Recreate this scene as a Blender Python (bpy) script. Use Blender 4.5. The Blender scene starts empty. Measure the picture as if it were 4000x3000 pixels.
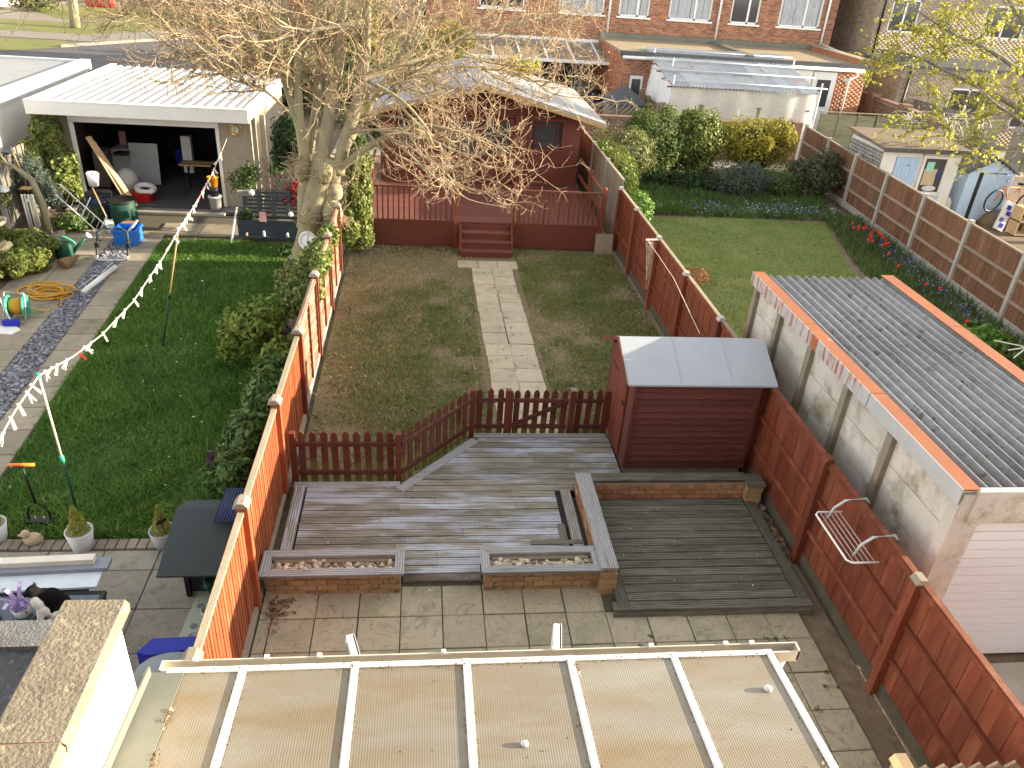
import bpy, math, random
import numpy as np
from mathutils import Vector, Matrix, Euler
R = math.radians
random.seed(7); rng = np.random.default_rng(11)
scn = bpy.context.scene
COL = scn.collection
# ------------------------------------------------------------------ camera
TH, RO, YA = R(29.62), R(4.30), R(7.55)
fw = Vector((math.sin(YA)*math.cos(TH), math.cos(YA)*math.cos(TH), -math.sin(TH)))
rt = Vector((math.cos(YA), -math.sin(YA), 0)); up = rt.cross(fw)
rt2 = rt*math.cos(RO)+up*math.sin(RO); up2 = up*math.cos(RO)-rt*math.sin(RO)
cam = bpy.data.objects.new('camera', bpy.data.cameras.new('camera')); COL.objects.link(cam)
cam.matrix_world = Matrix(((rt2.x, up2.x, -fw.x, 0), (rt2.y, up2.y, -fw.y, 0), (rt2.z, up2.z, -fw.z, 6.4), (0, 0, 0, 1)))
cam.data.sensor_width = 36; cam.data.lens = 3045/4000*36; cam.data.clip_end = 500; cam.data.clip_start = .05
scn.camera = cam
# ------------------------------------------------------------------ light
SUN_EL, SUN_AZ = R(13.0), R(90)          # azimuth clockwise from +y : the sun stands to the right
w = bpy.data.worlds.new('World'); scn.world = w; w.use_nodes = True
nt = w.node_tree; bg = nt.nodes['Background']
sk = nt.nodes.new('ShaderNodeTexSky'); sk.sky_type = 'NISHITA'; sk.sun_disc = False
sk.sun_elevation = SUN_EL; sk.sun_rotation = SUN_AZ; sk.air_density = 1.0; sk.dust_density = .3; sk.ozone_density = 1.0
hs = nt.nodes.new('ShaderNodeHueSaturation'); hs.inputs['Saturation'].default_value = .16
nt.links.new(sk.outputs[0], hs.inputs['Color']); tn = nt.nodes.new('ShaderNodeMixRGB'); tn.blend_type = 'MULTIPLY'; tn.inputs[0].default_value = 1; tn.inputs[2].default_value = (1.03, 1, .93, 1)
nt.links.new(hs.outputs[0], tn.inputs[1]); nt.links.new(tn.outputs[0], bg.inputs[0])
bg.inputs[1].default_value = .15
sl = bpy.data.lights.new('sun', 'SUN'); sl.energy = 4.5; sl.angle = R(.6); sl.color = (1, .85, .60)
so = bpy.data.objects.new('sun', sl); COL.objects.link(so)
sd = Vector((math.sin(SUN_AZ)*math.cos(SUN_EL), math.cos(SUN_AZ)*math.cos(SUN_EL), math.sin(SUN_EL)))
so.rotation_euler = sd.to_track_quat('Z', 'Y').to_euler(); so.location = sd*60
vs = scn.view_settings; vs.view_transform = 'Standard'; vs.look = 'None'; vs.gamma = 1; vs.exposure = 2.1
vs.use_curve_mapping = False
# ------------------------------------------------------------------ materials
def mat(name, c1, c2=None, scale=4, rough=.85, bump=.15, bscale=60, rand=0., island=0., stretch=(1, 1, 1), spec=.3,
        metal=0., c3=None, s3=1.2, t3=.55, rot=0, alpha=1, trans=0., detail=4, contrast=1., bstretch=None, w3=.06, world=False):
    m = bpy.data.materials.new(name); m.use_nodes = True; t = m.node_tree; N = t.nodes; L = t.links
    b = N['Principled BSDF']; b.inputs['Roughness'].default_value = rough; b.inputs['Metallic'].default_value = metal
    b.inputs['Specular IOR Level'].default_value = spec
    tc = N.new('ShaderNodeTexCoord'); oi = N.new('ShaderNodeObjectInfo')
    mp = N.new('ShaderNodeMapping'); mp.inputs['Scale'].default_value = stretch; mp.inputs['Rotation'].default_value = (0, 0, rot)
    ad = N.new('ShaderNodeVectorMath'); ad.operation = 'ADD'
    ml = N.new('ShaderNodeMath'); ml.operation = 'MULTIPLY'; ml.inputs[1].default_value = 61.3
    L.new(oi.outputs['Random'], ml.inputs[0]); L.new(tc.outputs['Object'], ad.inputs[0]); L.new(ml.outputs[0], ad.inputs[1])
    L.new(ad.outputs[0], mp.inputs[0])
    if world:
        gp_ = N.new('ShaderNodeNewGeometry'); L.new(gp_.outputs['Position'], mp.inputs[0])
    no = N.new('ShaderNodeTexNoise'); no.inputs['Scale'].default_value = scale; no.inputs['Detail'].default_value = detail
    no.inputs['Roughness'].default_value = .6
    L.new(mp.outputs[0], no.inputs['Vector'])
    rp = N.new('ShaderNodeValToRGB'); k = .22/contrast
    rp.color_ramp.elements[0].position = .5-k; rp.color_ramp.elements[1].position = .5+k
    c2 = c2 or tuple(x*.8 for x in c1)
    rp.color_ramp.elements[0].color = (*c1, 1); rp.color_ramp.elements[1].color = (*c2, 1)
    L.new(no.outputs[0], rp.inputs[0]); out = rp.outputs[0]
    if c3:
        n3 = N.new('ShaderNodeTexNoise'); n3.inputs['Scale'].default_value = s3; n3.inputs['Detail'].default_value = 6
        n3.inputs['Roughness'].default_value = .65
        L.new(mp.outputs[0], n3.inputs['Vector'])
        r3 = N.new('ShaderNodeValToRGB'); r3.color_ramp.elements[0].position = t3-w3; r3.color_ramp.elements[1].position = t3+w3
        mx = N.new('ShaderNodeMixRGB'); mx.inputs[2].default_value = (*c3, 1)
        L.new(n3.outputs[0], r3.inputs[0]); L.new(r3.outputs[0], mx.inputs[0]); L.new(out, mx.inputs[1]); out = mx.outputs[0]
    for v, kind in ((rand, 'o'), (island, 'i')):
        if v:
            if kind == 'o': src = oi.outputs['Random']
            else:
                g = N.new('ShaderNodeNewGeometry'); src = g.outputs['Random Per Island']
            mr = N.new('ShaderNodeMapRange'); mr.inputs[3].default_value = 1-v; mr.inputs[4].default_value = 1+v
            L.new(src, mr.inputs[0]); mm = N.new('ShaderNodeMixRGB'); mm.blend_type = 'MULTIPLY'; mm.inputs[0].default_value = 1
            L.new(out, mm.inputs[1]); L.new(mr.outputs[0], mm.inputs[2]); out = mm.outputs[0]
    L.new(out, b.inputs['Base Color'])
    if bump:
        nb = N.new('ShaderNodeTexNoise'); nb.inputs['Scale'].default_value = bscale; nb.inputs['Detail'].default_value = 5
        mb = N.new('ShaderNodeMapping'); mb.inputs['Scale'].default_value = bstretch or stretch
        mb.inputs['Rotation'].default_value = (0, 0, rot)
        L.new(ad.outputs[0], mb.inputs[0]); L.new(mb.outputs[0], nb.inputs['Vector'])
        bp_ = N.new('ShaderNodeBump'); bp_.inputs['Strength'].default_value = min(1, bump*2.5); bp_.inputs['Distance'].default_value = .012
        L.new(nb.outputs[0], bp_.inputs['Height']); L.new(bp_.outputs[0], b.inputs['Normal'])
    if trans:
        tl = N.new('ShaderNodeBsdfTranslucent'); ms = N.new('ShaderNodeMixShader'); ms.inputs[0].default_value = trans
        L.new(out, tl.inputs[0]); L.new(b.outputs[0], ms.inputs[1]); L.new(tl.outputs[0], ms.inputs[2])
        L.new(ms.outputs[0], N['Material Output'].inputs[0])
    if alpha < 1: b.inputs['Alpha'].default_value = alpha
    return m
def ribs(m, axis, freq, strength=.5, dark=.35):
    """fine parallel grooves (decking ribs, corrugation, flutes) as relief and a little grime in the grooves"""
    t = m.node_tree; N = t.nodes; L = t.links; b = N['Principled BSDF']
    tc = N.new('ShaderNodeTexCoord'); wv = N.new('ShaderNodeTexWave'); wv.bands_direction = axis; wv.inputs['Scale'].default_value = freq
    wv.inputs['Distortion'].default_value = .6; wv.inputs['Detail'].default_value = 2; wv.inputs['Detail Scale'].default_value = .6
    L.new(tc.outputs['Object'], wv.inputs['Vector'])
    bp_ = N.new('ShaderNodeBump'); bp_.inputs['Strength'].default_value = strength; bp_.inputs['Distance'].default_value = .006
    L.new(wv.outputs['Fac'], bp_.inputs['Height'])
    if b.inputs['Normal'].links: L.new(b.inputs['Normal'].links[0].from_socket, bp_.inputs['Normal'])
    L.new(bp_.outputs[0], b.inputs['Normal'])
    src = b.inputs['Base Color'].links[0].from_socket
    mr = N.new('ShaderNodeMapRange'); mr.inputs[3].default_value = 1-dark; mr.inputs[4].default_value = 1.05
    L.new(wv.outputs['Fac'], mr.inputs[0])
    mm = N.new('ShaderNodeMixRGB'); mm.blend_type = 'MULTIPLY'; mm.inputs[0].default_value = 1
    L.new(src, mm.inputs[1]); L.new(mr.outputs[0], mm.inputs[2]); L.new(mm.outputs[0], b.inputs['Base Color'])
    return m
def cracks(m, scale=3., dark=.6):
    """riven, cracked stone relief"""
    t = m.node_tree; N = t.nodes; L = t.links; b = N['Principled BSDF']
    tc = N.new('ShaderNodeTexCoord'); oi = N.new('ShaderNodeObjectInfo'); ad = N.new('ShaderNodeVectorMath'); ad.operation = 'ADD'
    ml = N.new('ShaderNodeMath'); ml.operation = 'MULTIPLY'; ml.inputs[1].default_value = 37.7
    L.new(oi.outputs['Random'], ml.inputs[0]); L.new(tc.outputs['Object'], ad.inputs[0]); L.new(ml.outputs[0], ad.inputs[1])
    nz = N.new('ShaderNodeTexNoise'); nz.inputs['Scale'].default_value = scale; nz.inputs['Detail'].default_value = 5; nz.inputs['Distortion'].default_value = 1.2
    L.new(ad.outputs[0], nz.inputs['Vector'])
    # thin contour lines of the noise read as riven edges
    s = N.new('ShaderNodeMath'); s.operation = 'PINGPONG'; s.inputs[1].default_value = .06; L.new(nz.outputs[0], s.inputs[0])
    mr = N.new('ShaderNodeMapRange'); mr.inputs[1].default_value = 0; mr.inputs[2].default_value = .012; mr.inputs[3].default_value = dark; mr.inputs[4].default_value = 1
    L.new(s.outputs[0], mr.inputs[0])
    src = b.inputs['Base Color'].links[0].from_socket
    mm = N.new('ShaderNodeMixRGB'); mm.blend_type = 'MULTIPLY'; mm.inputs[0].default_value = 1
    L.new(src, mm.inputs[1]); L.new(mr.outputs[0], mm.inputs[2]); L.new(mm.outputs[0], b.inputs['Base Color'])
    bp_ = N.new('ShaderNodeBump'); bp_.inputs['Strength'].default_value = .6; bp_.inputs['Distance'].default_value = .03
    L.new(nz.outputs[0], bp_.inputs['Height'])
    if b.inputs['Normal'].links: L.new(b.inputs['Normal'].links[0].from_socket, bp_.inputs['Normal'])
    L.new(bp_.outputs[0], b.inputs['Normal']); return m
MT = {}
def mm_(k, *a, **kw): MT[k] = mat(k, *a, **kw); return MT[k]
mm_('soil', (.13, .095, .065), (.22, .17, .12), scale=7, bump=.5, bscale=40)
mm_('lawn_dry', (.20, .165, .105), (.15, .155, .075), scale=1.7, c3=(.20, .15, .10), s3=2.6, t3=.56, bump=.5, bscale=90, contrast=1.6)
mm_('lawn_green', (.045, .10, .02), (.07, .13, .03), scale=2.5, c3=(.16, .14, .09), s3=1.3, t3=.68, bump=.5, bscale=120)
mm_('lawn_right', (.12, .18, .045), (.20, .22, .07), scale=1.2, bump=.5, bscale=120)
mm_('blade_dry', (.33, .30, .16), (.50, .42, .27), scale=2.2, island=.35, rough=.7, bump=0, trans=.25, contrast=1.5)
mm_('blade_green', (.055, .15, .02), (.11, .22, .04), scale=2, island=.4, rough=.6, bump=0, trans=.25)
mm_('blade_right', (.13, .215, .045), (.27, .29, .085), scale=.9, island=.3, rough=.7, bump=0, trans=.25)
mm_('verge', (.12, .145, .035), (.17, .17, .055), scale=.6, bump=.4, bscale=60)
mm_('asphalt', (.075, .075, .085), (.10, .10, .105), scale=1.2, bump=.2, bscale=120)
mm_('pavement', (.18, .165, .145), (.22, .20, .175), scale=1.3, bump=.2)
mm_('concrete', (.38, .36, .31), (.28, .27, .23), scale=2.5, bump=.3, bscale=50, c3=(.17, .16, .12), s3=3, t3=.62)
mm_('joint_dirt', (.085, .078, .06), (.12, .11, .08), scale=9, bump=.3)
MT['slab'] = cracks(mat('slab', (.39, .345, .25), (.31, .285, .21), scale=3, rand=.10, bump=.25, bscale=30, c3=(.27, .26, .175), s3=2.2, t3=.6), 2.2, .66)
MT['slab_path'] = cracks(mat('slab_path', (.50, .445, .335), (.40, .36, .275), scale=4, rand=.08, bump=.25, bscale=40, c3=(.33, .31, .22), s3=4, t3=.62), 2, .85)
MT['slab_left'] = cracks(mat('slab_left', (.33, .30, .25), (.25, .235, .20), scale=4, rand=.08, bump=.3, bscale=50, c3=(.2, .19, .15), s3=5, t3=.6), 1.8, .72)
mm_('slab_plain', (.33, .28, .215), (.27, .235, .185), scale=4, rand=.14, bump=.25, bscale=80, c3=(.21, .185, .14), s3=3, t3=.6)
mm_('paver', (.29, .235, .185), (.22, .185, .15), scale=6, rand=.2, bump=.3)
mm_('slate', (.17, .17, .21), (.24, .235, .27), scale=3, island=.45, rough=.6, bump=.2)
MT['deck_x'] = ribs(mat('deck_x', (.19, .175, .135), (.36, .345, .295), scale=3, stretch=(.8, 4, 4), rand=.2, bump=.35, bscale=16, c3=(.46, .50, .58), s3=.9, t3=.525, w3=.05, world=True), 'Y', 11, .8, .5)
MT['deck_y'] = ribs(mat('deck_y', (.26, .25, .22), (.36, .36, .34), scale=3, stretch=(9, 1.2, 9), rand=.12, bump=.35, bscale=16, c3=(.42, .45, .51), s3=1.5, t3=.55, w3=.07), 'X', 11, .7, .45)
MT['cap_x'] = ribs(mat('cap_x', (.33, .34, .35), (.42, .44, .47), scale=3, stretch=(1.2, 9, 9), rand=.08, bump=.35, bscale=16, c3=(.27, .25, .22), s3=2, t3=.6), 'Y', 11, .6, .4)
MT['cap_y'] = ribs(mat('cap_y', (.33, .34, .35), (.42, .44, .47), scale=3, stretch=(9, 1.2, 9), rand=.08, bump=.35, bscale=16, c3=(.27, .25, .22), s3=2, t3=.6), 'X', 11, .6, .4)
MT['deck_dark'] = ribs(mat('deck_dark', (.085, .09, .065), (.24, .235, .19), scale=3, stretch=(1.2, 9, 9), rand=.16, bump=.35, bscale=16, c3=(.24, .235, .20), s3=.9, t3=.58, w3=.1, world=True), 'Y', 11, .8, .55)
MT['deck_dark_y'] = ribs(mat('deck_dark_y', (.10, .105, .08), (.16, .155, .13), scale=3, stretch=(9, 1.2, 9), rand=.14, bump=.35, bscale=16, c3=(.22, .22, .19), s3=2, t3=.6, w3=.1), 'X', 11, .7, .5)
mm_('brick_buff', (.43, .30, .165), (.34, .23, .125), scale=7, rand=.20, bump=.3, bscale=80, c3=(.13, .11, .07), s3=5, t3=.63)
mm_('brick_low', (.40, .22, .12), (.30, .145, .085), scale=6, rand=.2, bump=.3, bscale=80, c3=(.42, .33, .20), s3=5, t3=.6)
mm_('brick_far', (.40, .175, .095), (.30, .12, .07), scale=2, island=.34, bump=.2)
mm_('brick_yellow', (.34, .275, .20), (.28, .225, .165), scale=2, island=.22, bump=.2)
mm_('brick_wall', (.26, .155, .11), (.19, .12, .09), scale=3, island=.3, bump=.3)
mm_('brick_grey', (.22, .215, .21), (.17, .17, .168), scale=3, island=.25, bump=.3)
mm_('mortar', (.38, .34, .28), (.30, .27, .22), scale=9, bump=.3)
mm_('red_stain', (.185, .046, .022), (.14, .037, .019), scale=3, rand=.2, bump=.25, bscale=30, stretch=(6, 6, 1), rough=.68, spec=.3, c3=(.24, .085, .045), s3=1.1, t3=.58, w3=.12)
mm_('red_stain_x', (.155, .042, .027), (.12, .034, .024), scale=3, rand=.10, bump=.15, bscale=30, stretch=(1, 6, 6), rough=.6, spec=.4)
mm_('red_picket', (.135, .042, .028), (.095, .033, .023), scale=3, rand=.16, bump=.2, bscale=30, stretch=(6, 6, 1), rough=.7, c3=(.15, .16, .045), s3=.9, t3=.64, w3=.05)
mm_('red_shed', (.125, .036, .029), (.075, .024, .021), scale=3, rand=.2, bump=.2, bscale=25, stretch=(1, 7, 7), rough=.6, spec=.4, c3=(.27, .22, .17), s3=1.6, t3=.7, w3=.03)
mm_('red_house', (.155, .040, .026), (.115, .032, .022), scale=3, rand=.10, bump=.12, stretch=(1, 6, 6), rough=.6)
mm_('red_deck', (.20, .075, .058), (.15, .055, .045), scale=3, rand=.13, bump=.2, stretch=(1, 6, 6), rough=.6, spec=.4)
mm_('orange_stain', (.34, .085, .030), (.25, .062, .025), scale=3, rand=.24, bump=.3, bscale=30, stretch=(6, 6, 1), rough=.7, c3=(.36, .15, .075), s3=1.3, t3=.6, w3=.1)
mm_('lap_faded', (.33, .13, .08), (.24, .075, .05), scale=3, rand=.2, bump=.25, stretch=(6, 1, 6), rough=.75, c3=(.42, .31, .24), s3=2.5, t3=.56, w3=.08)
mm_('brown_fence', (.20, .10, .058), (.145, .075, .045), scale=3, rand=.18, bump=.25, stretch=(7, 7, 1), rough=.75, c3=(.27, .16, .10), s3=2.4, t3=.6)
mm_('weathered', (.36, .29, .215), (.26, .215, .165), scale=4, rand=.12, bump=.25, stretch=(5, 1, 5))
mm_('weathered_z', (.34, .29, .23), (.24, .21, .17), scale=4, rand=.15, bump=.25, stretch=(5, 5, 1))
mm_('fence_grey', (.15, .14, .125), (.21, .19, .165), scale=3, rand=.15, bump=.3, stretch=(6, 6, 1))
mm_('fence_green', (.22, .225, .14), (.27, .25, .185), scale=3, rand=.12, bump=.3, stretch=(1, 6, 6), c3=(.16, .19, .08), s3=2, t3=.58)
mm_('post_conc', (.45, .44, .41), (.36, .35, .32), scale=6, rand=.06, bump=.2)
mm_('panel_conc', (.58, .565, .53), (.48, .47, .435), scale=2, rand=.06, bump=.3, bscale=90, c3=(.24, .225, .15), s3=2.4, t3=.60, w3=.1)
mm_('panel_post', (.27, .25, .20), (.20, .185, .14), scale=9, bump=.4, bscale=60)
mm_('asbestos', (.19, .20, .22), (.28, .29, .305), scale=9, bump=.5, bscale=60, c3=(.10, .10, .095), s3=6, t3=.64)
MT['rust'] = mat('rust', (.32, .115, .05), (.26, .09, .042), scale=2, bump=.1, c3=(.50, .46, .40), s3=1.6, t3=.72, rough=.6)
mm_('galv', (.42, .45, .48), (.50, .53, .56), scale=5, rough=.5, bump=.1, metal=.2)
mm_('tin', (.33, .37, .42), (.43, .46, .50), scale=3, rough=.5, bump=.1, metal=.1, rand=.15, c3=(.40, .27, .18), s3=1.3, t3=.63)
mm_('white_paint', (.78, .78, .77), (.72, .72, .71), scale=3, rough=.5, bump=.05)
mm_('white_upvc', (.80, .80, .80), (.74, .74, .73), scale=2, rough=.32, bump=.0, spec=.5)
mm_('upvc_old', (.58, .55, .48), (.48, .44, .36), scale=3, rough=.4, bump=.03, spec=.5)
mm_('render_white', (.80, .79, .76), (.76, .75, .72), scale=2, bump=.2, bscale=70)
mm_('render_cream', (.62, .61, .58), (.56, .55, .53), scale=1.2, bump=.15, bscale=70)
mm_('felt_grey', (.33, .36, .41), (.37, .40, .45), scale=2, rough=.75, bump=.1, bscale=150, spec=.3)
mm_('felt_roof', (.25, .26, .28), (.30, .30, .31), scale=1.5, rough=.8, bump=.15, bscale=120)
mm_('felt_black', (.055, .058, .066), (.085, .09, .10), scale=6, rough=.7, bump=.9, bscale=26, c3=(.16, .17, .19), s3=22, t3=.6)
mm_('felt_green', (.045, .06, .065), (.06, .075, .08), scale=60, rough=.9, bump=.3, bscale=200)
mm_('felt_brown', (.20, .15, .105), (.15, .12, .09), scale=2, rough=.9, bump=.3)
mm_('gravel_roof', (.33, .27, .19), (.24, .20, .15), scale=7, bump=.6, bscale=60, c3=(.40, .27, .12), s3=3, t3=.57)
mm_('coping', (.24, .205, .155), (.15, .13, .10), scale=6, bump=.6, bscale=45, c3=(.36, .31, .22), s3=14, t3=.63)
mm_('lead', (.13, .135, .115), (.19, .19, .16), scale=2, rough=.6, bump=.03)
mm_('dark', (.02, .02, .022), (.03, .03, .03), rough=.8, bump=0)
mm_('glass_dark', (.045, .05, .055), (.06, .065, .07), scale=1, rough=.06, bump=0, spec=.6)
mm_('glass_blue', (.05, .08, .12), (.06, .09, .14), scale=1, rough=.05, bump=0, spec=.7)
mm_('curtain', (.52, .54, .58), (.26, .28, .32), scale=4, stretch=(8, 1, 1), bump=.2)
mm_('bark', (.35, .30, .205), (.20, .175, .12), scale=5, bump=.6, bscale=14, stretch=(1, 1, .5), c3=(.30, .29, .15), s3=2.4, t3=.58, w3=.12)
mm_('twig', (.40, .30, .19), (.33, .235, .15), scale=2, bump=0, island=.25)
mm_('bark_grey', (.21, .205, .165), (.16, .155, .125), scale=5, bump=.3, bscale=30)
mm_('bud', (.42, .32, .24), (.36, .25, .18), scale=2, bump=0, island=.3)
def leafm(k, a, b, isl=.45, tr=.35, rough=.5): mm_(k, a, b, scale=2.5, island=isl, bump=0, trans=tr, rough=rough)
leafm('leaf_dark', (.028, .06, .022), (.05, .09, .03))
leafm('leaf_mid', (.07, .14, .035), (.12, .18, .05))
leafm('leaf_bright', (.10, .22, .04), (.17, .28, .06))
leafm('leaf_gold', (.26, .24, .03), (.20, .19, .04))
leafm('leaf_olive', (.13, .155, .05), (.18, .19, .06))
leafm('leaf_blue', (.075, .105, .085), (.11, .14, .115))
leafm('leaf_ivy', (.10, .16, .04), (.25, .27, .08))
leafm('leaf_yellow', (.36, .38, .06), (.46, .42, .08), .25, .5)
leafm('leaf_conifer', (.26, .29, .04), (.36, .33, .07))
leafm('leaf_purple', (.10, .055, .08), (.15, .09, .11))
leafm('leaf_dead', (.23, .155, .095), (.31, .22, .14), .4, .1)
leafm('petal_blue', (.13, .17, .50), (.24, .30, .62), .3, .2)
leafm('petal_red', (.60, .03, .02), (.70, .06, .03), .2, .2)
leafm('petal_white', (.70, .70, .66), (.6, .6, .55), .1, .2)
leafm('petal_pink', (.62, .38, .40), (.7, .48, .48), .2, .3)
leafm('lav', (.45, .36, .62), (.30, .20, .48), .2, .3)
mm_('pebble', (.50, .41, .30), (.38, .33, .28), scale=3, island=.4, rough=.6, bump=.05)
mm_('stone', (.27, .24, .20), (.20, .18, .15), scale=5, bump=.5, bscale=20)
mm_('polyc', (.29, .265, .215), (.37, .355, .32), scale=1.3, rough=.32, bump=.04, rand=.10, c3=(.28, .215, .13), s3=1.1, t3=.53, w3=.16, spec=.5, trans=.3, stretch=(.6, 2.2, 1))
ribs(MT['polyc'], 'X', 20, .16, .09)
for k, c, r_ in (('green_plastic', (.012, .07, .045), .45), ('green_bag', (.01, .055, .04), .6), ('teal', (.04, .36, .24), .4), ('blue_box', (.02, .16, .62), .4),
        ('blue_deep', (.015, .03, .42), .4), ('yellow_hose', (.55, .29, .03), .45), ('orange', (.75, .20, .03), .5), ('black_metal', (.018, .018, .02), .45),
        ('grey_paint', (.035, .05, .065), .6), ('pot_white', (.66, .67, .68), .45), ('pot_grey', (.50, .52, .55), .45), ('terracotta', (.40, .17, .09), .8), ('red_plastic', (.45, .015, .012), .4),
        ('light_blue', (.36, .52, .72), .6), ('pale_blue', (.45, .60, .78), .5), ('white_wood', (.68, .68, .66), .6), ('steel', (.55, .57, .60), .35), ('clay', (.50, .37, .26), .7),
        ('orange_wood', (.50, .23, .06), .6), ('wood_new', (.62, .45, .26), .6), ('ply', (.42, .27, .13), .7), ('navy', (.03, .05, .13), .5), ('amber', (.75, .35, .01), .4), ('grey_fabric', (.30, .33, .35), .95), ('rope', (.72, .68, .55), .8), ('wicker', (.20, .125, .065), .9),
        ('cat_black', (.008, .008, .009), .95), ('cat_white', (.72, .70, .66), .8), ('mint', (.30, .62, .52), .5), ('yellow_tool', (.62, .42, .01), .5), ('card', (.50, .40, .27), .9), ('melamine', (.62, .68, .76), .35), ('wood_white', (.70, .66, .57), .6), ('grey_plank', (.24, .27, .32), .6), ('tarp', (.60, .58, .54), .55), ('tarp_white', (.74, .75, .78), .5), ('terr_pink', (.6, .35, .33), .7)):
    mm_(k, c, tuple(x*.85 for x in c), scale=6, rough=r_, bump=.05)
mm_('trim_peel', (.45, .47, .50), (.40, .42, .45), scale=5, stretch=(1, 12, 1.2), c3=(.34, .12, .05), s3=1.3, t3=.52, w3=.03, rough=.6)
mm_('pebbledash', (.42, .36, .28), (.27, .23, .18), scale=45, bump=.6, bscale=45, contrast=1.6)
leafm('leaf_rhodo', (.09, .18, .035), (.27, .32, .06)); leafm('leaf_hedge', (.10, .15, .035), (.23, .25, .06)); leafm('leaf_gold2', (.19, .185, .03), (.36, .31, .04))
leafm('leaf_pier', (.06, .09, .035), (.11, .10, .06)); leafm('leaf_bright2', (.14, .21, .05), (.24, .27, .06)); leafm('leaf_rust', (.20, .075, .035), (.26, .11, .05)); leafm('petal_red2', (.30, .03, .025), (.20, .03, .03))

mm_('blade_mid', (.12, .20, .045), (.24, .27, .09), scale=2, island=.35, rough=.6, bump=0, trans=.25)
mm_('brick_joint', (.17, .145, .11), (.22, .19, .14), scale=9, bump=.3)
mm_('repair', (.11, .10, .085), (.17, .155, .13), scale=4, bump=.3)
mm_('gravel_board', (.11, .10, .075), (.075, .07, .05), scale=5, bump=.4)
def moss(m, z0=.12, z1=.36, col=(.17, .19, .035)):
    """green algae creeping up from the foot of a picket, ragged upper edge"""
    t = m.node_tree; N = t.nodes; L = t.links; b = N['Principled BSDF']; tc = N.new('ShaderNodeTexCoord'); oi = N.new('ShaderNodeObjectInfo')
    sp = N.new('ShaderNodeSeparateXYZ'); L.new(tc.outputs['Object'], sp.inputs[0]); no = N.new('ShaderNodeTexNoise'); no.inputs['Scale'].default_value = 14; L.new(tc.outputs['Object'], no.inputs['Vector'])
    a = N.new('ShaderNodeMath'); a.operation = 'MULTIPLY_ADD'; a.inputs[1].default_value = .16; L.new(no.outputs[0], a.inputs[0]); L.new(sp.outputs[2], a.inputs[2])
    c = N.new('ShaderNodeMath'); c.operation = 'MULTIPLY_ADD'; c.inputs[1].default_value = .3; L.new(oi.outputs['Random'], c.inputs[0]); L.new(a.outputs[0], c.inputs[2])
    r = N.new('ShaderNodeMapRange'); r.inputs[1].default_value = z0+.2; r.inputs[2].default_value = z1+.16; r.inputs[3].default_value = .85; r.inputs[4].default_value = 0; L.new(c.outputs[0], r.inputs[0])
    src = b.inputs['Base Color'].links[0].from_socket; mx = N.new('ShaderNodeMixRGB'); mx.inputs[2].default_value = (*col, 1); L.new(r.outputs[0], mx.inputs[0]); L.new(src, mx.inputs[1]); L.new(mx.outputs[0], b.inputs['Base Color'])
moss(MT['red_picket'])
mm_('moss_dark', (.10, .085, .05), (.16, .12, .07), scale=5, island=.4, bump=0)
leafm('leaf_conf', (.07, .125, .035), (.15, .19, .045)); leafm('petal_blue2', (.22, .26, .50), (.32, .36, .60), .3, .2)
mm_('blade_light', (.11, .22, .03), (.17, .27, .05), scale=2, island=.35, rough=.6, bump=0, trans=.25)
mm_('interior_shade', (.05, .043, .036), (.035, .03, .026), scale=3, bump=.2)  # near-black brown, puts the shade inside the left garage into colour
mm_('roof_white', (.37, .38, .40), (.42, .43, .44), scale=2, rough=.45, bump=.03)
mm_('felt_kerb', (.11, .115, .125), (.19, .19, .19), scale=9, bump=.5, bscale=60, c3=(.12, .12, .12), s3=5, t3=.55)
mm_('mat_pale', (.45, .50, .40), (.40, .46, .38), scale=6, rough=.7, bump=.05)
MT['cat_black'].node_tree.nodes['Principled BSDF'].inputs['Specular IOR Level'].default_value = .12
mm_('door_white', (.70, .745, .79), (.66, .70, .75), scale=2, rough=.4, bump=.02)
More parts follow.
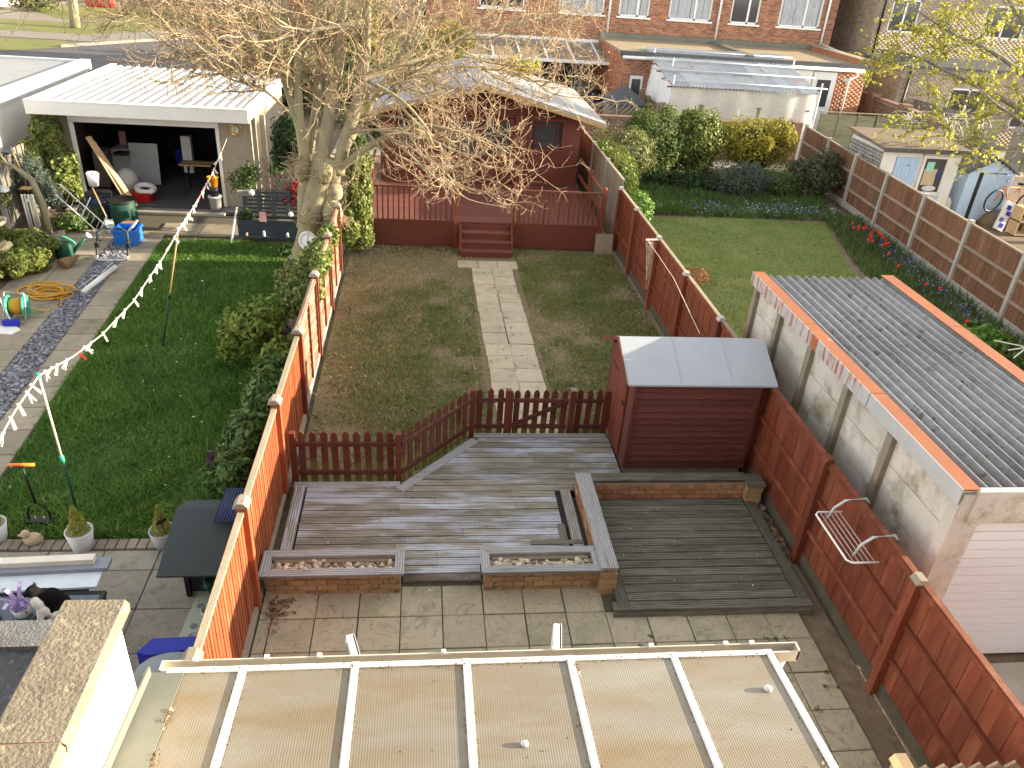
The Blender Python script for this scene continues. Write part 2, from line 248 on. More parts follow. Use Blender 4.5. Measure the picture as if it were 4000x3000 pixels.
# ------------------------------------------------------------------ helpers
def tag(o, label=None, cat=None, group=None, kind=None):
    if label: o['label'] = label
    if cat: o['category'] = cat
    if group: o['group'] = group
    if kind: o['kind'] = kind
    return o
def T(name, label, cat, loc=(0, 0, 0), group=None):
    o = bpy.data.objects.new(name, None); COL.objects.link(o); o.location = loc; o.empty_display_size = .1
    return tag(o, label, cat, group)
def wl(o):
    v = Vector((0, 0, 0))
    while o is not None: v = v + o.location; o = o.parent
    return v
def link(name, me, parent=None, loc=None):
    o = bpy.data.objects.new(name, me); COL.objects.link(o)
    if parent is not None:
        o.parent = parent; o.location = (Vector(loc) if loc is not None else Vector((0, 0, 0))) - wl(parent)
    elif loc is not None: o.location = loc
    return o
def rotm(rx, ry, rz): return np.array(Euler((rx, ry, rz)).to_matrix())
class MB:
    def __init__(s): s.v = []; s.f = []
    def add(s, V, F):
        n = len(s.v); s.v += [tuple(map(float, p)) for p in V]; s.f += [tuple(i+n for i in q) for q in F]; return s
    def box(s, c, sz, rz=0, rx=0, ry=0):
        h = np.array(sz)/2; V = np.array([(x, y, z) for z in (-1, 1) for y in (-1, 1) for x in (-1, 1)])*h
        V = V@rotm(rx, ry, rz).T+np.array(c)
        return s.add(V, [(0, 2, 3, 1), (4, 5, 7, 6), (0, 1, 5, 4), (2, 6, 7, 3), (0, 4, 6, 2), (1, 3, 7, 5)])
    def bx(s, x0, x1, y0, y1, z0, z1): return s.box(((x0+x1)/2, (y0+y1)/2, (z0+z1)/2), (x1-x0, y1-y0, z1-z0))
    def beam(s, a, b, w, h):
        a = Vector(a); b = Vector(b); d = (b-a).normalized(); r = d.cross(Vector((0, 0, 1)))
        r = r.normalized() if r.length > 1e-4 else Vector((1, 0, 0)); u = r.cross(d)
        V = [p+r*(i*w/2)+u*(j*h/2) for p in (a, b) for i, j in ((-1, -1), (1, -1), (1, 1), (-1, 1))]
        return s.add(V, [(0, 1, 2, 3), (7, 6, 5, 4), (0, 4, 5, 1), (1, 5, 6, 2), (2, 6, 7, 3), (3, 7, 4, 0)])
    def prism(s, pts, axis, a, b):
        """closed polygon pts (2d) extruded along axis from a to b"""
        def P(p, t): return {'x': (t, p[0], p[1]), 'y': (p[0], t, p[1]), 'z': (p[0], p[1], t)}[axis]
        n = len(pts); V = [P(p, a) for p in pts]+[P(p, b) for p in pts]
        F = [tuple(range(n)), tuple(range(2*n-1, n-1, -1))]+[(i, n+i, n+(i+1) % n, (i+1) % n) for i in range(n)]
        return s.add(V, F)
    def tube(s, pts, r, n=6, cap=True):
        P = np.array(pts, float); k = len(P); rr = np.full(k, r) if np.isscalar(r) else np.array(r, float)
        d = np.gradient(P, axis=0); d /= np.linalg.norm(d, axis=1)[:, None]+1e-9
        ref = np.array([0, 0, 1.]) if abs(d[0, 2]) < .9 else np.array([1., 0, 0])
        a = np.cross(d, ref); a /= np.linalg.norm(a, axis=1)[:, None]+1e-9; b = np.cross(d, a)
        t = np.linspace(0, 2*np.pi, n, endpoint=False)
        V = (P[:, None]+rr[:, None, None]*(np.cos(t)[None, :, None]*a[:, None]+np.sin(t)[None, :, None]*b[:, None])).reshape(-1, 3)
        F = [(i*n+j, i*n+(j+1) % n, (i+1)*n+(j+1) % n, (i+1)*n+j) for i in range(k-1) for j in range(n)]
        if cap: F += [tuple(range(n-1, -1, -1)), tuple(range((k-1)*n, k*n))]
        return s.add(V, F)
    def lathe(s, prof, c=(0, 0, 0), n=16, M=None):
        t = np.linspace(0, 2*np.pi, n, endpoint=False); V = []
        for r, z in prof: V += [(r*math.cos(a), r*math.sin(a), z) for a in t]
        V = np.array(V)
        if M is not None: V = V@np.array(M).T
        V = V+np.array(c); k = len(prof)
        F = [(i*n+j, i*n+(j+1) % n, (i+1)*n+(j+1) % n, (i+1)*n+j) for i in range(k-1) for j in range(n)]
        F += [tuple(range(n-1, -1, -1)), tuple(range((k-1)*n, k*n))]
        return s.add(V, F)
    def ell(s, c, r, n=12, m=8, M=None):
        prof = [(math.sin(math.pi*i/m), -math.cos(math.pi*i/m)) for i in range(m+1)]; prof[0] = (.02, -1); prof[-1] = (.02, 1)
        k = len(s.v); s.lathe(prof, n=n)
        A = np.array(s.v[k:])*np.array(r if hasattr(r, '__len__') else (r, r, r))
        if M is not None: A = A@np.array(M).T
        s.v[k:] = [tuple(p) for p in A+np.array(c)]; return s
    def mesh(s, name, m, smooth=False):
        me = bpy.data.meshes.new(name); me.from_pydata(s.v, [], s.f); me.materials.append(MT[m] if isinstance(m, str) else m)
        if smooth: me.polygons.foreach_set('use_smooth', [True]*len(me.polygons))
        return me
    def done(s, name, m, parent=None, smooth=False, **kw):
        o = link(name, s.mesh(name, m, smooth), parent, (0, 0, 0)); return tag(o, **kw)
def fast(name, V, F, m, parent=None, smooth=False, **kw):
    V = np.ascontiguousarray(V, dtype=np.float32); F = np.ascontiguousarray(F, dtype=np.int32); k = F.shape[1]
    me = bpy.data.meshes.new(name); me.vertices.add(len(V)); me.vertices.foreach_set('co', V.ravel())
    me.loops.add(F.size); me.loops.foreach_set('vertex_index', F.ravel()); me.polygons.add(len(F))
    me.polygons.foreach_set('loop_start', np.arange(0, F.size, k, dtype=np.int32)); me.update(calc_edges=True)
    me.materials.append(MT[m])
    if smooth: me.polygons.foreach_set('use_smooth', [True]*len(F))
    o = link(name, me, parent, (0, 0, 0)); return tag(o, **kw)
CACHE = {}
def piece(parent, name, size, loc, m, rot=(0, 0, 0), bev=0, **kw):
    """one board, brick, slab ... its mesh data shared with all pieces of the same size and material"""
    key = (tuple(round(x, 3) for x in size), m, bev)
    if key not in CACHE:
        b = MB(); x, y, z = np.array(size)/2
        if bev:
            e = bev; V = [(-x, -y, -z), (x, -y, -z), (x, y, -z), (-x, y, -z), (-x, -y, z-e), (x, -y, z-e), (x, y, z-e), (-x, y, z-e),
                 (-x+e, -y+e, z), (x-e, -y+e, z), (x-e, y-e, z), (-x+e, y-e, z)]
            F = [(3, 2, 1, 0), (8, 9, 10, 11)]+[(i, (i+1) % 4, 4+(i+1) % 4, 4+i) for i in range(4)]+[(4+i, 4+(i+1) % 4, 8+(i+1) % 4, 8+i) for i in range(4)]
            b.add(V, F)
        else: b.box((0, 0, 0), size)
        CACHE[key] = b.mesh(name, m)
    o = link(name, CACHE[key], parent, loc); o.rotation_euler = rot; return tag(o, **kw)
def sheet(name, poly, z, m, kind='structure', parent=None, **kw):
    b = MB().add([(x, y, z) for x, y in poly], [tuple(range(len(poly)))]); return b.done(name, m, parent, kind=kind, **kw)
def rect(x0, x1, y0, y1): return [(x0, y0), (x1, y0), (x1, y1), (x0, y1)]
def inpoly(X, Y, poly):
    ins = np.zeros(len(X), bool); n = len(poly); j = n-1
    for i in range(n):
        xi, yi = poly[i]; xj, yj = poly[j]
        c = ((yi > Y) != (yj > Y)) & (X < (xj-xi)*(Y-yi)/(yj-yi+1e-12)+xi); ins ^= c; j = i
    return ins
def vnoise(X, Y, s, seed=0):
    """smooth value noise"""
    x = X*s+seed*13.7; y = Y*s+seed*7.3; xi = np.floor(x).astype(int); yi = np.floor(y).astype(int); fx = x-xi; fy = y-yi
    fx = fx*fx*(3-2*fx); fy = fy*fy*(3-2*fy)
    h = lambda a, b: np.mod(np.sin(a*127.1+b*311.7+seed)*43758.5453, 1)
    return (h(xi, yi)*(1-fx)+h(xi+1, yi)*fx)*(1-fy)+(h(xi, yi+1)*(1-fx)+h(xi+1, yi+1)*fx)*fy
def blades(name, poly, n, h, wd, m, keep=None, z=0., lean=.6, **kw):
    P = np.array(poly); X = rng.uniform(P[:, 0].min(), P[:, 0].max(), n); Y = rng.uniform(P[:, 1].min(), P[:, 1].max(), n)
    k = inpoly(X, Y, poly)
    if keep is not None: k &= rng.random(n) < keep(X, Y)
    X = X[k]; Y = Y[k]; n = len(X); a = rng.uniform(0, 2*np.pi, n); hh = h*rng.uniform(.5, 1.3, n)*(.6+.8*vnoise(X, Y, 2.2, 3))
    b = rng.uniform(0, 2*np.pi, n); ln = hh*lean*rng.uniform(.2, 1.4, n)
    c = np.stack([X, Y, np.full(n, z)], 1); d = np.stack([np.cos(a), np.sin(a), 0*a], 1)*wd*rng.uniform(.6, 1.4, n)[:, None]
    tip = c+np.stack([np.cos(b)*ln, np.sin(b)*ln, hh], 1)
    V = np.stack([c-d, c+d, tip], 1).reshape(-1, 3); F = np.arange(3*n).reshape(-1, 3)
    return fast(name, V, F, m, **kw)
def leafquads(P, N_, size, asp=.6, jit=.6):
    n = len(P); u = rng.normal(size=(n, 3)); nn = N_+rng.normal(size=(n, 3))*jit; nn /= np.linalg.norm(nn, axis=1)[:, None]+1e-9
    u -= (u*nn).sum(1)[:, None]*nn; u /= np.linalg.norm(u, axis=1)[:, None]+1e-9; v = np.cross(nn, u)
    s = size*rng.uniform(.55, 1.35, n)[:, None]; u *= s; v *= s*asp
    V = np.stack([P-u, P-.1*u+v, P+u, P-.1*u-v], 1).reshape(-1, 3); return V, np.arange(4*n).reshape(-1, 4)
def cloud(c, r, n, lump=.25, depth=.35, seed=0, flat=True):
    """points through the outer shell of a lumpy ellipsoid, with outward normals"""
    d = rng.normal(size=(n, 3)); d /= np.linalg.norm(d, axis=1)[:, None]
    ph = rng.uniform(0, 6.28, (6, 1)); K = rng.normal(size=(6, 3))*4.2
    lum = np.sin(K@d.T+ph).sum(0)/3.2
    rad = (1+lump*lum)*(1-depth*rng.random(n)**1.7)
    P = np.array(c)+d*rad[:, None]*np.array(r)
    N_ = d/np.array(r); N_ /= np.linalg.norm(N_, axis=1)[:, None]
    k = P[:, 2] > .02
    return P[k], N_[k]
def shrub(name, label, c, r, n, size, m, lump=.25, asp=.6, cat='shrub', group=None, stems=5, core=True, lobes=0, lobe_r=.45, parent=None, jit=.6):
    base = (c[0], c[1], 0)
    t = T(name, label, cat, base, group)
    P, N_ = cloud(c, r, n, lump)
    for i in range(lobes):
        d = rng.normal(size=3); d[2] = abs(d[2])*.8; d /= np.linalg.norm(d); q = np.array(c)+d*np.array(r)*.8
        p2, n2 = cloud(q, np.array(r)*lobe_r*rng.uniform(.7, 1.2), max(60, n//6), lump); P = np.vstack([P, p2]); N_ = np.vstack([N_, n2])
    V, F = leafquads(P, N_, size, asp, jit); fast('foliage', V, F, m, t)
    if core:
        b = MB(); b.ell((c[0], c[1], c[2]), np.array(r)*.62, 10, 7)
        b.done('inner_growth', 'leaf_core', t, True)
    b = MB()
    for i in range(stems):
        a = random.uniform(0, 6.28); q = (c[0]+math.cos(a)*r[0]*.45, c[1]+math.sin(a)*r[1]*.45, c[2]+r[2]*.2)
        b.tube([(c[0]+random.uniform(-.06, .06), c[1]+random.uniform(-.06, .06), 0), ((c[0]+q[0])/2, (c[1]+q[1])/2, c[2]*.6), q], [.025, .018, .006], 5)
    b.done('stem', 'bark_grey', t); return t
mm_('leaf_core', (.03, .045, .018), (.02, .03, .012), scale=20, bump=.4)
def bricks(name, parent, x0, x1, z0, z1, y, m, holes=(), axis='x', face=-1, bl=.215, bh=.065, j=.011, depth=.02, proud=.001, jit=.3):
    """running-bond brick faces over a wall plane as one mesh; axis x: plane at y, axis y: plane at x"""
    n = int((z1-z0)/(bh+j)); V = []; 
    for r_ in range(n):
        z = z0+r_*(bh+j); off = (bl+j)/2 if r_ % 2 else 0; x = x0-off
        while x < x1:
            a = max(x, x0); b = min(x+bl, x1); x += bl+j
            if b-a < .03: continue
            segs = [(a, b)]
            for hx0, hx1, hz0, hz1 in holes:
                if z+bh > hz0+.001 and z < hz1-.001:
                    ns = []
                    for s0, s1 in segs:
                        if s1 <= hx0 or s0 >= hx1: ns.append((s0, s1))
                        else:
                            if s0 < hx0-.02: ns.append((s0, hx0))
                            if s1 > hx1+.02: ns.append((hx1, s1))
                    segs = ns
            V += [(s0, s1, z, z+bh) for s0, s1 in segs]
    A = np.array(V); k = len(A); jt = rng.uniform(-.0006, .0006, k)*jit; o1 = y+face*(proud+jt); o0 = np.full(k, y-face*depth)
    def P(u, d, zz): return np.stack([u, d, zz], 1) if axis == 'x' else np.stack([d, u, zz], 1)
    W = np.stack([P(A[:, 0], o1, A[:, 2]), P(A[:, 1], o1, A[:, 2]), P(A[:, 1], o1, A[:, 3]), P(A[:, 0], o1, A[:, 3]),
                  P(A[:, 0], o0, A[:, 2]), P(A[:, 1], o0, A[:, 2]), P(A[:, 1], o0, A[:, 3]), P(A[:, 0], o0, A[:, 3])], 1).reshape(-1, 3)
    q = np.array([(0, 1, 2, 3), (0, 4, 5, 1), (1, 5, 6, 2), (2, 6, 7, 3), (3, 7, 4, 0)])
    F = (np.arange(k)[:, None, None]*8+q[None]).reshape(-1, 4)
    return fast(name, W, F, m, parent, kind='stuff')
def wallbox(name, parent, x0, x1, y0, y1, z0, z1, m, holes=(), axis='x'):
    """solid wall with rectangular openings: strips of boxes round the holes"""
    b = MB(); u0, u1 = (x0, x1) if axis == 'x' else (y0, y1)
    us = sorted({u0, u1, *[h[0] for h in holes], *[h[1] for h in holes]}); us = [u for u in us if u0 <= u <= u1]
    for a, c in zip(us[:-1], us[1:]):
        hs_ = sorted([(h[2], h[3]) for h in holes if h[0] <= a+1e-6 and h[1] >= c-1e-6]); z = z0
        for h0, h1 in hs_+[(z1, z1)]:
            if h0 > z+1e-4:
                if axis == 'x': b.bx(a, c, y0, y1, z, min(h0, z1))
                else: b.bx(x0, x1, a, c, z, min(h0, z1))
            z = max(z, h1)
    return b.done(name, m, parent)
def dup(root, loc, label=None, rz=None):
    r = root.copy(); COL.objects.link(r); r.location = loc
    if label: r['label'] = label
    if rz is not None: r.rotation_euler = (0, 0, rz)
    for ch in list(root.children):
        c = ch.copy(); COL.objects.link(c); c.parent = r
        for g in ch.children:
            d = g.copy(); COL.objects.link(d); d.parent = c
    return r
# ================================================================== the setting
sheet('ground', rect(-120, 120, -60, 160), -.05, 'soil')
LAWN = [(-1.66, 6.6), (4.5, 6.6), (4.5, 17.7), (-1.66, 17.9)]
sheet('lawn', LAWN, 0, 'lawn_dry')
sheet('soil_border', rect(4.2, 4.58, 2.2, 8.0), -.012, 'soil')
PL = [(-5.25, 7.5), (-5.32, 8.9), (-5.46, 10.5), (-5.62, 13.5), (-5.78, 16.2), (-5.86, 17.5), (-4.23, 17.6), (-2.6, 17.4), (-2.55, 14), (-2.62, 11.5), (-2.7, 9.6), (-2.62, 8.4), (-2.1, 7.6), (-2.1, 7.42), (-3.9, 7.42), (-4.6, 7.45)]
sheet('left_lawn', PL, -.004, 'lawn_green')
sheet('left_border_soil', [(-2.75, 7.4), (-1.8, 7.4), (-1.8, 19), (-4.3, 19), (-4.3, 17.4), (-2.6, 17.4)], -.012, 'soil')
PR = [(4.7, 9.5), (10.2, 9.5), (10.25, 16.8), (10.9, 19), (11.3, 20.45), (9, 20.75), (6.4, 20.5), (4.75, 20.2)]
sheet('right_lawn', PR, -.004, 'lawn_right')
sheet('right_flower_bed', rect(4.7, 12.4, 9, 25.4), -.014, 'soil')
sheet('right_yard', rect(12.6, 24, 9, 27), -.016, 'soil')
sheet('driveway', rect(4.75, 14, 1, 5.25), -.02, 'concrete')
sheet('rear_yard', rect(-3, 40, 26.2, 37), -.025, 'concrete')
sheet('left_far_border', rect(-9.2, -6.6, 12.4, 20), -.014, 'soil')
# road and verges, far left
sheet('road', [(-16.5, 30), (-8, 30), (-2, 46), (30, 74), (24, 86), (-8, 66), (-19, 50), (-23, 41)], -.03, 'asphalt')
sheet('far_verge', [(-60, 40), (-23.4, 40.6), (-19, 46), (-18.2, 48.4), (-30, 48.2), (-60, 48.2)], -.022, 'verge')
sheet('front_pavement', [(-60, 48.6), (-18.0, 49), (-13, 56), (40, 92), (30, 100), (-20, 76), (-60, 72)], -.027, 'pavement')
sheet('front_grass', [(-60, 51.6), (-19.6, 51.8), (-14.4, 58.6), (-10, 62), (-14, 63.8), (-22, 57), (-60, 56.5)], -.02, 'verge')
sheet('front_garden_grass', [(-24, 59), (-16, 59.6), (-4, 67), (-8, 72), (-30, 66)], -.018, 'verge')
MB().beam((-19.0, 46.2, .0), (-13.5, 53.4, .0), .16, .22).beam((-13.5, 53.4, 0), (30, 84, 0), .16, .22).done('kerb', 'pavement', kind='structure')
# grass and leaf litter
def dens(X, Y):
    d = .2+.95*vnoise(X, Y, .9, 1)*vnoise(X, Y, 2.7, 2)*1.5
    d *= np.clip((X+1.75)/1.1+.1, .12, 1)*np.clip((17.9-Y)/1.6, .15, 1)
    d[(X > 1.0) & (X < 2.12)] *= 0 
    return np.clip(d, 0, 1)
blades('grass', LAWN, 170000, .04, .008, 'blade_dry', dens, lean=1.0, label='thin patchy dry grass of the middle lawn', kind='stuff')
def dens2(X, Y):
    d = np.clip((vnoise(X, Y, .8, 8)*.55+vnoise(X, Y, 2.3, 9)*.45-.36)*3.2, 0, 1)*np.clip((X+1.75)/1.3, .05, 1)*np.clip((17.9-Y)/1.8, .1, 1)
    d[(X > 1.02) & (X < 2.1)] *= 0
    return d
blades('grass', LAWN, 260000, .045, .008, 'blade_mid', dens2, lean=1.0, label='green tufts of grass in the middle lawn', kind='stuff')
blades('grass_fringe', [(.9, 9.6), (1.12, 9.6), (1.12, 16.3), (.9, 16.3)], 900, .03, .006, 'blade_dry', None, lean=1.0, label='grass growing over the left edge of the stepping path', kind='stuff')
blades('grass_fringe', [(1.98, 9.6), (2.2, 9.6), (2.2, 16.3), (1.98, 16.3)], 900, .03, .006, 'blade_dry', None, lean=1.0, label='grass growing over the right edge of the stepping path', kind='stuff')
blades('left_grass', PL, 150000, .065, .008, 'blade_green', lambda X, Y: np.clip(.35+1.1*vnoise(X, Y, 1.3, 4), .1, 1)*np.where((X > -3.3) & (Y < 9.4), .45, 1), lean=1.1, label='lush dark green lawn grass of the left garden', kind='stuff')
blades('left_grass', PL, 60000, .085, .008, 'blade_light', lambda X, Y: np.clip(vnoise(X, Y, 1.1, 14)*vnoise(X, Y, 3.1, 15)*3.2-.35, 0, 1), lean=1.2, label='lighter tufts in the lush left lawn', kind='stuff')
blades('right_grass', PR, 70000, .03, .008, 'blade_right', None, lean=1., label='mown pale green lawn grass of the right garden', kind='stuff')
def litter(name, n, fx, size, m, label, z=.012, jit=.5):
    X, Y = fx(n); P = np.stack([X, Y, np.full(len(X), z)], 1)+np.array([0, 0, 1])*rng.random((len(X), 1))*.012
    V, F = leafquads(P, np.tile([0, 0, 1.], (len(P), 1)), size, .6, jit); return fast(name, V, F, m, kind='stuff', label=label)
litter('fallen_leaves', 600, lambda n: (rng.uniform(-1.6, 4.5, n)**1, rng.uniform(9.6, 17.8, n)), .03, 'leaf_dead', 'dead brown leaves scattered over the middle lawn', .02)
litter('fallen_leaves', 260, lambda n: (rng.uniform(-1.6, .6, n), 17.6-np.abs(rng.normal(0, .35, n))), .035, 'leaf_dead', 'dead leaves gathered below the red summerhouse deck', .02)
litter('fallen_leaves', 200, lambda n: (-1.62+np.abs(rng.normal(0, .16, n)), rng.uniform(8.6, 17, n)), .035, 'leaf_dead', 'dead leaves along the foot of the left fence', .02)
litter('fallen_leaves', 120, lambda n: (-1.6+np.abs(rng.normal(0, .11, n)), 6.36-np.abs(rng.normal(0, .16, n))), .035, 'leaf_dead', 'crumpled dead leaves in the patio corner by the left planter', .03, .9)
litter('fallen_leaves', 90, lambda n: (4.5+rng.normal(0, .04, n), rng.uniform(6.9, 7.95, n)), .035, 'leaf_dead', 'dead leaves between the dark deck and the red fence', .03, .9)
litter('fallen_petals', 60, lambda n: (rng.uniform(-1.5, 4.3, n), rng.uniform(6.1, 9.2, n)), .012, 'petal_white', 'tiny pale petals dotted on the decks', .165, .3)
litter('fallen_petals', 60, lambda n: (rng.uniform(-5.4, -2.8, n), rng.uniform(8, 17.3, n)), .022, 'petal_white', 'tiny pale petals dotted on the left lawn', .05, .5)
# ------------------------------------------------------------------ own patio and path
pat = sheet('patio', rect(-1.7, 4.24, 1.0, 6.62), -.006, 'joint_dirt')
s = .4496
for i in range(-4, 11):
    for k in range(-1, 7):
        x0 = -.21+i*s; x1 = x0+s; y1 = 6.085-k*s; y0 = y1-s
        x0 = max(x0, -1.69); x1 = min(x1, 4.25)
        if k == -1:
            y1 = min(y1, 6.6)
            if x0 > 2.0 or (x1 < -.2 and y0 > 6.4): continue
        if x0 > 2.1 and y1 > 6.1: continue
        if x1-x0 < .06: continue
        dx, dy = random.uniform(-.003, .003), random.uniform(-.003, .003)
        piece(pat, 'slab', (round(x1-x0-.011, 3), round(y1-y0-.011, 3), .04), ((x0+x1)/2+dx, (y0+y1)/2+dy, random.uniform(-.002, .003)), 'slab',
              (random.uniform(-.006, .006), random.uniform(-.006, .006), random.uniform(-.008, .008)), .006)
pth = sheet('path', [(1.18, 9.6), (2.06, 9.6), (1.97, 16.75), (.8, 16.75), (1.04, 16.3)], .003, 'joint_dirt')
for k in range(15):
    y = 16.06-k*.463; cx = 1.50+(16.3-y)*.0165
    for sx in (-1, 1):
        piece(pth, 'slab', (.452, .452, .04), (cx+sx*.229+random.uniform(-.012, .012), y+random.uniform(-.006, .006), .004+random.uniform(-.003, .004)), 'slab_path',
              (random.uniform(-.012, .012), random.uniform(-.012, .012), random.uniform(-.02, .02)), .01)
for i in range(3):
    piece(pth, 'slab', (.445, .43, .04), (.98+i*.452, 16.52, .006), 'slab_path', (.01*(i-1), 0, random.uniform(-.02, .02)), .01)
# weeds between slabs
def weed(label, x, y, r, n=16, m='leaf_mid', z=.02):
    r *= .55
    P = np.array([x, y, z])+rng.normal(size=(n, 3))*np.array([r, r, r*.3]); P[:, 2] = z+np.abs(P[:, 2]-z)
    V, F = leafquads(P, np.tile([0, 0, 1.], (n, 1)), .016, .45, .7)
    fast('weed', V, F, m, label=label, cat='weed', group='weeds in the paving joints')
for i, (x, y) in enumerate([(2.46, 5.72), (2.47, 5.58), (2.3, 5.6), (3.72, 5.62), (3.83, 5.62), (3.95, 5.63), (4.2, 5.18), (4.1, 5.0), (4.23, 4.98), (3.9, 4.75)]):
    weed('small green weed growing in a joint of the pale patio slabs', x, y, .03, m='leaf_mid')
for x, y in [(1.58, 15.0), (1.63, 12.9), (1.6, 13.7), (2.3, 16.6), (1.57, 11.6)]: weed('small green weed growing in the stepping path joint', x, y, .05)
# ------------------------------------------------------------------ decks
dk = T('timber_deck', 'weathered grey timber deck with worn pale blue paint behind the planters', 'deck', (0, 7.5, 0))
MB().bx(-1.58, 1.95, 6.7, 8.15, 0, .115).prism([(-.3, 8.15), (2.72, 8.15), (2.72, 9.3), (.72, 9.3)], 'z', 0, .114).bx(-.19, .68, 6.64, 6.7, 0, .113).done('frame', 'dark', dk)
y = 6.66; r_ = 0
while y < 9.36:
    if y < 6.75: xl, xr = -.19, .68
    elif y < 8.1: xl, xr = -1.45, 1.74
    elif y < 8.2: xl, xr = -1.45, 2.7
    else: xl, xr = -.27+(y-8.18)*.886+.1, 2.72
    cuts = [xl]; c = random.uniform(.6, 2.0) if xr-xl > 1.6 else 9
    while xl+c < xr-.5: cuts.append(xl+c); c += random.uniform(1.2, 2.2)
    cuts.append(xr)
    for a, b in zip(cuts[:-1], cuts[1:]):
        piece(dk, 'board', (b-a-.004, .114, .028), ((a+b)/2, y, .136+random.uniform(-.0025, .0025)), 'deck_x', (random.uniform(-.012, .012), 0, random.uniform(-.0012, .0012)))
    y += .1245
piece(dk, 'edge_board', (.13, 1.5, .028), (-1.54, 7.47, .142), 'deck_y')
piece(dk, 'edge_board', (.13, 1.34, .03), (1.88, 7.42, .145), 'deck_y')
piece(dk, 'edge_board', (1.35, .1, .028), (-.95, 8.25, .139), 'cap_x')
a = math.atan2(1.14, 1.01)
b = MB().beam((-.28, 8.12, .143), (.76, 9.28, .143), .13, .03); b.done('edge_board', 'cap_x', dk)
piece(dk, 'edge_board', (1.95, .1, .028), (1.72, 9.4, .139), 'cap_x')
piece(dk, 'repair_board', (.09, .42, .012), (1.72, 7.2, .156), 'repair', label='dark brown strip laid over the boards')
piece(dk, 'repair_board', (.62, .07, .012), (1.62, 7.07, .160), 'repair', label='dark brown strip laid over the boards')
piece(dk, 'fascia', (.88, .02, .12), (.245, 6.618, .075), 'deck_x')
ld = T('timber_deck', 'dark green-brown lower timber deck beside the red fence', 'deck', (3.2, 7, 0))
MB().bx(2.25, 4.3, 6.1, 7.98, 0, .065).done('frame', 'dark', ld)
y = 6.22
while y < 7.97:
    piece(ld, 'board', (1.96, .121, .028), (3.285, y, .086+random.uniform(-.003, .003)), 'deck_dark', (random.uniform(-.015, .015), 0, random.uniform(-.0015, .0015))); y += .129
piece(ld, 'edge_board', (2.3, .13, .03), (3.26, 6.08, .088), 'deck_dark'); piece(ld, 'edge_board', (.13, 1.86, .03), (4.345, 7.08, .089), 'deck_dark_y')
piece(ld, 'edge_board', (.13, .7, .03), (2.235, 6.4, .0895), 'deck_dark_y'); piece(ld, 'fascia', (2.3, .022, .07), (3.26, 6.0, .04), 'deck_dark')
# ------------------------------------------------------------------ brick planters with timber copings
def brick_rows(par, u0, u1, z0, n, fixed, m, axis='x', odd=0):
    bl, j, bh = .212, .012, .066
    for r_ in range(n):
        u = u0-((bl+j)/2 if (r_+odd) % 2 else 0)
        while u < u1-.02:
            a, b = max(u, u0), min(u+bl, u1); u += bl+j
            if b-a < .03: continue
            q = random.uniform(-.004, .004); c = ((a+b)/2, fixed+q, z0+r_*(bh+.011)+bh/2) if axis == 'x' else (fixed+q, (a+b)/2, z0+r_*(bh+.011)+bh/2)
            sz = (round(b-a, 2), .1, bh) if axis == 'x' else (.1, round(b-a, 2), bh)
            piece(par, 'brick', sz, c, m, (random.uniform(-.01, .01), 0, random.uniform(-.01, .01)))
def planter(x0, x1, label):
    t = T('brick_planter', label, 'planter', ((x0+x1)/2, 6.56, 0), 'low brick planters at the deck edge')
    MB().bx(x0+.012, x1-.012, 6.45, 6.52, 0, .318).bx(x0+.012, x1-.012, 6.62, 6.69, 0, .318).bx(x0+.012, x0+.09, 6.5, 6.65, 0, .318).bx(x1-.09, x1-.012, 6.5, 6.65, 0, .318).bx(x0+.05, x1-.05, 6.5, 6.64, .1, .285).done('mortar', 'brick_joint', t)
    brick_rows(t, x0, x1, .0, 4, 6.49, 'brick_buff'); brick_rows(t, 6.55, 6.71, 0, 4, x0+.05, 'brick_buff', 'y', 1); brick_rows(t, 6.55, 6.71, 0, 4, x1-.05, 'brick_buff', 'y', 1)
    e0, e1 = x0-.04, x1+.04; yA, yB = 6.37, 6.78; w_ = .105
    for pts, m in (([(e0, yA), (e1, yA), (e1-w_, yA+w_), (e0+w_, yA+w_)], 'cap_x'), ([(e0, yB), (e0+w_, yB-w_), (e1-w_, yB-w_), (e1, yB)], 'cap_x'),
                   ([(e0, yA+.004), (e0+w_-.003, yA+w_+.002), (e0+w_-.003, yB-w_-.002), (e0, yB-.004)], 'cap_y'), ([(e1, yA+.004), (e1, yB-.004), (e1-w_+.003, yB-w_-.002), (e1-w_+.003, yA+w_+.002)], 'cap_y')):
        MB().prism(pts, 'z', .325, .355+random.uniform(0, .003)).done('coping_board', m, t)
    b = MB()
    for i in range(150):
        x = random.uniform(e0+w_+.02, e1-w_-.02); yy = random.uniform(yA+w_+.02, yB-w_-.02); r_ = random.choice([.012, .016, .02, .026, .034])
        b.ell((x, yy, .285+random.uniform(0, .02)), (r_*random.uniform(.9, 1.5), r_, r_*.75), 7, 5, rotm(random.uniform(-.3, .3), random.uniform(-.3, .3), random.uniform(0, 3)))
    b.done('pebbles', 'pebble', t, True, kind='stuff')
planter(-1.68, -.22, 'low buff brick planter of pebbles with grey timber coping beside the left fence')
planter(.71, 2.0, 'low buff brick planter of pebbles with grey timber coping beside the dark deck')
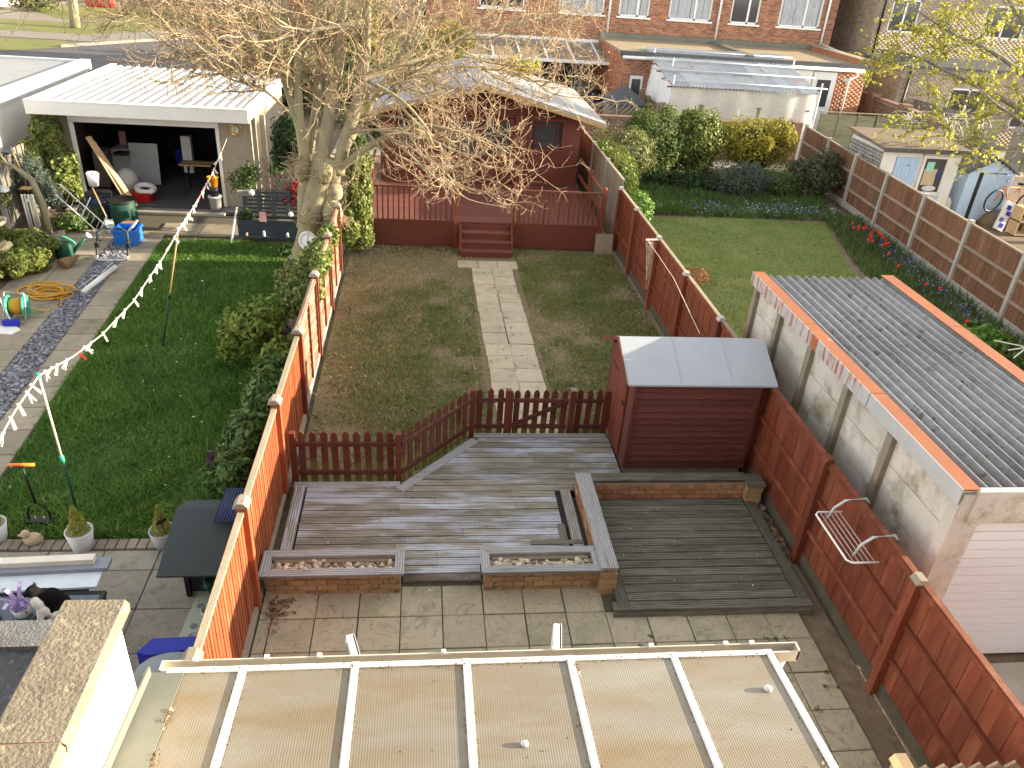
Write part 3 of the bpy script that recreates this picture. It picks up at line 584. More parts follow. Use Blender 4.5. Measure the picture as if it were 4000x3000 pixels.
# low L-shaped wall round the dark deck
lw = T('low_brick_wall', 'low brick wall with ribbed timber capping round the dark deck', 'wall', (2.1, 8.05, 0))
MB().bx(2.03, 2.17, 6.42, 8.1, 0, .35).bx(2.1, 4.3, 8.01, 8.12, 0, .35).bx(4.29, 4.47, 7.9, 8.12, 0, .35).done('mortar', 'mortar', lw)
brick_rows(lw, 2.16, 4.28, .08, 3, 8.04, 'brick_low'); brick_rows(lw, 6.4, 8.1, .11, 3, 2.06, 'brick_low', 'y'); brick_rows(lw, 6.4, 8.0, .11, 3, 2.14, 'brick_low', 'y', 1)
for k in range(4): piece(lw, 'brick', (.215, .215, .075), (4.385+.01*(k % 2), 8.0, .0+.04+k*.083), 'brick_buff', (0, 0, .02*(k % 3-1)))
for k in range(4): piece(lw, 'brick', (.2, .11, .07), (2.1, 6.41, .035+k*.08), 'brick_buff', (0, 0, .03*(k % 3-1)))
piece(lw, 'capping', (.2, 1.78, .032), (2.105, 7.27, .366), 'cap_y'); piece(lw, 'capping', (2.1, .17, .032), (3.26, 8.075, .367), 'deck_dark'); piece(lw, 'capping', (.25, .25, .034), (4.39, 8.0, .368), 'deck_dark')
# ================================================================== fences of the middle garden
def featheredge(par, pname, x, y0, y1, z0, z1, m, pitch, face=1, capm='red_stain', th=.014, twist=.025):
    """a panel of upright boards along y at plane x; its cap rail carries the boards"""
    pan = MB().bx(x-.03, x+.03, y0+.05, y1-.05, z1, z1+.035).done(pname, capm, par)
    n = max(1, round((y1-y0-.1)/pitch)); p = (y1-y0-.1)/n
    for i in range(n):
        piece(pan, 'board', (th, round(p+.012, 3), round(z1-z0, 2)), (x+face*.002*(i % 2), y0+.05+(i+.5)*p, (z0+z1)/2), m, (0, 0, twist*face))
    return pan
rf = T('close_board_fence', 'red-brown stained close board fence on the right with square posts and rails', 'fence', (4.6, 10, 0))
PY = [1.13, 3.04, 4.95, 6.86, 8.72, 10.59, 12.45, 14.31, 16.17, 17.75]
for i, (a, b) in enumerate(zip(PY[:-1], PY[1:])):
    pn = featheredge(rf, 'panel', 4.62, a, b, .17, 1.47, 'red_stain', .145, -1, 'weathered' if i > 3 else 'red_stain')
    for z in (.52, .98): piece(pn, 'rail', (.034, round(b-a-.11, 2), .05), (4.59, (a+b)/2, z), 'red_stain')
    piece(pn, 'cap_edge', (.022, round(b-a-.11, 2), .06), (4.588, (a+b)/2, 1.46), 'red_stain')
    piece(rf, 'gravel_board', (.04, round(b-a-.1, 2), .17), (4.625, (a+b)/2, .085), 'gravel_board')
for i, y in enumerate(PY):
    p = MB().bx(4.53, 4.64, y-.05, y+.05, 0, 1.5).done('post', 'red_stain', rf)
    MB().prism([(4.52, 1.501), (4.65, 1.501), (4.62, 1.56), (4.55, 1.56)], 'y', y-.06, y+.06).done('post_cap', 'weathered_z' if i in (2,) else 'post_conc' if i > 4 else 'red_stain', p)
lf = T('close_board_fence', 'orange-red close board and waney lap fence on the left, sunlit along its top', 'fence', (-1.75, 10, 0))
LY = [2.6, 4.35, 6.26, 8.2, 10.1, 12.0, 13.9, 15.7]
for i, (a, b) in enumerate(zip(LY[:-1], LY[1:])):
    if i < 4:
        pn = featheredge(lf, 'panel', -1.76, a, b, .06, 1.32+.02*(i == 3), 'orange_stain', .083, 1, 'weathered', .018, .10)
        piece(pn, 'rail', (.05, round(b-a-.1, 2), .07), (-1.80, (a+b)/2, .45), 'weathered'); piece(pn, 'rail', (.05, round(b-a-.1, 2), .07), (-1.80, (a+b)/2, 1.0), 'weathered')
        piece(lf, 'base_rail', (.05, round(b-a-.12, 2), .09), (-1.73, (a+b)/2, .045), 'weathered')
    else:
        pn = MB().bx(-1.80, -1.72, a+.05, b-.05, 1.42, 1.455).done('panel', 'weathered', lf)
        for k in range(9): piece(pn, 'board', (.012, round(b-a-.12, 2), .19), (-1.755, (a+b)/2, .24+k*.142), 'lap_faded', (0, -.07, 0), label=None)
        for f in (.02, .5, .98): piece(pn, 'batten', (.03, .045, 1.3), (-1.725, a+.06+(b-a-.12)*f, .8), 'red_stain')
        piece(lf, 'gravel_board', (.05, round(b-a-.1, 2), .14), (-1.75, (a+b)/2, .07), 'concrete')
for i, y in enumerate(LY):
    p = MB().bx(-1.80, -1.69, y-.05, y+.05, 0, 1.42 if i < 5 else 1.5).done('post', 'orange_stain' if i < 4 else 'red_stain', lf)
    z = 1.42 if i < 5 else 1.5
    MB().prism([(-1.83, z), (-1.67, z), (-1.72, z+.06), (-1.78, z+.06)], 'y', y-.08, y+.08).done('post_cap', 'weathered_z', p)
# unpainted stretch beside the summerhouse
uf = T('fence', 'unpainted weathered fence between the summerhouse and the clipped shrubs', 'fence', (4.6, 20, 0))
for a, b in zip([17.75, 19.65, 21.5, 23.4], [19.65, 21.5, 23.4, 25.3]):
    pn = featheredge(uf, 'panel', 4.63, a, b, .1, 1.68, 'weathered_z', .15, -1, 'weathered'); piece(pn, 'rail', (.04, round(b-a-.1, 2), .06), (4.66, (a+b)/2, .9), 'weathered')
    pp = MB().bx(4.57, 4.68, b-.05, b+.05, 0, 1.75).done('post', 'post_conc', uf)
# ------------------------------------------------------------------ picket fence and gate
def pickets(par, a, b, n, h=.8, m='red_picket', z0=.03):
    a = Vector(a); b = Vector(b); d = (b-a); L = d.length; d.normalize(); ang = math.atan2(d.y, d.x); nrm = Vector((-d.y, d.x))
    key = ('picket', h, m)
    if key not in CACHE:
        CACHE[key] = MB().prism([(-.043, 0), (.043, 0), (.043, h-.05), (.022, h-.012), (0, h), (-.022, h-.012), (-.043, h-.05)], 'y', -.009, .009).mesh('picket', m)
    for i in range(n):
        p = a+d*(L*(i+.5)/n)+nrm*.03
        o = link('picket', CACHE[key], par, (p.x, p.y, z0+random.uniform(-.012, .012))); o.rotation_euler = (0, random.uniform(-.015, .015), ang)
    for z in (.22, .66):
        piece(par, 'rail', (round(L-.02, 2), .035, .06), ((a.x+b.x)/2, (a.y+b.y)/2, z), 'red_shed', (0, 0, ang))
def ppost(par, x, y, h=.84): piece(par, 'post', (.075, .075, h), (x, y, h/2), 'red_house')
pf = T('picket_fence', 'low red picket fence with mossy pickets along the back of the deck', 'fence', (-.3, 8.4, 0))
pickets(pf, (-1.6, 8.42), (-.33, 8.42), 9); pickets(pf, (-.27, 8.42), (.68, 9.5), 10); pickets(pf, (.75, 9.54), (1.2, 9.54), 3)
for x, y in ((-1.63, 8.42), (-.3, 8.4), (.72, 9.53), (1.225, 9.53)): ppost(pf, x, y)
gt = T('garden_gate', 'red picket garden gate with diagonal brace across the stepping path', 'gate', (1.72, 9.54, 0))
pickets(gt, (1.29, 9.54), (2.12, 9.54), 6, .78)
MB().beam((1.3, 9.515, .25), (2.1, 9.515, .66), .03, .06).done('brace', 'red_shed', gt); MB().bx(1.27, 1.3, 9.50, 9.57, .1, .8).done('stile', 'red_picket', gt)
piece(gt, 'latch', (.02, .02, .05), (1.56, 9.5, .76), 'yellow_tool')
p2 = T('picket_fence', 'short red picket fence between the gate post and the garden shed', 'fence', (2.4, 9.54, 0))
pickets(p2, (2.2, 9.54), (2.64, 9.54), 3); ppost(p2, 2.17, 9.53); ppost(p2, 2.67, 9.53); piece(p2, 'post_top', (.09, .09, .02), (2.17, 9.53, .85), 'weathered_z')
# ------------------------------------------------------------------ garden shed
sh = T('garden_shed', 'dark red timber garden shed with grey felt apex roof', 'shed', (3.7, 9.4, 0))
X0, X1, Y0, Y1 = 2.75, 4.45, 8.55, 9.85
SHZ = .1
YM = (Y0+Y1)/2; EZ_ = 1.50; RZ_ = 1.82
body = MB().prism([(Y0+.02, .2), (Y1-.02, .2), (Y1-.02, EZ_), (YM, RZ_), (Y0+.02, EZ_)], 'x', X0+.02, X1-.02).done('body', 'red_shed', sh)
for k in range(13):
    z = .2+k*.1
    for yy, s_ in ((Y0, 1), (Y1, -1)): piece(body, 'shiplap_board', (X1-X0-.06, .02, .108), ((X0+X1)/2+random.uniform(-.004, .004), yy+.006*s_, z+.05), 'red_shed', (-.20*s_, 0, random.uniform(-.003, .003)))
for yy in (Y0, Y1):
    for xx in (X0+.012, X1-.012): piece(sh, 'corner_trim', (.05, .05, 1.3), (xx, yy-.008 if yy == Y0 else yy+.008, .85), 'red_shed')
ya, yb, yc = Y0+.24, Y0+1.06, Y1-.03
for y0_, y1_, za, zb in ((Y0+.03, ya-.01, EZ_-.02, EZ_+.09), (yb+.01, yc, EZ_+.09, EZ_-.02)): MB().prism([(y0_, .2), (y1_, .2), (y1_, zb), (y0_, za)], 'x', X0-.012, X0+.012).done('gable_boards', 'red_shed', sh)
dr = MB().prism([(ya, .2), (yb, .2), (yb, EZ_+.1), (YM, RZ_-.06), (ya, EZ_+.1)], 'x', X0-.03, X0-.006).done('door', 'red_house', sh)
for k in range(5): piece(dr, 'door_board', (.008, .15, 1.28), (X0-.034, ya+.085+k*.16, .86), 'red_house')
for z in (.45, 1.3): piece(dr, 'hinge', (.006, .26, .03), (X0-.042, yb-.15, z), 'black_metal')
piece(dr, 'latch', (.02, .08, .03), (X0-.045, ya+.06, 1.05), 'black_metal')
MB().bx(X0+.02, X1, Y0+.04, Y1-.04, .02, .195).done('base', 'weathered', sh)
roof = MB().prism([(Y0-.06, EZ_+.01), (YM, RZ_+.03), (Y1+.1, EZ_-.01), (Y1+.1, EZ_+.015), (YM, RZ_+.055), (Y0-.06, EZ_+.035)], 'x', X0-.13, X1+.2).done('roof', 'felt_grey', sh)
for f in (.36, .70):
    x = X0-.13+(X1-X0+.33)*f; sl_ = math.atan2(RZ_+.02-EZ_, YM-Y0+.06); MB().box((x, (Y0-.06+YM)/2, (EZ_+.035+RZ_+.055)/2+.003), (.012, (YM-Y0+.06)/math.cos(sl_), .006), rx=sl_).done('felt_lap', 'felt_grey', roof)
MB().prism([(Y0-.08, EZ_-.02), (YM, RZ_), (YM, RZ_+.055), (Y0-.08, EZ_+.045)], 'x', X0-.15, X0-.128).prism([(Y1+.12, EZ_-.04), (Y1+.12, EZ_+.02), (YM, RZ_+.055), (YM, RZ_)], 'x', X0-.15, X0-.128).done('bargeboard', 'red_house', roof)
for k in range(5):
    f = (k+.5)/5; tag(MB().ell((X0-.1+(X1-X0+.26)*f, Y0-.03, EZ_+.045), .006, 6, 4).done('felt_nail', 'galv', roof))
# ------------------------------------------------------------------ summerhouse with raised deck
su = T('summerhouse', 'red timber summerhouse with shallow grey felt roof and raised balustraded deck', 'summerhouse', (1.5, 21, 0))
FX0, FX1, FY, BY, DZ = -1.15, 4.12, 21.0, 25.0, .62
holes = [(.5, 2.36, DZ, 2.36), (2.80, 3.62, 1.62, 2.32), (-.75, .1, 1.62, 2.32)]
front = wallbox('front_wall', su, FX0, FX1, FY+.02, FY+.09, .05, 2.45, 'red_house', holes)
MB().prism([(FX0, 2.45), (FX1, 2.45), (1.48, 3.15)], 'y', FY+.02, FY+.09).bx(FX0, FX0+.07, FY+.09, BY, .05, 2.45).bx(FX1-.07, FX1, FY+.09, BY, .05, 2.45).bx(FX0, FX1, BY-.07, BY, .05, 2.45).prism([(FX0, 2.45), (FX1, 2.45), (1.48, 3.15)], 'y', BY-.07, BY).done('side_walls', 'red_house', su)
z = DZ
while z < 2.44:
    segs = [(FX0, FX1)]
    for h in holes:
        if z+.12 > h[2] and z < h[3]:
            ns = []
            for s0, s1 in segs:
                if s1 <= h[0] or s0 >= h[1]: ns.append((s0, s1))
                else: ns += [(s0, h[0])]*(s0 < h[0])+[(h[1], s1)]*(s1 > h[1])
            segs = ns
    for s0, s1 in segs: piece(front, 'cladding_board', (round(s1-s0-.02, 2), .02, .124), ((s0+s1)/2, FY+.008, z+.06), 'red_house', (-.06, 0, 0))
    z += .122
for k in range(5):
    hw = 2.5*(1-(k+.5)/6); piece(front, 'cladding_board', (round(2*hw, 2), .02, .124), (1.48, FY+.008, 2.5+k*.122), 'red_house', (-.06, 0, 0))
def swindow(x0, x1, z0, z1):
    w_ = MB().bx(x0-.07, x1+.07, FY-.03, FY+.0, z1, z1+.07).bx(x0-.09, x1+.09, FY-.05, FY+0, z0-.07, z0).bx(x0-.07, x0, FY-.03, FY, z0, z1).bx(x1, x1+.07, FY-.03, FY, z0, z1).done('window', 'red_house', su)
    MB().bx(x0, x1, FY+.05, FY+.06, z0, z1).done('pane', 'glass_dark', w_)
    MB().bx(x0, x1, FY+.02, FY+.048, z0+.1, z0+.125).bx(x0, x1, FY+.02, FY+.048, z1-.125, z1-.1).bx(x0+.1, x0+.125, FY+.015, FY+.047, z0, z1).bx(x1-.125, x1-.1, FY+.015, FY+.047, z0, z1).done('glazing_bar', 'red_house', w_)
    return w_
w_ = swindow(2.80, 3.62, 1.62, 2.32); MB().bx(2.81, 3.0, FY+.062, FY+.075, 1.62, 2.32).done('curtain', 'card', w_)
swindow(-.75, .1, 1.62, 2.32)
for i, x in enumerate((.52, 1.44)):
    d = MB().bx(x, x+.90, FY+.01, FY+.05, DZ+.02, 2.34).done('door', 'red_house', su)
    for q in range(2):
        xx = x+.08+q*.39; MB().bx(xx, xx+.34, FY+.0, FY+.012, DZ+.12, DZ+.62).done('door_panel', 'red_stain_x', d)
        MB().bx(xx, xx+.34, FY+.002, FY+.013, DZ+.78, 2.24).done('pane', 'glass_dark', d)
    MB().box((x+(.86 if i == 0 else .04), FY-.02, DZ+.75), (.02, .05, .12)).done('handle', 'steel', d)
# roof
RX, RZ, EL, ER, EZ = 1.48, 3.26, -1.72, 4.62, 2.42
rf_ = MB().prism([(EL, EZ), (RX, RZ-.03), (ER, EZ), (ER, EZ+.05), (RX, RZ+.03), (EL, EZ+.05)], 'y', 20.25, 25.4).done('roof', 'felt_roof', su)
MB().prism([(EL, EZ-.09), (RX, RZ-.13), (RX, RZ-.035), (EL, EZ-.005)], 'y', 20.23, 20.28).prism([(ER, EZ-.09), (ER, EZ-.005), (RX, RZ-.035), (RX, RZ-.13)], 'y', 20.23, 20.28).done('bargeboard', 'ply', rf_)
for f in (.22, .45, .7): 
    for sgn in (-1, 1):
        e = EL if sgn < 0 else ER; x = RX+(e-RX)*f; zz = RZ+.03+(EZ+.05-RZ-.03)*f
        MB().box((x, 22.8, zz+.004), (.05, 5.1, .008), ry=.245*sgn).done('felt_lap', 'felt_roof', rf_)
# raised deck
DX0, DX1, DY0 = -1.3, 4.2, 17.62
dk2 = MB().bx(DX0+.05, DX1-.05, DY0+.06, FY, .1, DZ-.03).done('deck_frame', 'red_house', su)
y = DY0+.06
while y < FY-.03:
    piece(dk2, 'deck_board', (DX1-DX0, .132, .026), ((DX0+DX1)/2, y+.06, DZ-.013+random.uniform(-.002, .002)), 'red_deck'); y += .14
for x0, x1 in ((DX0+.06, .70), (2.14, DX1-.06)): MB().bx(x0, x1, DY0, DY0+.03, .03, DZ-.02).bx(x0, x1, DY0-.012, DY0+.05, DZ-.02, DZ+.02).done('skirt_panel', 'red_stain_x', su)
def bpost(x, y, z0=0, z1=1.52):
    p = piece(su, 'post', (.09, .09, z1-z0), (x, y, (z0+z1)/2), 'red_stain'); MB().lathe([(.045, z1), (.05, z1+.02), (.038, z1+.05), (.015, z1+.065)], (x, y, 0), 10).done('post_cap', 'red_stain', p, True)
for x in (DX0+.02, .73, 2.11, DX1-.02): bpost(x, DY0+.02, 0, 1.5)
for x0, x1 in ((DX0+.06, .69), (2.15, DX1-.06)):
    MB().bx(x0, x1, DY0-.015, DY0+.055, 1.39, 1.43).done('handrail', 'red_stain_x', su)
    n = round((x1-x0)/.118)
    for i in range(n): piece(su, 'spindle', (.032, .032, .76), (x0+(i+.5)*(x1-x0)/n, DY0+.02, 1.01), 'red_stain')
for x in (DX0+.02, DX1-.02):
    bpost(x, 19.3, DZ, 1.45); MB().bx(x-.03, x+.03, DY0+.06, FY-.02, 1.37, 1.41).bx(x-.02, x+.02, DY0+.06, FY-.02, .92, .98).done('side_rail', 'red_stain', su)
# steps
st = MB().bx(.88, 2.0, 17.1, 17.62, .02, .1).done('steps', 'red_stain_x', su)
for k in range(4):
    z = .155*(k+1)-.02; y1 = 17.0+k*.2
    if k < 3: piece(st, 'tread', (1.17, .235, .03), (1.43, y1+.1, z), 'red_deck')
    piece(st, 'riser', (1.14, .02, .125), (1.43, y1+.01 if k < 3 else DY0-.0, z-.08), 'red_stain_x')
for x in (.84, 2.03): MB().prism([(17.02, .02), (17.62, .02), (17.62, .6), (17.42, .6)], 'z' if 0 else 'x', x-.02, x+.02).done('stringer', 'red_stain', st)
for x in (.78, 2.07): piece(st, 'newel', (.1, .06, .62), (x, 17.56, .31), 'red_stain')
# paving slab leaning on the deck corner
tag(piece(None, 'paving_slab', (.42, .045, .48), (4.27, 17.5, .235), 'slab_plain', (-.13, 0, 0)), 'square buff paving slab leaning upright on the red deck corner', 'slab')
# ================================================================== foreground: lean-to roof, parapet, flat roof
sheet('house_wall', rect(-9, 9, -8.5, -.45), 7.2, 'brick_far')
MB().bx(-9, 9, -8.4, -.45, 0, 7.15).done('own_house', 'brick_far', kind='structure')
def rz_(y): return 2.2+(3.6-y)*.111
lr = T('lean_to_roof', 'pale polycarbonate lean-to roof with white glazing bars and gutter in the foreground', 'roof', (.4, 2, 0))
BX = [-1.60, -1.13, -.42, .31, 1.01, 1.73, 2.42]
def slope(b, x0, x1, y0, y1, dz0, dz1): return b.add([(x, y, rz_(y)+dz) for dz in (dz0, dz1) for y in (y0, y1) for x in (x0, x1)], [(0, 2, 3, 1), (4, 5, 7, 6), (0, 1, 5, 4), (2, 6, 7, 3), (0, 4, 6, 2), (1, 3, 7, 5)])
for a, b in zip(BX[:-1], BX[1:]):
    slope(MB(), a+.004, b-.004, -.4, 3.6, -.02, 0).done('panel', 'polyc', lr)
for x in BX[1:]:
    br = slope(MB(), x-.025, x+.025, -.4, 3.61, .003, .011).done('glazing_bar', 'white_upvc', lr)
    slope(MB(), x-.011, x+.011, -.4, 3.60, .011, .016).done('bar_cap', 'white_upvc', br)
slope(MB(), -1.74, -1.49, -.4, 3.57, .004, .012).done('flashing', 'lead', lr)
slope(MB(), -1.698, -1.685, -.4, 3.55, .014, .09).done('flashing_upstand', 'lead', lr)
gu = MB().bx(-1.66, 2.66, 3.60, 3.612, 2.09, 2.185).bx(-1.66, 2.66, 3.612, 3.675, 2.10, 2.112).bx(-1.66, 2.66, 3.668, 3.678, 2.10, 2.198).bx(-1.66, -1.648, 3.6, 3.675, 2.10, 2.2).bx(2.648, 2.66, 3.6, 3.675, 2.10, 2.2).done('gutter', 'upvc_old', lr)
for x in (-1.45, -1.0, -.66, .16, .92, 1.6, 2.14, 2.33): piece(gu, 'bracket', (.03, .03, .02), (x, 3.676, 2.204), 'white_upvc')
MB().lathe([(.04, 1.5), (.04, 1.95), (.05, 2.08)], (2.56, 3.66, 0), 10).done('downpipe', 'white_upvc', lr, True)
slope(MB(), -1.6, 2.42, 3.56, 3.605, .002, .012).done('eaves_strip', 'white_upvc', lr)
# glazed front of the lean-to with two opened sashes
cf = T('lean_to_front', 'white framed glazed front below the lean-to roof with two opened windows', 'conservatory', (.4, 3.45, 0))
fr = MB().bx(-1.6, 2.4, 3.42, 3.5, 0, .12).bx(-1.6, 2.4, 3.42, 3.5, 1.98, 2.12).bx(-1.6, 2.4, 3.42, 3.5, .85, .93)
for x in (-1.57, -.9, -.35, .3, .93, 1.65, 2.37): fr.bx(x-.035, x+.035, 3.425, 3.495, .1, 2.0)
fr.done('frame', 'white_upvc', cf); MB().bx(-1.58, 2.38, 3.455, 3.462, .1, 2.0).done('pane', 'glass_dark', cf)
MB().bx(2.36, 2.4, -.4, 3.5, 0, 2.12).done('side_wall', 'white_upvc', cf)
MB().bx(-1.6, 2.4, -.4, 3.4, .0, .03).done('floor', 'pavement', cf)
for (hx, ex, ey) in ((-.34, -.50, 4.04), (.93, 1.02, 4.09)):
    s_ = MB().beam((hx, 3.5, 1.96), (ex, ey, 1.96), .055, .07).beam((hx, 3.5, .98), (ex, ey, .98), .055, .07).beam((hx, 3.52, .98), (hx, 3.52, 1.96), .06, .055).beam((ex, ey-.02, .98), (ex, ey-.02, 1.96), .06, .055).beam((hx+.025, 3.5, 1.985), (ex+.025, ey, 1.985), .015, .02).done('sash', 'white_upvc', cf)
    MB().beam((hx, 3.52, 1.46), (ex, ey-.03, 1.46), .018, .9).done('pane', 'melamine', s_)
# small things lying on the roof
for i, (x, y, r_) in enumerate([(.62, 2.9, .022), (.16, 3.665, .012), (2.27, 3.25, .026), (2.28, 2.55, .026), (1.72, 3.14, .008)]):
    z = rz_(y)+r_*.6 if y < 3.6 else 2.215
    tag(MB().ell((x, y, z), (r_*1.1, r_, r_*.8), 10, 8).done('pebble', 'pot_white', None, True), ['white pebble in the middle of the third roof panel', 'tiny white pebble on the gutter edge', 'white pebble near the top of the right-hand roof panel', 'white pebble near the bottom right roof corner', 'tiny white chip beside the fifth glazing bar'][i], 'pebble', 'pebbles on the lean-to roof')
for i, (x, y, n) in enumerate([(-1.49, 3.2, 40), (-1.47, 2.9, 20), (-1.1, 2.7, 14), (1.05, 3.5, 14), (2.36, 2.6, 26), (2.36, 2.42, 26), (2.36, 2.32, 18)]):
    P = np.array([x, y, rz_(y)+.012])+rng.normal(size=(n, 3))*np.array([.008, .03, .006]); V, F = leafquads(P, np.tile([0, 0, 1.], (n, 1)), .012, .7, .9)
    fast('moss', V, F, 'leaf_dead', label='clump of brown moss on the lean-to roof', cat='moss', group='moss clumps on the lean-to roof')
P = []
for x in BX[1:]:
    for i in range(150):
        y = random.uniform(2.0, 3.58); P.append((x+random.choice((-1, 1, 1))*(.028+abs(random.gauss(0, .006))), y, rz_(y)+.004))
for i in range(420): P.append((random.uniform(-1.45, 2.4), 3.6-abs(random.gauss(.03, .02)), rz_(3.57)+.014))
for i in range(60):
    y = random.uniform(2.2, 3.5); P.append((random.uniform(-1.4, 2.4), y, rz_(y)+.004))
V, F = leafquads(np.array(P), np.tile([0, 0, 1.], (len(P), 1)), .0065, .6, .5); fast('roof_debris', V, F, 'moss_dark', lr, kind='stuff')
# parapet and neighbouring flat roof
pw = T('parapet_wall', 'white rendered parapet wall with weathered concrete coping on the left', 'wall', (-1.83, 1.5, 0))
MB().bx(-1.96, -1.70, -.4, 3.36, 0, 2.92).done('render', 'render_white', pw)
for a, b in ((2.515, 3.42), (1.6, 2.505), (.7, 1.59), (-.2, .69)):
    q = MB(); n = 8; ys = np.linspace(a, b, n+1)
    q.prism([(-2.01, 2.915), (-1.655, 2.915), (-1.65, 2.97), (-1.67, 3.0), (-1.99, 3.005), (-2.01, 2.98)], 'y', a, b); q.done('coping_stone', 'coping', pw)
MB().bx(-2.0, -1.67, 2.5, 2.52, 2.96, 2.998).done('coping_joint', 'leaf_dead', pw)
fl = T('flat_roof_extension', 'neighbouring extension with cracked dark felt flat roof at the lower left', 'building', (-4, 1.5, 0))
MB().bx(-7, -1.97, -.4, 3.5, 0, 2.62).done('wall', 'brick_yellow', fl); MB().bx(-7, -1.97, -.4, 3.44, 2.62, 2.68).done('roof_felt', 'felt_black', fl)
MB().bx(-7, -1.97, 3.36, 3.56, 2.62, 2.71).done('roof_kerb', 'felt_kerb', fl); MB().bx(-7, -1.97, 3.5, 3.6, 2.54, 2.665).done('gutter', 'black_metal', fl)
# side gate, lower right
sg = T('side_gate', 'pale timber side gate with pointed boards at the lower right', 'gate', (4.1, 3.3, 0))
for i in range(6): 
    x = 3.77+i*.145; MB().prism([(x-.068, .05), (x+.068, .05), (x+.068, 1.18), (x, 1.25), (x-.068, 1.18)], 'y', 3.30, 3.32).done('board', 'weathered', sg)
MB().bx(3.7, 4.56, 3.325, 3.36, .95, 1.05).bx(3.7, 4.56, 3.325, 3.36, .25, .35).done('rail', 'weathered', sg)
p = MB().bx(3.56, 3.67, 3.28, 3.39, 0, 1.2).done('post', 'weathered_z', sg); MB().prism([(3.54, 1.2), (3.69, 1.2), (3.66, 1.26), (3.57, 1.26)], 'y', 3.26, 3.41).done('post_cap', 'wood_new', p)
# ================================================================== prefabricated garage on the right
gr = T('concrete_garage', 'prefabricated concrete panel garage with grey corrugated roof and rusty trim', 'garage', (6.1, 8, 0))
GX0, GX1, GY0, GY1 = 5.02, 7.12, 5.33, 10.55
MB().bx(GX0+.05, GX0+.09, GY0, GY1, 0, 2.18).bx(GX1-.09, GX1-.05, GY0, GY1, 0, 2.18).bx(GX0+.05, GX1-.05, GY1-.06, GY1-.02, 0, 2.18).done('inner_wall', 'mortar', gr)
gp = [5.52, 6.54, 7.56, 8.58, 9.6, 10.5]
for i, (a, b) in enumerate(zip([GY0+.12]+gp[1:-1], gp[1:])):
    for k in range(5): piece(gr, 'wall_panel', (.045, round(b-a-.02, 2), .422), (GX0+.05, (a+b)/2, .22+k*.43), 'panel_conc')
for y in gp[1:]: piece(gr, 'wall_post', (.09, .11, 2.17), (GX0+.005, y, 1.085), 'panel_post')
MB().prism([(GX0-.03, GY0-.02), (GX0+.24, GY0-.02), (GX0+.24, GY0+.12), (GX0-.03, GY0+.12)], 'z', 0, 2.14).done('corner_pillar', 'panel_conc', gr)
MB().bx(GX1-.24, GX1, GY0-.02, GY0+.12, 0, 2.14).done('corner_pillar', 'panel_conc', gr)
MB().bx(GX0+.1, GX1-.1, GY0-.05, GY0+.02, 1.90, 2.27).bx(GX0-.02, GX0+.1, GY0-.03, GY0+.05, 1.95, 2.22).done('lintel', 'panel_conc', gr)
dr = MB().bx(GX0+.24, GX1-.24, GY0+.03, GY0+.05, .02, 1.9).done('roller_door', 'door_white', gr)
for k in range(16): piece(dr, 'slat', (GX1-GX0-.48, .022, .108), ((GX0+GX1)/2, GY0+.022, .08+k*.115), 'door_white', (.05, 0, 0))
for k in range(3): MB().bx(GX0+.16+.02*k, GX0+.24, GY0-.035+.001*k, GY0-.02, 1.86-.001, 1.9).done('door_guide', 'upvc_old', gr) if k == 0 else None
# corrugated sheets: three across, two down
per = .146
def sheetcor(x0, x1, y0, y1, z, amp, m, name, parent, per=per, seg=10, slope=0., zf=None, thick=.008):
    n = int((x1-x0)/per*seg); xs = np.linspace(x0, x1, n+1); zz = z+amp*np.cos((xs-x0)/per*2*np.pi)
    V = [(x, y0, q) for x, q in zip(xs, zz)]+[(x, y1, q+slope*(y1-y0)) for x, q in zip(xs, zz)]
    V += [(a, b, c-thick) for a, b, c in V]; m1 = n+1
    F = [(i, i+1, m1+i+1, m1+i) for i in range(n)]+[(2*m1+i+1, 2*m1+i, 3*m1+i, 3*m1+i+1) for i in range(n)]+[(i+1, i, 2*m1+i, 2*m1+i+1) for i in range(n)]+[(m1+i, m1+i+1, 3*m1+i+1, 3*m1+i) for i in range(n)]
    return MB().add(V, F).done(name, m, parent, True)
for c in range(3):
    xa = GX0+.06+c*.70; xb = xa+.70+.03
    sheetcor(xa, xb, GY0+.03, 8.1, 2.242+.004*c, .034, 'asbestos', 'roof_sheet', gr, slope=-.004); sheetcor(xa, xb, 7.98, 10.66, 2.222+.004*c, .034, 'asbestos', 'roof_sheet', gr, slope=-.004)
# moss tufts in the valleys
P = []
for i in range(1300):
    k = random.randint(0, 13); x = GX0+.06+(k+.5)*per+random.gauss(0, .012); y = random.uniform(GY0+.1, 10.5)
    if vnoise(np.array([x]), np.array([y]), 1.6, 5)[0] > .45: P.append((x, y, 2.225+random.uniform(0, .015)))
V, F = leafquads(np.array(P), np.tile([0, 0, 1.], (len(P), 1)), .011, .8, .8); fast('moss', V, F, 'moss_dark', gr, kind='stuff')
for x0, x1, nm in ((GX0-.05, GX0+.12, 'left'), (GX1-.1, GX1+.09, 'right')):
    segs = [(GY0-.02, 7.05), (7.06, 8.85), (8.86, 10.68)]
    for a, b in segs:
        tr = MB().bx(x0, x1, a, b, 2.268, 2.279).done('ridge_trim', 'rust', gr)
        MB().bx(x0-.012 if nm == 'left' else x1, x0 if nm == 'left' else x1+.012, a, b, 2.10, 2.278).done('trim_face', ('galv' if a < 6 else 'trim_peel') if nm == 'left' else 'rust', gr)
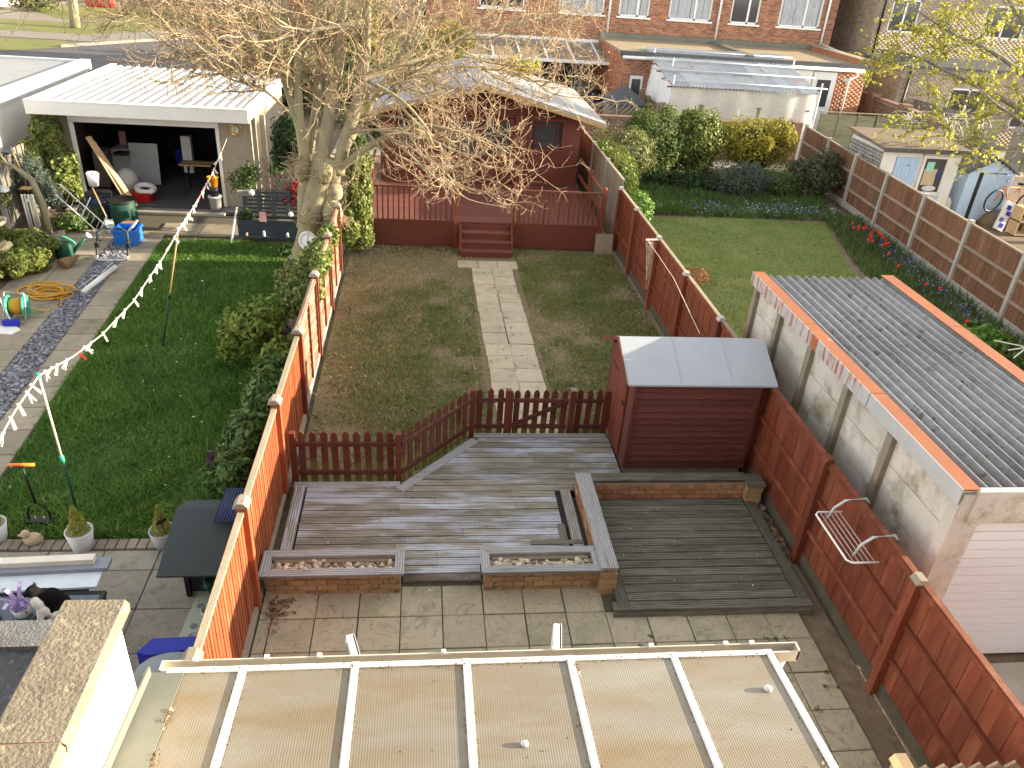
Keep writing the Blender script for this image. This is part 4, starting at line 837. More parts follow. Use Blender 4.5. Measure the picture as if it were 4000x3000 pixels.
# ------------------------------------------------------------------ washing-line arm and airer on the red fence
po = T('line_bracket', 'pale metal line arm with looped cord on top of the red fence', 'bracket', (4.45, 14.3, 0))
MB().tube([(4.62, 14.28, 1.50), (4.30, 14.24, 1.50)], .022, 8).done('arm', 'steel', po)
b = MB()
for k in range(5):
    t = np.linspace(0, 2*np.pi, 14); b.tube([(4.34+.04*k*.5+.03*math.sin(q), 14.2+.05*math.cos(q)*.5-.02*k, 1.48-(.1+.12*k)*(1-math.cos(q))/1.2) for q in t], .004, 4)
b.done('cord_loop', 'rope', po)
tag(MB().tube([(4.33, 14.22, 1.5), (4.2, 12.0, 1.62), (4.05, 10.0, 1.55)], .004, 5).done('washing_line', 'rope'), 'thin cord running from the fence arm down behind the shed roof', 'cord')
ar = T('clip_on_airer', 'small white tubular airer hooked over the red fence', 'airer', (4.4, 5.8, 1.2))
yy0, yy1 = 5.42, 6.20; xi, xo = 4.50, 4.18; z = 1.30
b = MB().tube([(xi, yy0, z), (xo+.04, yy0, z), (xo, yy0+.04, z), (xo, yy1-.04, z), (xo+.04, yy1, z), (xi, yy1, z)], .011, 7); b.done('frame', 'white_paint', ar, True)
for k in range(5): MB().tube([(xo+.06+k*.055, yy0, z), (xo+.06+k*.055, yy1, z)], .004, 5).done('bar', 'steel', ar, True)
for y in (yy0+.1, yy1-.1): MB().tube([(xo+.1, y, z), (xo+.14, y, z+.14), (xo+.24, y, z+.235), (4.64, y, z+.26), (4.69, y, z+.2)], .014, 7).done('hook', 'galv', ar, True)
# ================================================================== left garden: paving
A5 = math.atan(.06)
def xs_(y, o): return o-.06*(y-10.5)
lp = sheet('left_path', [(xs_(7.4, -7.5), 7.4), (xs_(7.4, -5.45), 7.4), (xs_(18.1, -5.45), 18.1), (-4.2, 18.0), (-4.2, 19.4), (-9, 19.4), (xs_(18.1, -7.5), 18.1)], -.008, 'joint_dirt')
y = 7.6
while y < 18.0:
    piece(lp, 'slab', (.50, .585, .04), (xs_(y, -5.72), y, -.002), 'slab_plain', (random.uniform(-.006, .006), 0, A5), .006)
    if y > 9: piece(lp, 'slab', (.60, .585, .04), (xs_(y, -6.79), y, -.002), 'slab_plain', (random.uniform(-.006, .006), 0, A5), .006)
    if y > 13: piece(lp, 'slab', (.60, .585, .04), (xs_(y, -7.41), y-.1, -.004), 'slab_plain', (random.uniform(-.006, .006), 0, A5), .006)
    y += .602
for i in range(3): piece(lp, 'slab', (.88, .8, .04), (-5.75+i*.9+.1, 18.3, -.001), 'slab_plain', (0, 0, .02), .006)
# slate chippings
n = 3600; Y = rng.uniform(7.5, 18.0, n); X = xs_(Y, -6.23)+rng.uniform(-.235, .235, n); a = rng.uniform(0, 6.28, n); r_ = rng.uniform(.018, .05, n)
k = 5; t = np.linspace(0, 2*np.pi, k, endpoint=False); tilt = rng.normal(0, .28, (n, 2))
px_ = r_[:, None]*np.cos(t+a[:, None])*rng.uniform(.6, 1.2, (n, k)); py_ = r_[:, None]*np.sin(t+a[:, None])*rng.uniform(.4, .9, (n, k))
zc = rng.uniform(.0, .03, n); pz_ = zc[:, None]+px_*tilt[:, :1]+py_*tilt[:, 1:]
top = np.stack([X[:, None]+px_, Y[:, None]+py_, pz_+.008], 2); bot = np.stack([X[:, None]+px_, Y[:, None]+py_, pz_-.02], 2)
V = np.concatenate([top, bot], 1).reshape(-1, 3); base = np.arange(n)[:, None]*10
Fq = np.concatenate([base+np.array([[i, 5+i, 5+(i+1) % 5, (i+1) % 5]]) for i in range(5)], 0)
o = fast('slate_chippings', np.concatenate([V]), Fq, 'slate', kind='stuff', label='strip of blue-grey slate chippings between two rows of slabs')
tops = np.concatenate([base+np.array([[0, 1, 2, 3]]), base+np.array([[0, 3, 4, 4]])], 0)
F3 = np.concatenate([base+np.array([[0, 1, 2]]), base+np.array([[0, 2, 3]]), base+np.array([[0, 3, 4]])], 0)
fast('slate_chippings', V, F3, 'slate', kind='stuff', label='strip of blue-grey slate chippings between two rows of slabs')
sheet('slate_bed', [(xs_(7.5, -6.47), 7.5), (xs_(7.5, -5.98), 7.5), (xs_(18, -5.98), 18), (xs_(18, -6.47), 18)], -.002, 'slate')
# patio of large riven slabs and a paver edging
lpa = sheet('left_patio', rect(-7, -1.82, 3.5, 7.25), -.01, 'joint_dirt')
for i in range(-3, 5):
    for k in range(5):
        x0 = -2.985+(i-3)*.605; y1 = 7.2-k*.0-(.33 if k else 0)-max(0, k-1)*.595; y0 = y1-(.32 if k == 0 else .585)
        x0 += .0 if k % 2 else 0
        x1 = x0+.595
        if x1 < -6.8 or x0 > -1.85: continue
        x1 = min(x1, -1.83)
        piece(lpa, 'slab', (round(x1-x0, 3), round(y1-y0, 3), .04), ((x0+x1)/2, (y0+y1)/2, -.006+random.uniform(-.003, .003)), 'slab_left', (random.uniform(-.006, .006), random.uniform(-.006, .006), random.uniform(-.006, .006)), .006)
for i in range(34):
    x = -6.0+i*.116; yc = 7.31+(.0 if x > -4.2 else .08*(x+4.2)**2)
    piece(lpa, 'paver', (.104, .17, .05), (x, yc, -.002+random.uniform(-.004, .004)), 'paver', (0, 0, -.16*max(0, -4.2-x)+random.uniform(-.04, .04)), .006)
# ------------------------------------------------------------------ hutch
hu = T('animal_hutch', 'dark hutch with green mineral felt roof beside the left fence', 'hutch', (-2.2, 6.5, 0))
MB().bx(-2.5, -1.9, 6.52, 6.98, .02, .70).done('body', 'grey_paint', hu)
MB().add([(-2.62, 6.08, .66), (-1.88, 6.08, .66), (-1.88, 6.9, .86), (-2.62, 6.9, .86), (-2.56, 7.12, .80), (-1.88, 7.12, .80), (-2.62, 6.08, .64), (-1.88, 6.08, .64), (-1.88, 6.9, .84), (-2.62, 6.9, .84), (-2.56, 7.12, .78), (-1.88, 7.12, .78)],
    [(0, 1, 2, 3), (3, 2, 5, 4), (6, 7, 1, 0), (6, 0, 3, 9), (9, 3, 4, 10), (11, 10, 4, 5), (9, 8, 7, 6), (10, 11, 8, 9), (1, 7, 8, 2), (2, 8, 11, 5)]).done('roof', 'felt_green', hu)
for x, y in ((-2.5, 6.5), (-1.95, 6.5)): piece(hu, 'leg', (.05, .05, .66), (x+.02, y-.03, .33), 'black_metal')
cs = sheetcor(-2.16, -1.86, 6.62, 7.2, .90, .006, 'navy', 'corrugated_sheet', None, .03, 6, .0); tag(cs, 'small dark corrugated plastic sheet on the hutch roof', 'sheet')
# hanging basket pot in the shade below
bk = T('hanging_basket', 'dark green wire basket of drooping plant below the hutch', 'basket', (-2.12, 6.34, 0))
MB().lathe([(.05, .18), (.12, .24), (.15, .34), (.14, .35), (.02, .33)], (-2.12, 6.34, 0), 12).done('bowl', 'green_plastic', bk, True)
P, N_ = cloud((-2.12, 6.34, .36), (.15, .15, .08), 160); V, F = leafquads(P, N_, .03); fast('leaves', V, F, 'leaf_dark', bk)
# feeding mat and bowls
tag(MB().box((-2.26, 6.08, .012), (.34, .86, .016), rz=-.06).done('feeding_mat', 'mat_pale'), 'pale green feeding mat with paw prints beside the left fence', 'mat')
for i, (x, y, lab) in enumerate([(-2.22, 6.2, 'steel pet bowl at the far end of the feeding mat'), (-2.27, 5.83, 'steel pet bowl with brown kibble at the near end of the feeding mat')]):
    t = T('pet_bowl', lab, 'bowl', (x, y, .02), 'pet bowls on the feeding mat')
    MB().lathe([(.085, .02), (.075, .075), (.068, .075), (.055, .03), (.01, .028)], (x, y, 0), 18).done('bowl', 'steel', t, True)
    if i: MB().ell((x, y, .05), (.03, .025, .012), 8, 5).done('food', 'terracotta', t)
for i, (x, y) in enumerate([(-2.33, 6.3), (-2.2, 6.36), (-2.33, 6.02), (-2.16, 5.98)]):
    tag(MB().lathe([(.04, .021), (.035, .024)], (x, y, 0), 12).done('paw_print_disc', 'slate'), 'round grey paw print on the feeding mat', 'paw print', 'paw prints on the feeding mat')
# blue tub with grey pet bed
bt = T('pet_tub', 'bright blue plastic tub behind the parapet wall', 'tub', (-2.35, 5.2, 0))
MB().prism([(-2.62, 5.34), (-2.52, 5.50), (-1.95, 5.52), (-1.9, 5.40), (-2.5, 5.3)], 'z', .2, .42).bx(-2.6, -1.92, 4.9, 5.36, .02, .24).done('shell', 'blue_deep', bt)
tag(MB().ell((-2.28, 5.16, .3), (.34, .26, .16), 18, 10).done('pet_bed', 'grey_fabric', None, True), 'round grey fleece pet bed in the blue tub', 'pet bed')
# ------------------------------------------------------------------ table, boards and cat
tb = T('garden_table', 'dark framed glass garden table under the cat', 'table', (-3.6, 5.6, 0))
MB().bx(-4.3, -3.02, 5.42, 5.46, .64, .68).bx(-4.3, -3.02, 5.84, 5.88, .64, .68).bx(-3.06, -3.02, 5.46, 5.84, .64, .68).bx(-4.3, -4.26, 5.46, 5.84, .64, .68).done('frame', 'black_metal', tb)
MB().bx(-4.26, -3.06, 5.46, 5.84, .662, .672).done('glass_top', 'glass_blue', tb)
for x, y in ((-3.05, 5.45), (-3.05, 5.86), (-4.28, 5.45), (-4.28, 5.86)): MB().tube([(x, y, .0), (x, y, .64)], .018, 6).done('leg', 'black_metal', tb)
tag(MB().box((-3.85, 6.03, .70), (1.45, .33, .025), rz=.05).done('white_board', 'melamine'), 'white melamine board with brown edges lying beside the cat', 'board')
MB().bx(-4.5, -3.35, 6.0, 6.2, .0, .66).done('trestle', 'black_metal', None, label='dark trestle under the white board and planks', cat='trestle')
tag(MB().box((-3.83, 6.15, .737), (1.5, .16, .045), rz=.05).done('plank', 'grey_plank'), 'grey painted plank lying on the white board', 'plank')
tag(MB().box((-3.93, 6.17, .792), (1.42, .09, .06), rz=.05).done('timber_length', 'wood_white'), 'pale stripped timber length on top of the grey plank', 'timber')
cat = T('cat', 'black and white cat sitting on the dark glass table', 'cat', (-3.33, 5.6, .672))
Z = .672
b = MB(); 
b.ell((-3.33, 5.61, Z+.085), (.085, .08, .085), 16, 12).ell((-3.36, 5.605, Z+.15), (.078, .07, .095), 14, 10, rotm(0, -.45, .2)).ell((-3.41, 5.59, Z+.195), (.055, .055, .06), 14, 10).ell((-3.465, 5.575, Z+.25), (.05, .047, .044), 14, 10).ell((-3.507, 5.562, Z+.238), (.022, .026, .02), 10, 8)
for dy in (-.028, .03): b.add([(-3.475, 5.575+dy-.018, Z+.28), (-3.44, 5.575+dy-.012, Z+.28), (-3.455, 5.575+dy+.02, Z+.28), (-3.455, 5.575+dy*1.25, Z+.33)], [(0, 1, 3), (1, 2, 3), (2, 0, 3), (0, 2, 1)])
b.tube([(-3.28, 5.58, Z+.03), (-3.24, 5.51, Z+.02), (-3.29, 5.475, Z+.018), (-3.36, 5.48, Z+.018)], [.022, .02, .016, .01], 8)
cb = b.done('body', 'cat_black', cat, True)
m_ = cb.modifiers.new('remesh', 'REMESH'); m_.mode = 'VOXEL'; m_.voxel_size = .009; m_.use_smooth_shade = True
b = MB().ell((-3.43, 5.555, Z+.17), (.04, .045, .065), 12, 9, rotm(0, -.3, .2)).ell((-3.40, 5.54, Z+.10), (.045, .03, .05), 12, 9).tube([(-3.415, 5.535, Z+.13), (-3.42, 5.51, Z+.06), (-3.425, 5.50, Z+.012)], [.028, .021, .019], 8).tube([(-3.43, 5.59, Z+.13), (-3.445, 5.575, Z+.06), (-3.45, 5.565, Z+.012)], [.026, .02, .018], 8).ell((-3.437, 5.492, Z+.013), (.026, .018, .013), 8, 6).ell((-3.462, 5.558, Z+.013), (.026, .018, .013), 8, 6).ell((-3.517, 5.57, Z+.228), (.014, .018, .012), 8, 6).ell((-3.32, 5.535, Z+.075), (.045, .025, .022), 10, 7, rotm(0, -.5, 0)).ell((-3.35, 5.53, Z+.022), (.04, .024, .02), 10, 7)
b.v = [(x, y-.016, z) for x, y, z in b.v]; cat.scale = (1.25, 1.25, 1.25)
cw = b.done('white_fur', 'cat_white', cat, True); m_ = cw.modifiers.new('remesh', 'REMESH'); m_.mode = 'VOXEL'; m_.voxel_size = .008; m_.use_smooth_shade = True
def potplant(name, label, x, y, z, r, h, m, leafm_, tuft=.12, cat_='plant pot', n=90, up=1.):
    t = T(name, label, cat_, (x, y, z))
    MB().lathe([(r*.7, z), (r*.78, z+.01), (r, z+h), (r*.93, z+h), (r*.88, z+h-.03), (.01, z+h-.03)], (x, y, 0), 20).done('pot', m, t, True)
    if leafm_:
        P = np.array([x, y, z+h])+rng.normal(size=(n, 3))*np.array([r*.5, r*.5, tuft]); P[:, 2] = np.maximum(P[:, 2], z+h-.02)
        V, F = leafquads(P, np.tile([0, 0, .2], (n, 1)), .03, .25, 1.); fast('leaves', V, F, leafm_, t)
    return t
lv = potplant('potted_plant', 'cream pot with lilac ribbon leaves on the glass table by the cat', -3.66, 5.60, Z, .085, .1, 'pot_white', 'lav', .05)
b = MB()
for i in range(7):
    a = i*.9; q = [(-3.66+math.cos(a)*d, 5.60+math.sin(a)*d, Z+.1+.16*math.sin(d*11)) for d in (.02, .07, .13, .18)]
    for j in range(3):
        p0, p1 = Vector(q[j]), Vector(q[j+1]); s_ = Vector((-math.sin(a), math.cos(a), 0))*.018; b.add([p0-s_, p0+s_, p1+s_, p1-s_], [(0, 1, 2, 3)])
b.done('ribbon_leaf', 'lav', lv)
tag(MB().lathe([(.06, Z), (.075, Z+.05), (.07, Z+.05), (.01, Z+.012)], (-3.47, 5.47, 0), 16).done('glass_bowl', 'glass_dark', None, True), 'small glass bowl with handle beside the cat', 'bowl')
tag(MB().lathe([(.07, Z), (.09, Z+.07), (.085, Z+.07), (.01, Z+.05)], (-3.93, 5.56, 0), 14).done('dark_pot', 'black_metal', None, True), 'dark plant pot at the left end of the glass table', 'plant pot')
# ------------------------------------------------------------------ lawn-edge pots, duck, aerator
def conifer_pot(x, y, m, label, h=.26, r=.15):
    t = T('potted_conifer', label, 'potted plant', (x, y, 0), 'white pots along the lawn edge')
    MB().lathe([(r*.62, 0), (r*.72, .01), (r, h), (r*.92, h), (r*.88, h-.035), (.01, h-.035)], (x, y, 0), 22).done('pot', m, t, True)
    n = 1300; hh = rng.random(n)**1.3; rr = (1-hh)*.115*rng.uniform(.5, 1, n)+.01; a = rng.uniform(0, 6.28, n)
    P = np.stack([x+rr*np.cos(a), y+rr*np.sin(a), h-.01+hh*.36], 1); N_ = np.stack([np.cos(a), np.sin(a), .8+0*a], 1)
    V, F = leafquads(P, N_, .022, .28, .7); fast('foliage', V, F, 'leaf_conifer', t); return t
conifer_pot(-3.86, 7.26, 'pot_white', 'small golden conifer in a straight white pot, middle of the lawn edge', .27)
t = conifer_pot(-2.97, 7.30, 'pot_grey', 'small conifer in a rounded grey-white pot with a dark ornament near the hutch', .23)
MB().box((-2.93, 7.22, .42), (.12, .02, .03), rz=.4, ry=-.4).box((-2.93, 7.22, .42), (.1, .02, .03), rz=.9, ry=.3).tube([(-2.93, 7.23, .2), (-2.93, 7.22, .42)], .006, 5).done('ornament', 'black_metal', t)
conifer_pot(-4.86, 7.42, 'pot_white', 'small conifer in a white pot cut off by the left picture edge', .25)
du = T('duck_ornament', 'pale stone duck ornament on the paver edging', 'ornament', (-4.42, 7.34, 0))
b = MB().ell((-4.42, 7.34, .08), (.11, .075, .08), 14, 10).ell((-4.475, 7.32, .17), (.052, .05, .052), 12, 9).ell((-4.53, 7.31, .16), (.03, .022, .012), 8, 6).add([(-4.36, 7.3, .1), (-4.36, 7.38, .1), (-4.30, 7.34, .20), (-4.33, 7.34, .06)], [(0, 1, 2), (0, 2, 3), (1, 3, 2)])
o = b.done('body', 'clay', du, True); m_ = o.modifiers.new('remesh', 'REMESH'); m_.mode = 'VOXEL'; m_.voxel_size = .008; m_.use_smooth_shade = True
ae = T('lawn_aerator', 'black lawn aerator with orange T handle standing on the left lawn', 'garden tool', (-4.5, 7.75, 0))
MB().tube([(-4.5, 7.72, .30), (-4.53, 7.72, .84)], .014, 8).done('shaft', 'black_metal', ae, True)
hd = MB().tube([(-4.67, 7.72, .85), (-4.39, 7.72, .85)], .02, 10).done('handle', 'orange', ae, True)
MB().tube([(-4.62, 7.72, .04), (-4.62, 7.72, .16), (-4.58, 7.72, .26), (-4.5, 7.72, .30), (-4.42, 7.72, .26), (-4.38, 7.72, .16), (-4.38, 7.72, .04)], .013, 7).done('yoke', 'black_metal', ae, True)
MB().bx(-4.64, -4.36, 7.66, 7.78, .015, .06).done('foot_plate', 'black_metal', ae)
for x in (-4.62, -4.55, -4.45, -4.38): MB().tube([(x, 7.72, .06), (x, 7.72, .1)], .009, 6).done('bolt', 'steel', ae)
# ------------------------------------------------------------------ washing line, props and pegs
LP = [(-3.6, 5.4, 2.34), (-3.74, 6.2, 2.25), (-3.96, 6.9, 2.08), (-4.11, 7.77, 1.99), (-4.2, 8.8, 1.68), (-4.16, 9.6, 1.58), (-4.12, 10.7, 1.56), (-4.03, 12.0, 1.76), (-3.92, 12.6, 2.0), (-4.12, 14.5, 1.88), (-4.45, 17, 1.70), (-4.77, 19.95, 1.76)]
tag(MB().tube(LP, .008, 6).done('washing_line', 'rope', None, True), 'cream washing line crossing the left garden to the garage pillar', 'washing line')
for i, (b0, tp, lab) in enumerate([((-4.09, 7.77, 0), (-4.11, 7.77, 1.99), 'clothes prop with pale upper pole near the aerator'), ((-4.40, 12.31, 0), (-3.93, 12.58, 2.0), 'dark green clothes prop in the middle of the left lawn')]):
    t = T('clothes_prop', lab, 'clothes prop', b0, 'props under the washing line'); B0, T0 = Vector(b0), Vector(tp); md = B0.lerp(T0, .45)
    MB().tube([B0, md], .016, 7).done('lower_pole', 'green_bag', t, True); MB().tube([md, T0], .012, 7).done('upper_pole', 'rope' if i == 0 else 'ply', t, True)
    MB().tube([md-(T0-B0)*.02, md+(T0-B0)*.02], .026, 8).done('collar', 'teal' if i == 0 else 'green_bag', t, True); MB().tube([T0-(T0-B0)*.012, T0+Vector((0, 0, .03))], .022, 8).done('fork', 'teal' if i == 0 else 'steel', t)
pl = [Vector(p) for p in LP]; cum = [0]
for a, b in zip(pl[:-1], pl[1:]): cum.append(cum[-1]+(b-a).length)
def on_line(d):
    for i in range(len(pl)-1):
        if d <= cum[i+1]: return pl[i].lerp(pl[i+1], (d-cum[i])/(cum[i+1]-cum[i]))
    return pl[-1]
pm = {}
for c in ('white', 'red', 'mint'):
    pm[c] = MB().box((.012, 0, -.055), (.012, .022, .125), ry=-.2).box((-.012, 0, -.055), (.012, .022, .125), ry=.2).box((0, 0, .012), (.03, .024, .02)).mesh('clothes_peg', {'white': 'wood_white', 'red': 'red_plastic', 'mint': 'mint'}[c])
d = .9; i = 0
while d < cum[-1]-1.2:
    p = on_line(d); c = 'red' if (d > 9.6 and i % 4 == 2) or i in (9,) else 'mint' if i in (25,) else 'white'
    o = link('clothes_peg', pm[c], None, p); o.rotation_euler = (random.uniform(-.7, .7), random.uniform(-.4, .9), random.uniform(-.5, .5)+1.5)
    tag(o, {'white': 'pale clothes peg clipped on the cream washing line', 'red': 'red clothes peg clipped on the cream washing line', 'mint': 'mint green clothes peg clipped on the cream washing line'}[c], 'clothes peg', 'pegs on the washing line')
    d += random.choice([.13, .18, .36, .45, .3]); i += 1
# ------------------------------------------------------------------ clutter beside the left path
def torus_pts(c, r, n=20, tilt=(0, 0, 0), ax=(1, 1)):
    M = rotm(*tilt); return [tuple(np.array(c)+M@np.array([r*ax[0]*math.cos(q), r*ax[1]*math.sin(q), 0])) for q in np.linspace(0, 2*math.pi, n)]
hr = T('hose_reel', 'green plastic hose reel wound with yellow hose beside the slabs', 'hose reel', (-7.08, 13.3, 0))
Mx = rotm(0, math.pi/2, .15); c0 = np.array((-7.08, 13.3, .25))
for s_ in (-.13, .13): MB().lathe([(.03, -.012), (.2, -.012), (.21, 0), (.2, .012), (.03, .012)], c0+Mx@np.array([0, 0, s_]), 22, Mx).done('flange', 'teal', hr)
MB().lathe([(.1, -.118), (.135, -.1), (.15, 0), (.135, .1), (.1, .118)], c0, 18, Mx).done('wound_hose', 'yellow_hose', hr, True)
MB().tube([c0+np.array((.17, -.2, -.24)), c0+np.array((.17, -.05, .1)), c0+np.array((.16, .0, .25)), c0+np.array((-.16, .0, .27)), c0+np.array((-.18, -.05, .1)), c0+np.array((-.18, -.2, -.24))], .012, 6).done('stand', 'galv', hr, True)
MB().tube([c0+np.array((.16, 0, 0)), c0+np.array((.2, .02, -.12)), c0+np.array((.27, .02, -.13))], .016, 6).done('crank', 'teal', hr, True)
b = MB()
for i in range(9):
    cx = -7.0+random.uniform(-.12, .12); cy = 14.4+random.uniform(-.14, .14); b.tube(torus_pts((cx, cy, .03+.012*i), random.uniform(.2, .34), 22, (random.uniform(-.05, .05), random.uniform(-.05, .05), random.uniform(-.3, .3)), (1.25, .85)), .014, 6)
b.tube(torus_pts((-7.4, 14.5, .03), .22, 20, (0, 0, 0), (1, 1)), .014, 6); b.tube([(-6.95, 13.45, .12), (-6.8, 13.6, .02), (-6.62, 13.85, .02), (-6.7, 14.1, .03), (-6.9, 14.15, .04)], .014, 6)
tag(b.done('garden_hose', 'yellow_hose', None, True), 'loose yellow hose coiled on the slabs by the slate strip', 'hose')
dp = T('dustpan', 'white dustpan with blue brush lying by the hose reel', 'dustpan', (-7.1, 12.8, 0))
MB().prism([(-7.35, 12.7), (-6.95, 12.65), (-6.88, 12.83), (-7.0, 12.95), (-7.3, 12.97)], 'z', .01, .03).done('pan', 'white_paint', dp); MB().box((-7.08, 12.97, .09), (.26, .07, .1), rz=.1).done('brush', 'blue_deep', dp); MB().tube([(-7.1, 13.01, .12), (-7.3, 13.2, .5)], .014, 6).done('handle', 'steel', dp)
tag(MB().tube([(-6.42, 14.42, .06), (-6.27, 15.72, .06)], .05, 14).done('plastic_pipe', 'white_upvc', None, True), 'white plastic drainpipe lying on the slate chippings', 'pipe')
tag(MB().tube([(-6.62, 14.55, .04), (-6.5, 15.25, .05)], .008, 5).tube([(-6.5, 14.55, .04), (-6.42, 15.22, .05)], .008, 5).tube([(-6.66, 14.55, .04), (-6.42, 14.56, .04)], .008, 5).tube([(-6.6, 15.26, .05), (-6.36, 15.24, .05)], .008, 5).tube([(-6.55, 14.9, .05), (-6.47, 14.6, .05)], .008, 5).done('wire_rack', 'steel'), 'folded wire rack lying on the slate beside the white pipe', 'rack')
tag(MB().tube([(-6.42, 15.1, .04), (-6.42, 15.75, .05), (-6.40, 15.95, .06), (-6.46, 16.05, .06), (-6.5, 15.98, .06)], .012, 6).done('walking_stick', 'steel', None, True), 'grey hooked stick lying on the slate beyond the pipe', 'stick')
wc = T('watering_can', 'dark green plastic watering can with red and white rose', 'watering can', (-7.4, 16.3, 0))
MB().lathe([(.16, 0), (.18, .02), (.17, .28), (.14, .33), (.1, .34), (.095, .33), (.01, .31)], (-7.45, 16.3, 0), 20).done('body', 'green_plastic', wc, True)
MB().tube([(-7.35, 16.32, .08), (-7.15, 16.36, .28), (-7.02, 16.4, .42)], [.05, .035, .028], 10).done('spout', 'green_plastic', wc, True)
MB().tube([(-7.6, 16.28, .2), (-7.56, 16.3, .42), (-7.42, 16.32, .46), (-7.26, 16.33, .36), (-7.2, 16.35, .26)], .022, 8).done('handle', 'teal', wc, True)
rs = MB().lathe([(.03, -.03), (.07, .03), (.06, .05), (.01, .055)], (-6.98, 16.41, .45), 12, rotm(0, .9, .2)).done('rose', 'white_paint', wc, True)
tag(MB().lathe([(.015, -.24), (.06, -.1), (.11, .06), (.13, .2), (.1, .2)], (-7.17, 15.82, .13), 14, rotm(1.75, .1, -.5)).done('wicker_cone', 'wicker'), 'brown wicker cone lying on its side below the watering can', 'basket')
cr = T('storage_box', 'bright blue open plastic box on the slate by the garage', 'box', (-6.5, 17.3, 0))
q = MB()
for a, b_, c, d_ in ((-6.72, -6.26, 17.05, 17.08), (-6.72, -6.26, 17.5, 17.53), (-6.72, -6.69, 17.08, 17.5), (-6.29, -6.26, 17.08, 17.5)): q.bx(a, b_, c, d_, .02, .34)
q.bx(-6.72, -6.26, 17.05, 17.53, .0, .03).bx(-6.75, -6.23, 17.02, 17.06, .32, .36).bx(-6.75, -6.23, 17.52, 17.56, .32, .36).bx(-6.75, -6.71, 17.06, 17.52, .32, .36).bx(-6.27, -6.23, 17.06, 17.52, .32, .36); q.done('shell', 'blue_box', cr)
tag(MB().box((-6.42, 17.35, .33), (.05, .5, .03), rx=.5, rz=-.4).done('hand_saw', 'galv'), 'grey tool sticking out of the blue box', 'tool')
tag(MB().lathe([(.12, 0), (.16, .25), (.18, .25), (.18, .3), (.15, .3), (.01, .28)], (-6.62, 17.75, 0), 16).done('terracotta_pot', 'terracotta', None, True), 'terracotta pot behind the blue box', 'plant pot')
fm = T('folding_frame', 'grey tubular folding frame with black straps standing on the slate', 'frame', (-6.5, 16.6, 0))
MB().tube([(-6.82, 16.3, .06), (-6.80, 16.18, .04), (-6.70, 16.12, .04), (-6.32, 16.14, .04), (-6.22, 16.2, .04), (-6.2, 16.32, .06)], .026, 8).done('base_tube', 'steel', fm, True)
MB().tube([(-6.84, 16.5, .3), (-6.82, 16.55, .5), (-6.72, 16.6, .56), (-6.36, 16.62, .56), (-6.24, 16.57, .5), (-6.22, 16.5, .3)], .03, 8).done('hoop', 'grey_paint', fm, True)
for x in (-6.83, -6.21): MB().tube([(x, 16.3, .06), (x, 16.45, .32), (x+.02, 16.58, .3)], .022, 7).box((x, 16.42, .25), (.07, .09, .12)).done('strap_joint', 'black_metal', fm)
aw = T('clothes_airer', 'white wire clothes airer leaning in the left border', 'airer', (-7.6, 17.6, 0))
P0 = np.array((-7.95, 17.75, 1.0)); U = np.array((1.0, -.35, -.86)); W_ = np.array((.28, -.12, .42))
def ap(u, v): return tuple(P0+U*u+W_*v)
MB().tube([ap(0, -.3), ap(0, .3), ap(1, .3)], .013, 6).tube([ap(0, -.3), ap(1, -.3)], .013, 6).tube([ap(.5, -.75), ap(.5, .9)], .012, 6).tube([ap(.85, -.6), ap(.85, .75)], .012, 6).done('frame', 'white_paint', aw, True)
for k in range(9): MB().tube([ap(.08+k*.1, -.3), ap(.08+k*.1, .3)], .005, 5).done('bar', 'white_paint', aw)
for u, v in ((.5, .3), (.5, -.3), (.85, .3), (.85, -.3), (0, .3), (0, -.3)): MB().ell(ap(u, v), .028, 8, 6).done('joint', 'white_paint', aw, True)
tag(MB().lathe([(.1, 0), (.13, .28), (.125, .28), (.09, .02)], (-7.35, 18.15, 1.02), 14, rotm(.1, .1, 0)).done('white_bucket', 'white_paint', None, True), 'white bucket hanging above the clothes airer by the garage jamb', 'bucket')
def sack(x, y, r, h, m, label, name='garden_bag'):
    t = T(name, label, 'bag', (x, y, 0), 'garden bags outside the garage'); q = MB(); n = 20; prof = [(r*.9, 0), (r, .03), (r*1.02, h*.4), (r*.97, h*.7), (r*1.03, h), (r*.96, h), (r*.9, h-.1), (.02, h-.12)]
    q.lathe(prof, (x, y, 0), n); q.v = [(a+random.uniform(-.012, .012), b+random.uniform(-.012, .012), c) for a, b, c in q.v]; q.done('sack', m, t, True)
    MB().lathe([(r*1.035, h-.05), (r*1.04, h+.005), (r*1.0, h+.005)], (x, y, 0), n).done('rim', 'black_metal', t, True)
    P = np.array([x, y, h-.1])+rng.normal(size=(60, 3))*np.array([r*.4, r*.4, .03]); V, F = leafquads(P, np.tile([0, 0, 1.], (60, 1)), .04, .3, .8); fast('clippings', V, F, 'leaf_dead', t)
sack(-6.9, 18.35, .29, .66, 'green_bag', 'round dark green garden bag in front of the garage opening'); sack(-7.5, 18.65, .28, .7, 'navy', 'dark blue garden bag behind the shovel')
shv = T('shovel', 'old shovel with wooden shaft leaning by the dark blue bag', 'shovel', (-7.1, 17.9, 0))
MB().tube([(-7.42, 18.2, .95), (-7.12, 17.95, .28)], .018, 7).done('shaft', 'ply', shv, True); MB().add([(-7.16, 17.92, .3), (-7.04, 18.0, .3), (-6.98, 17.86, .03), (-7.1, 17.78, .03)], [(0, 1, 2, 3)]).beam((-7.1, 17.95, .3), (-7.04, 17.83, .04), .17, .012).done('blade', 'galv', shv)
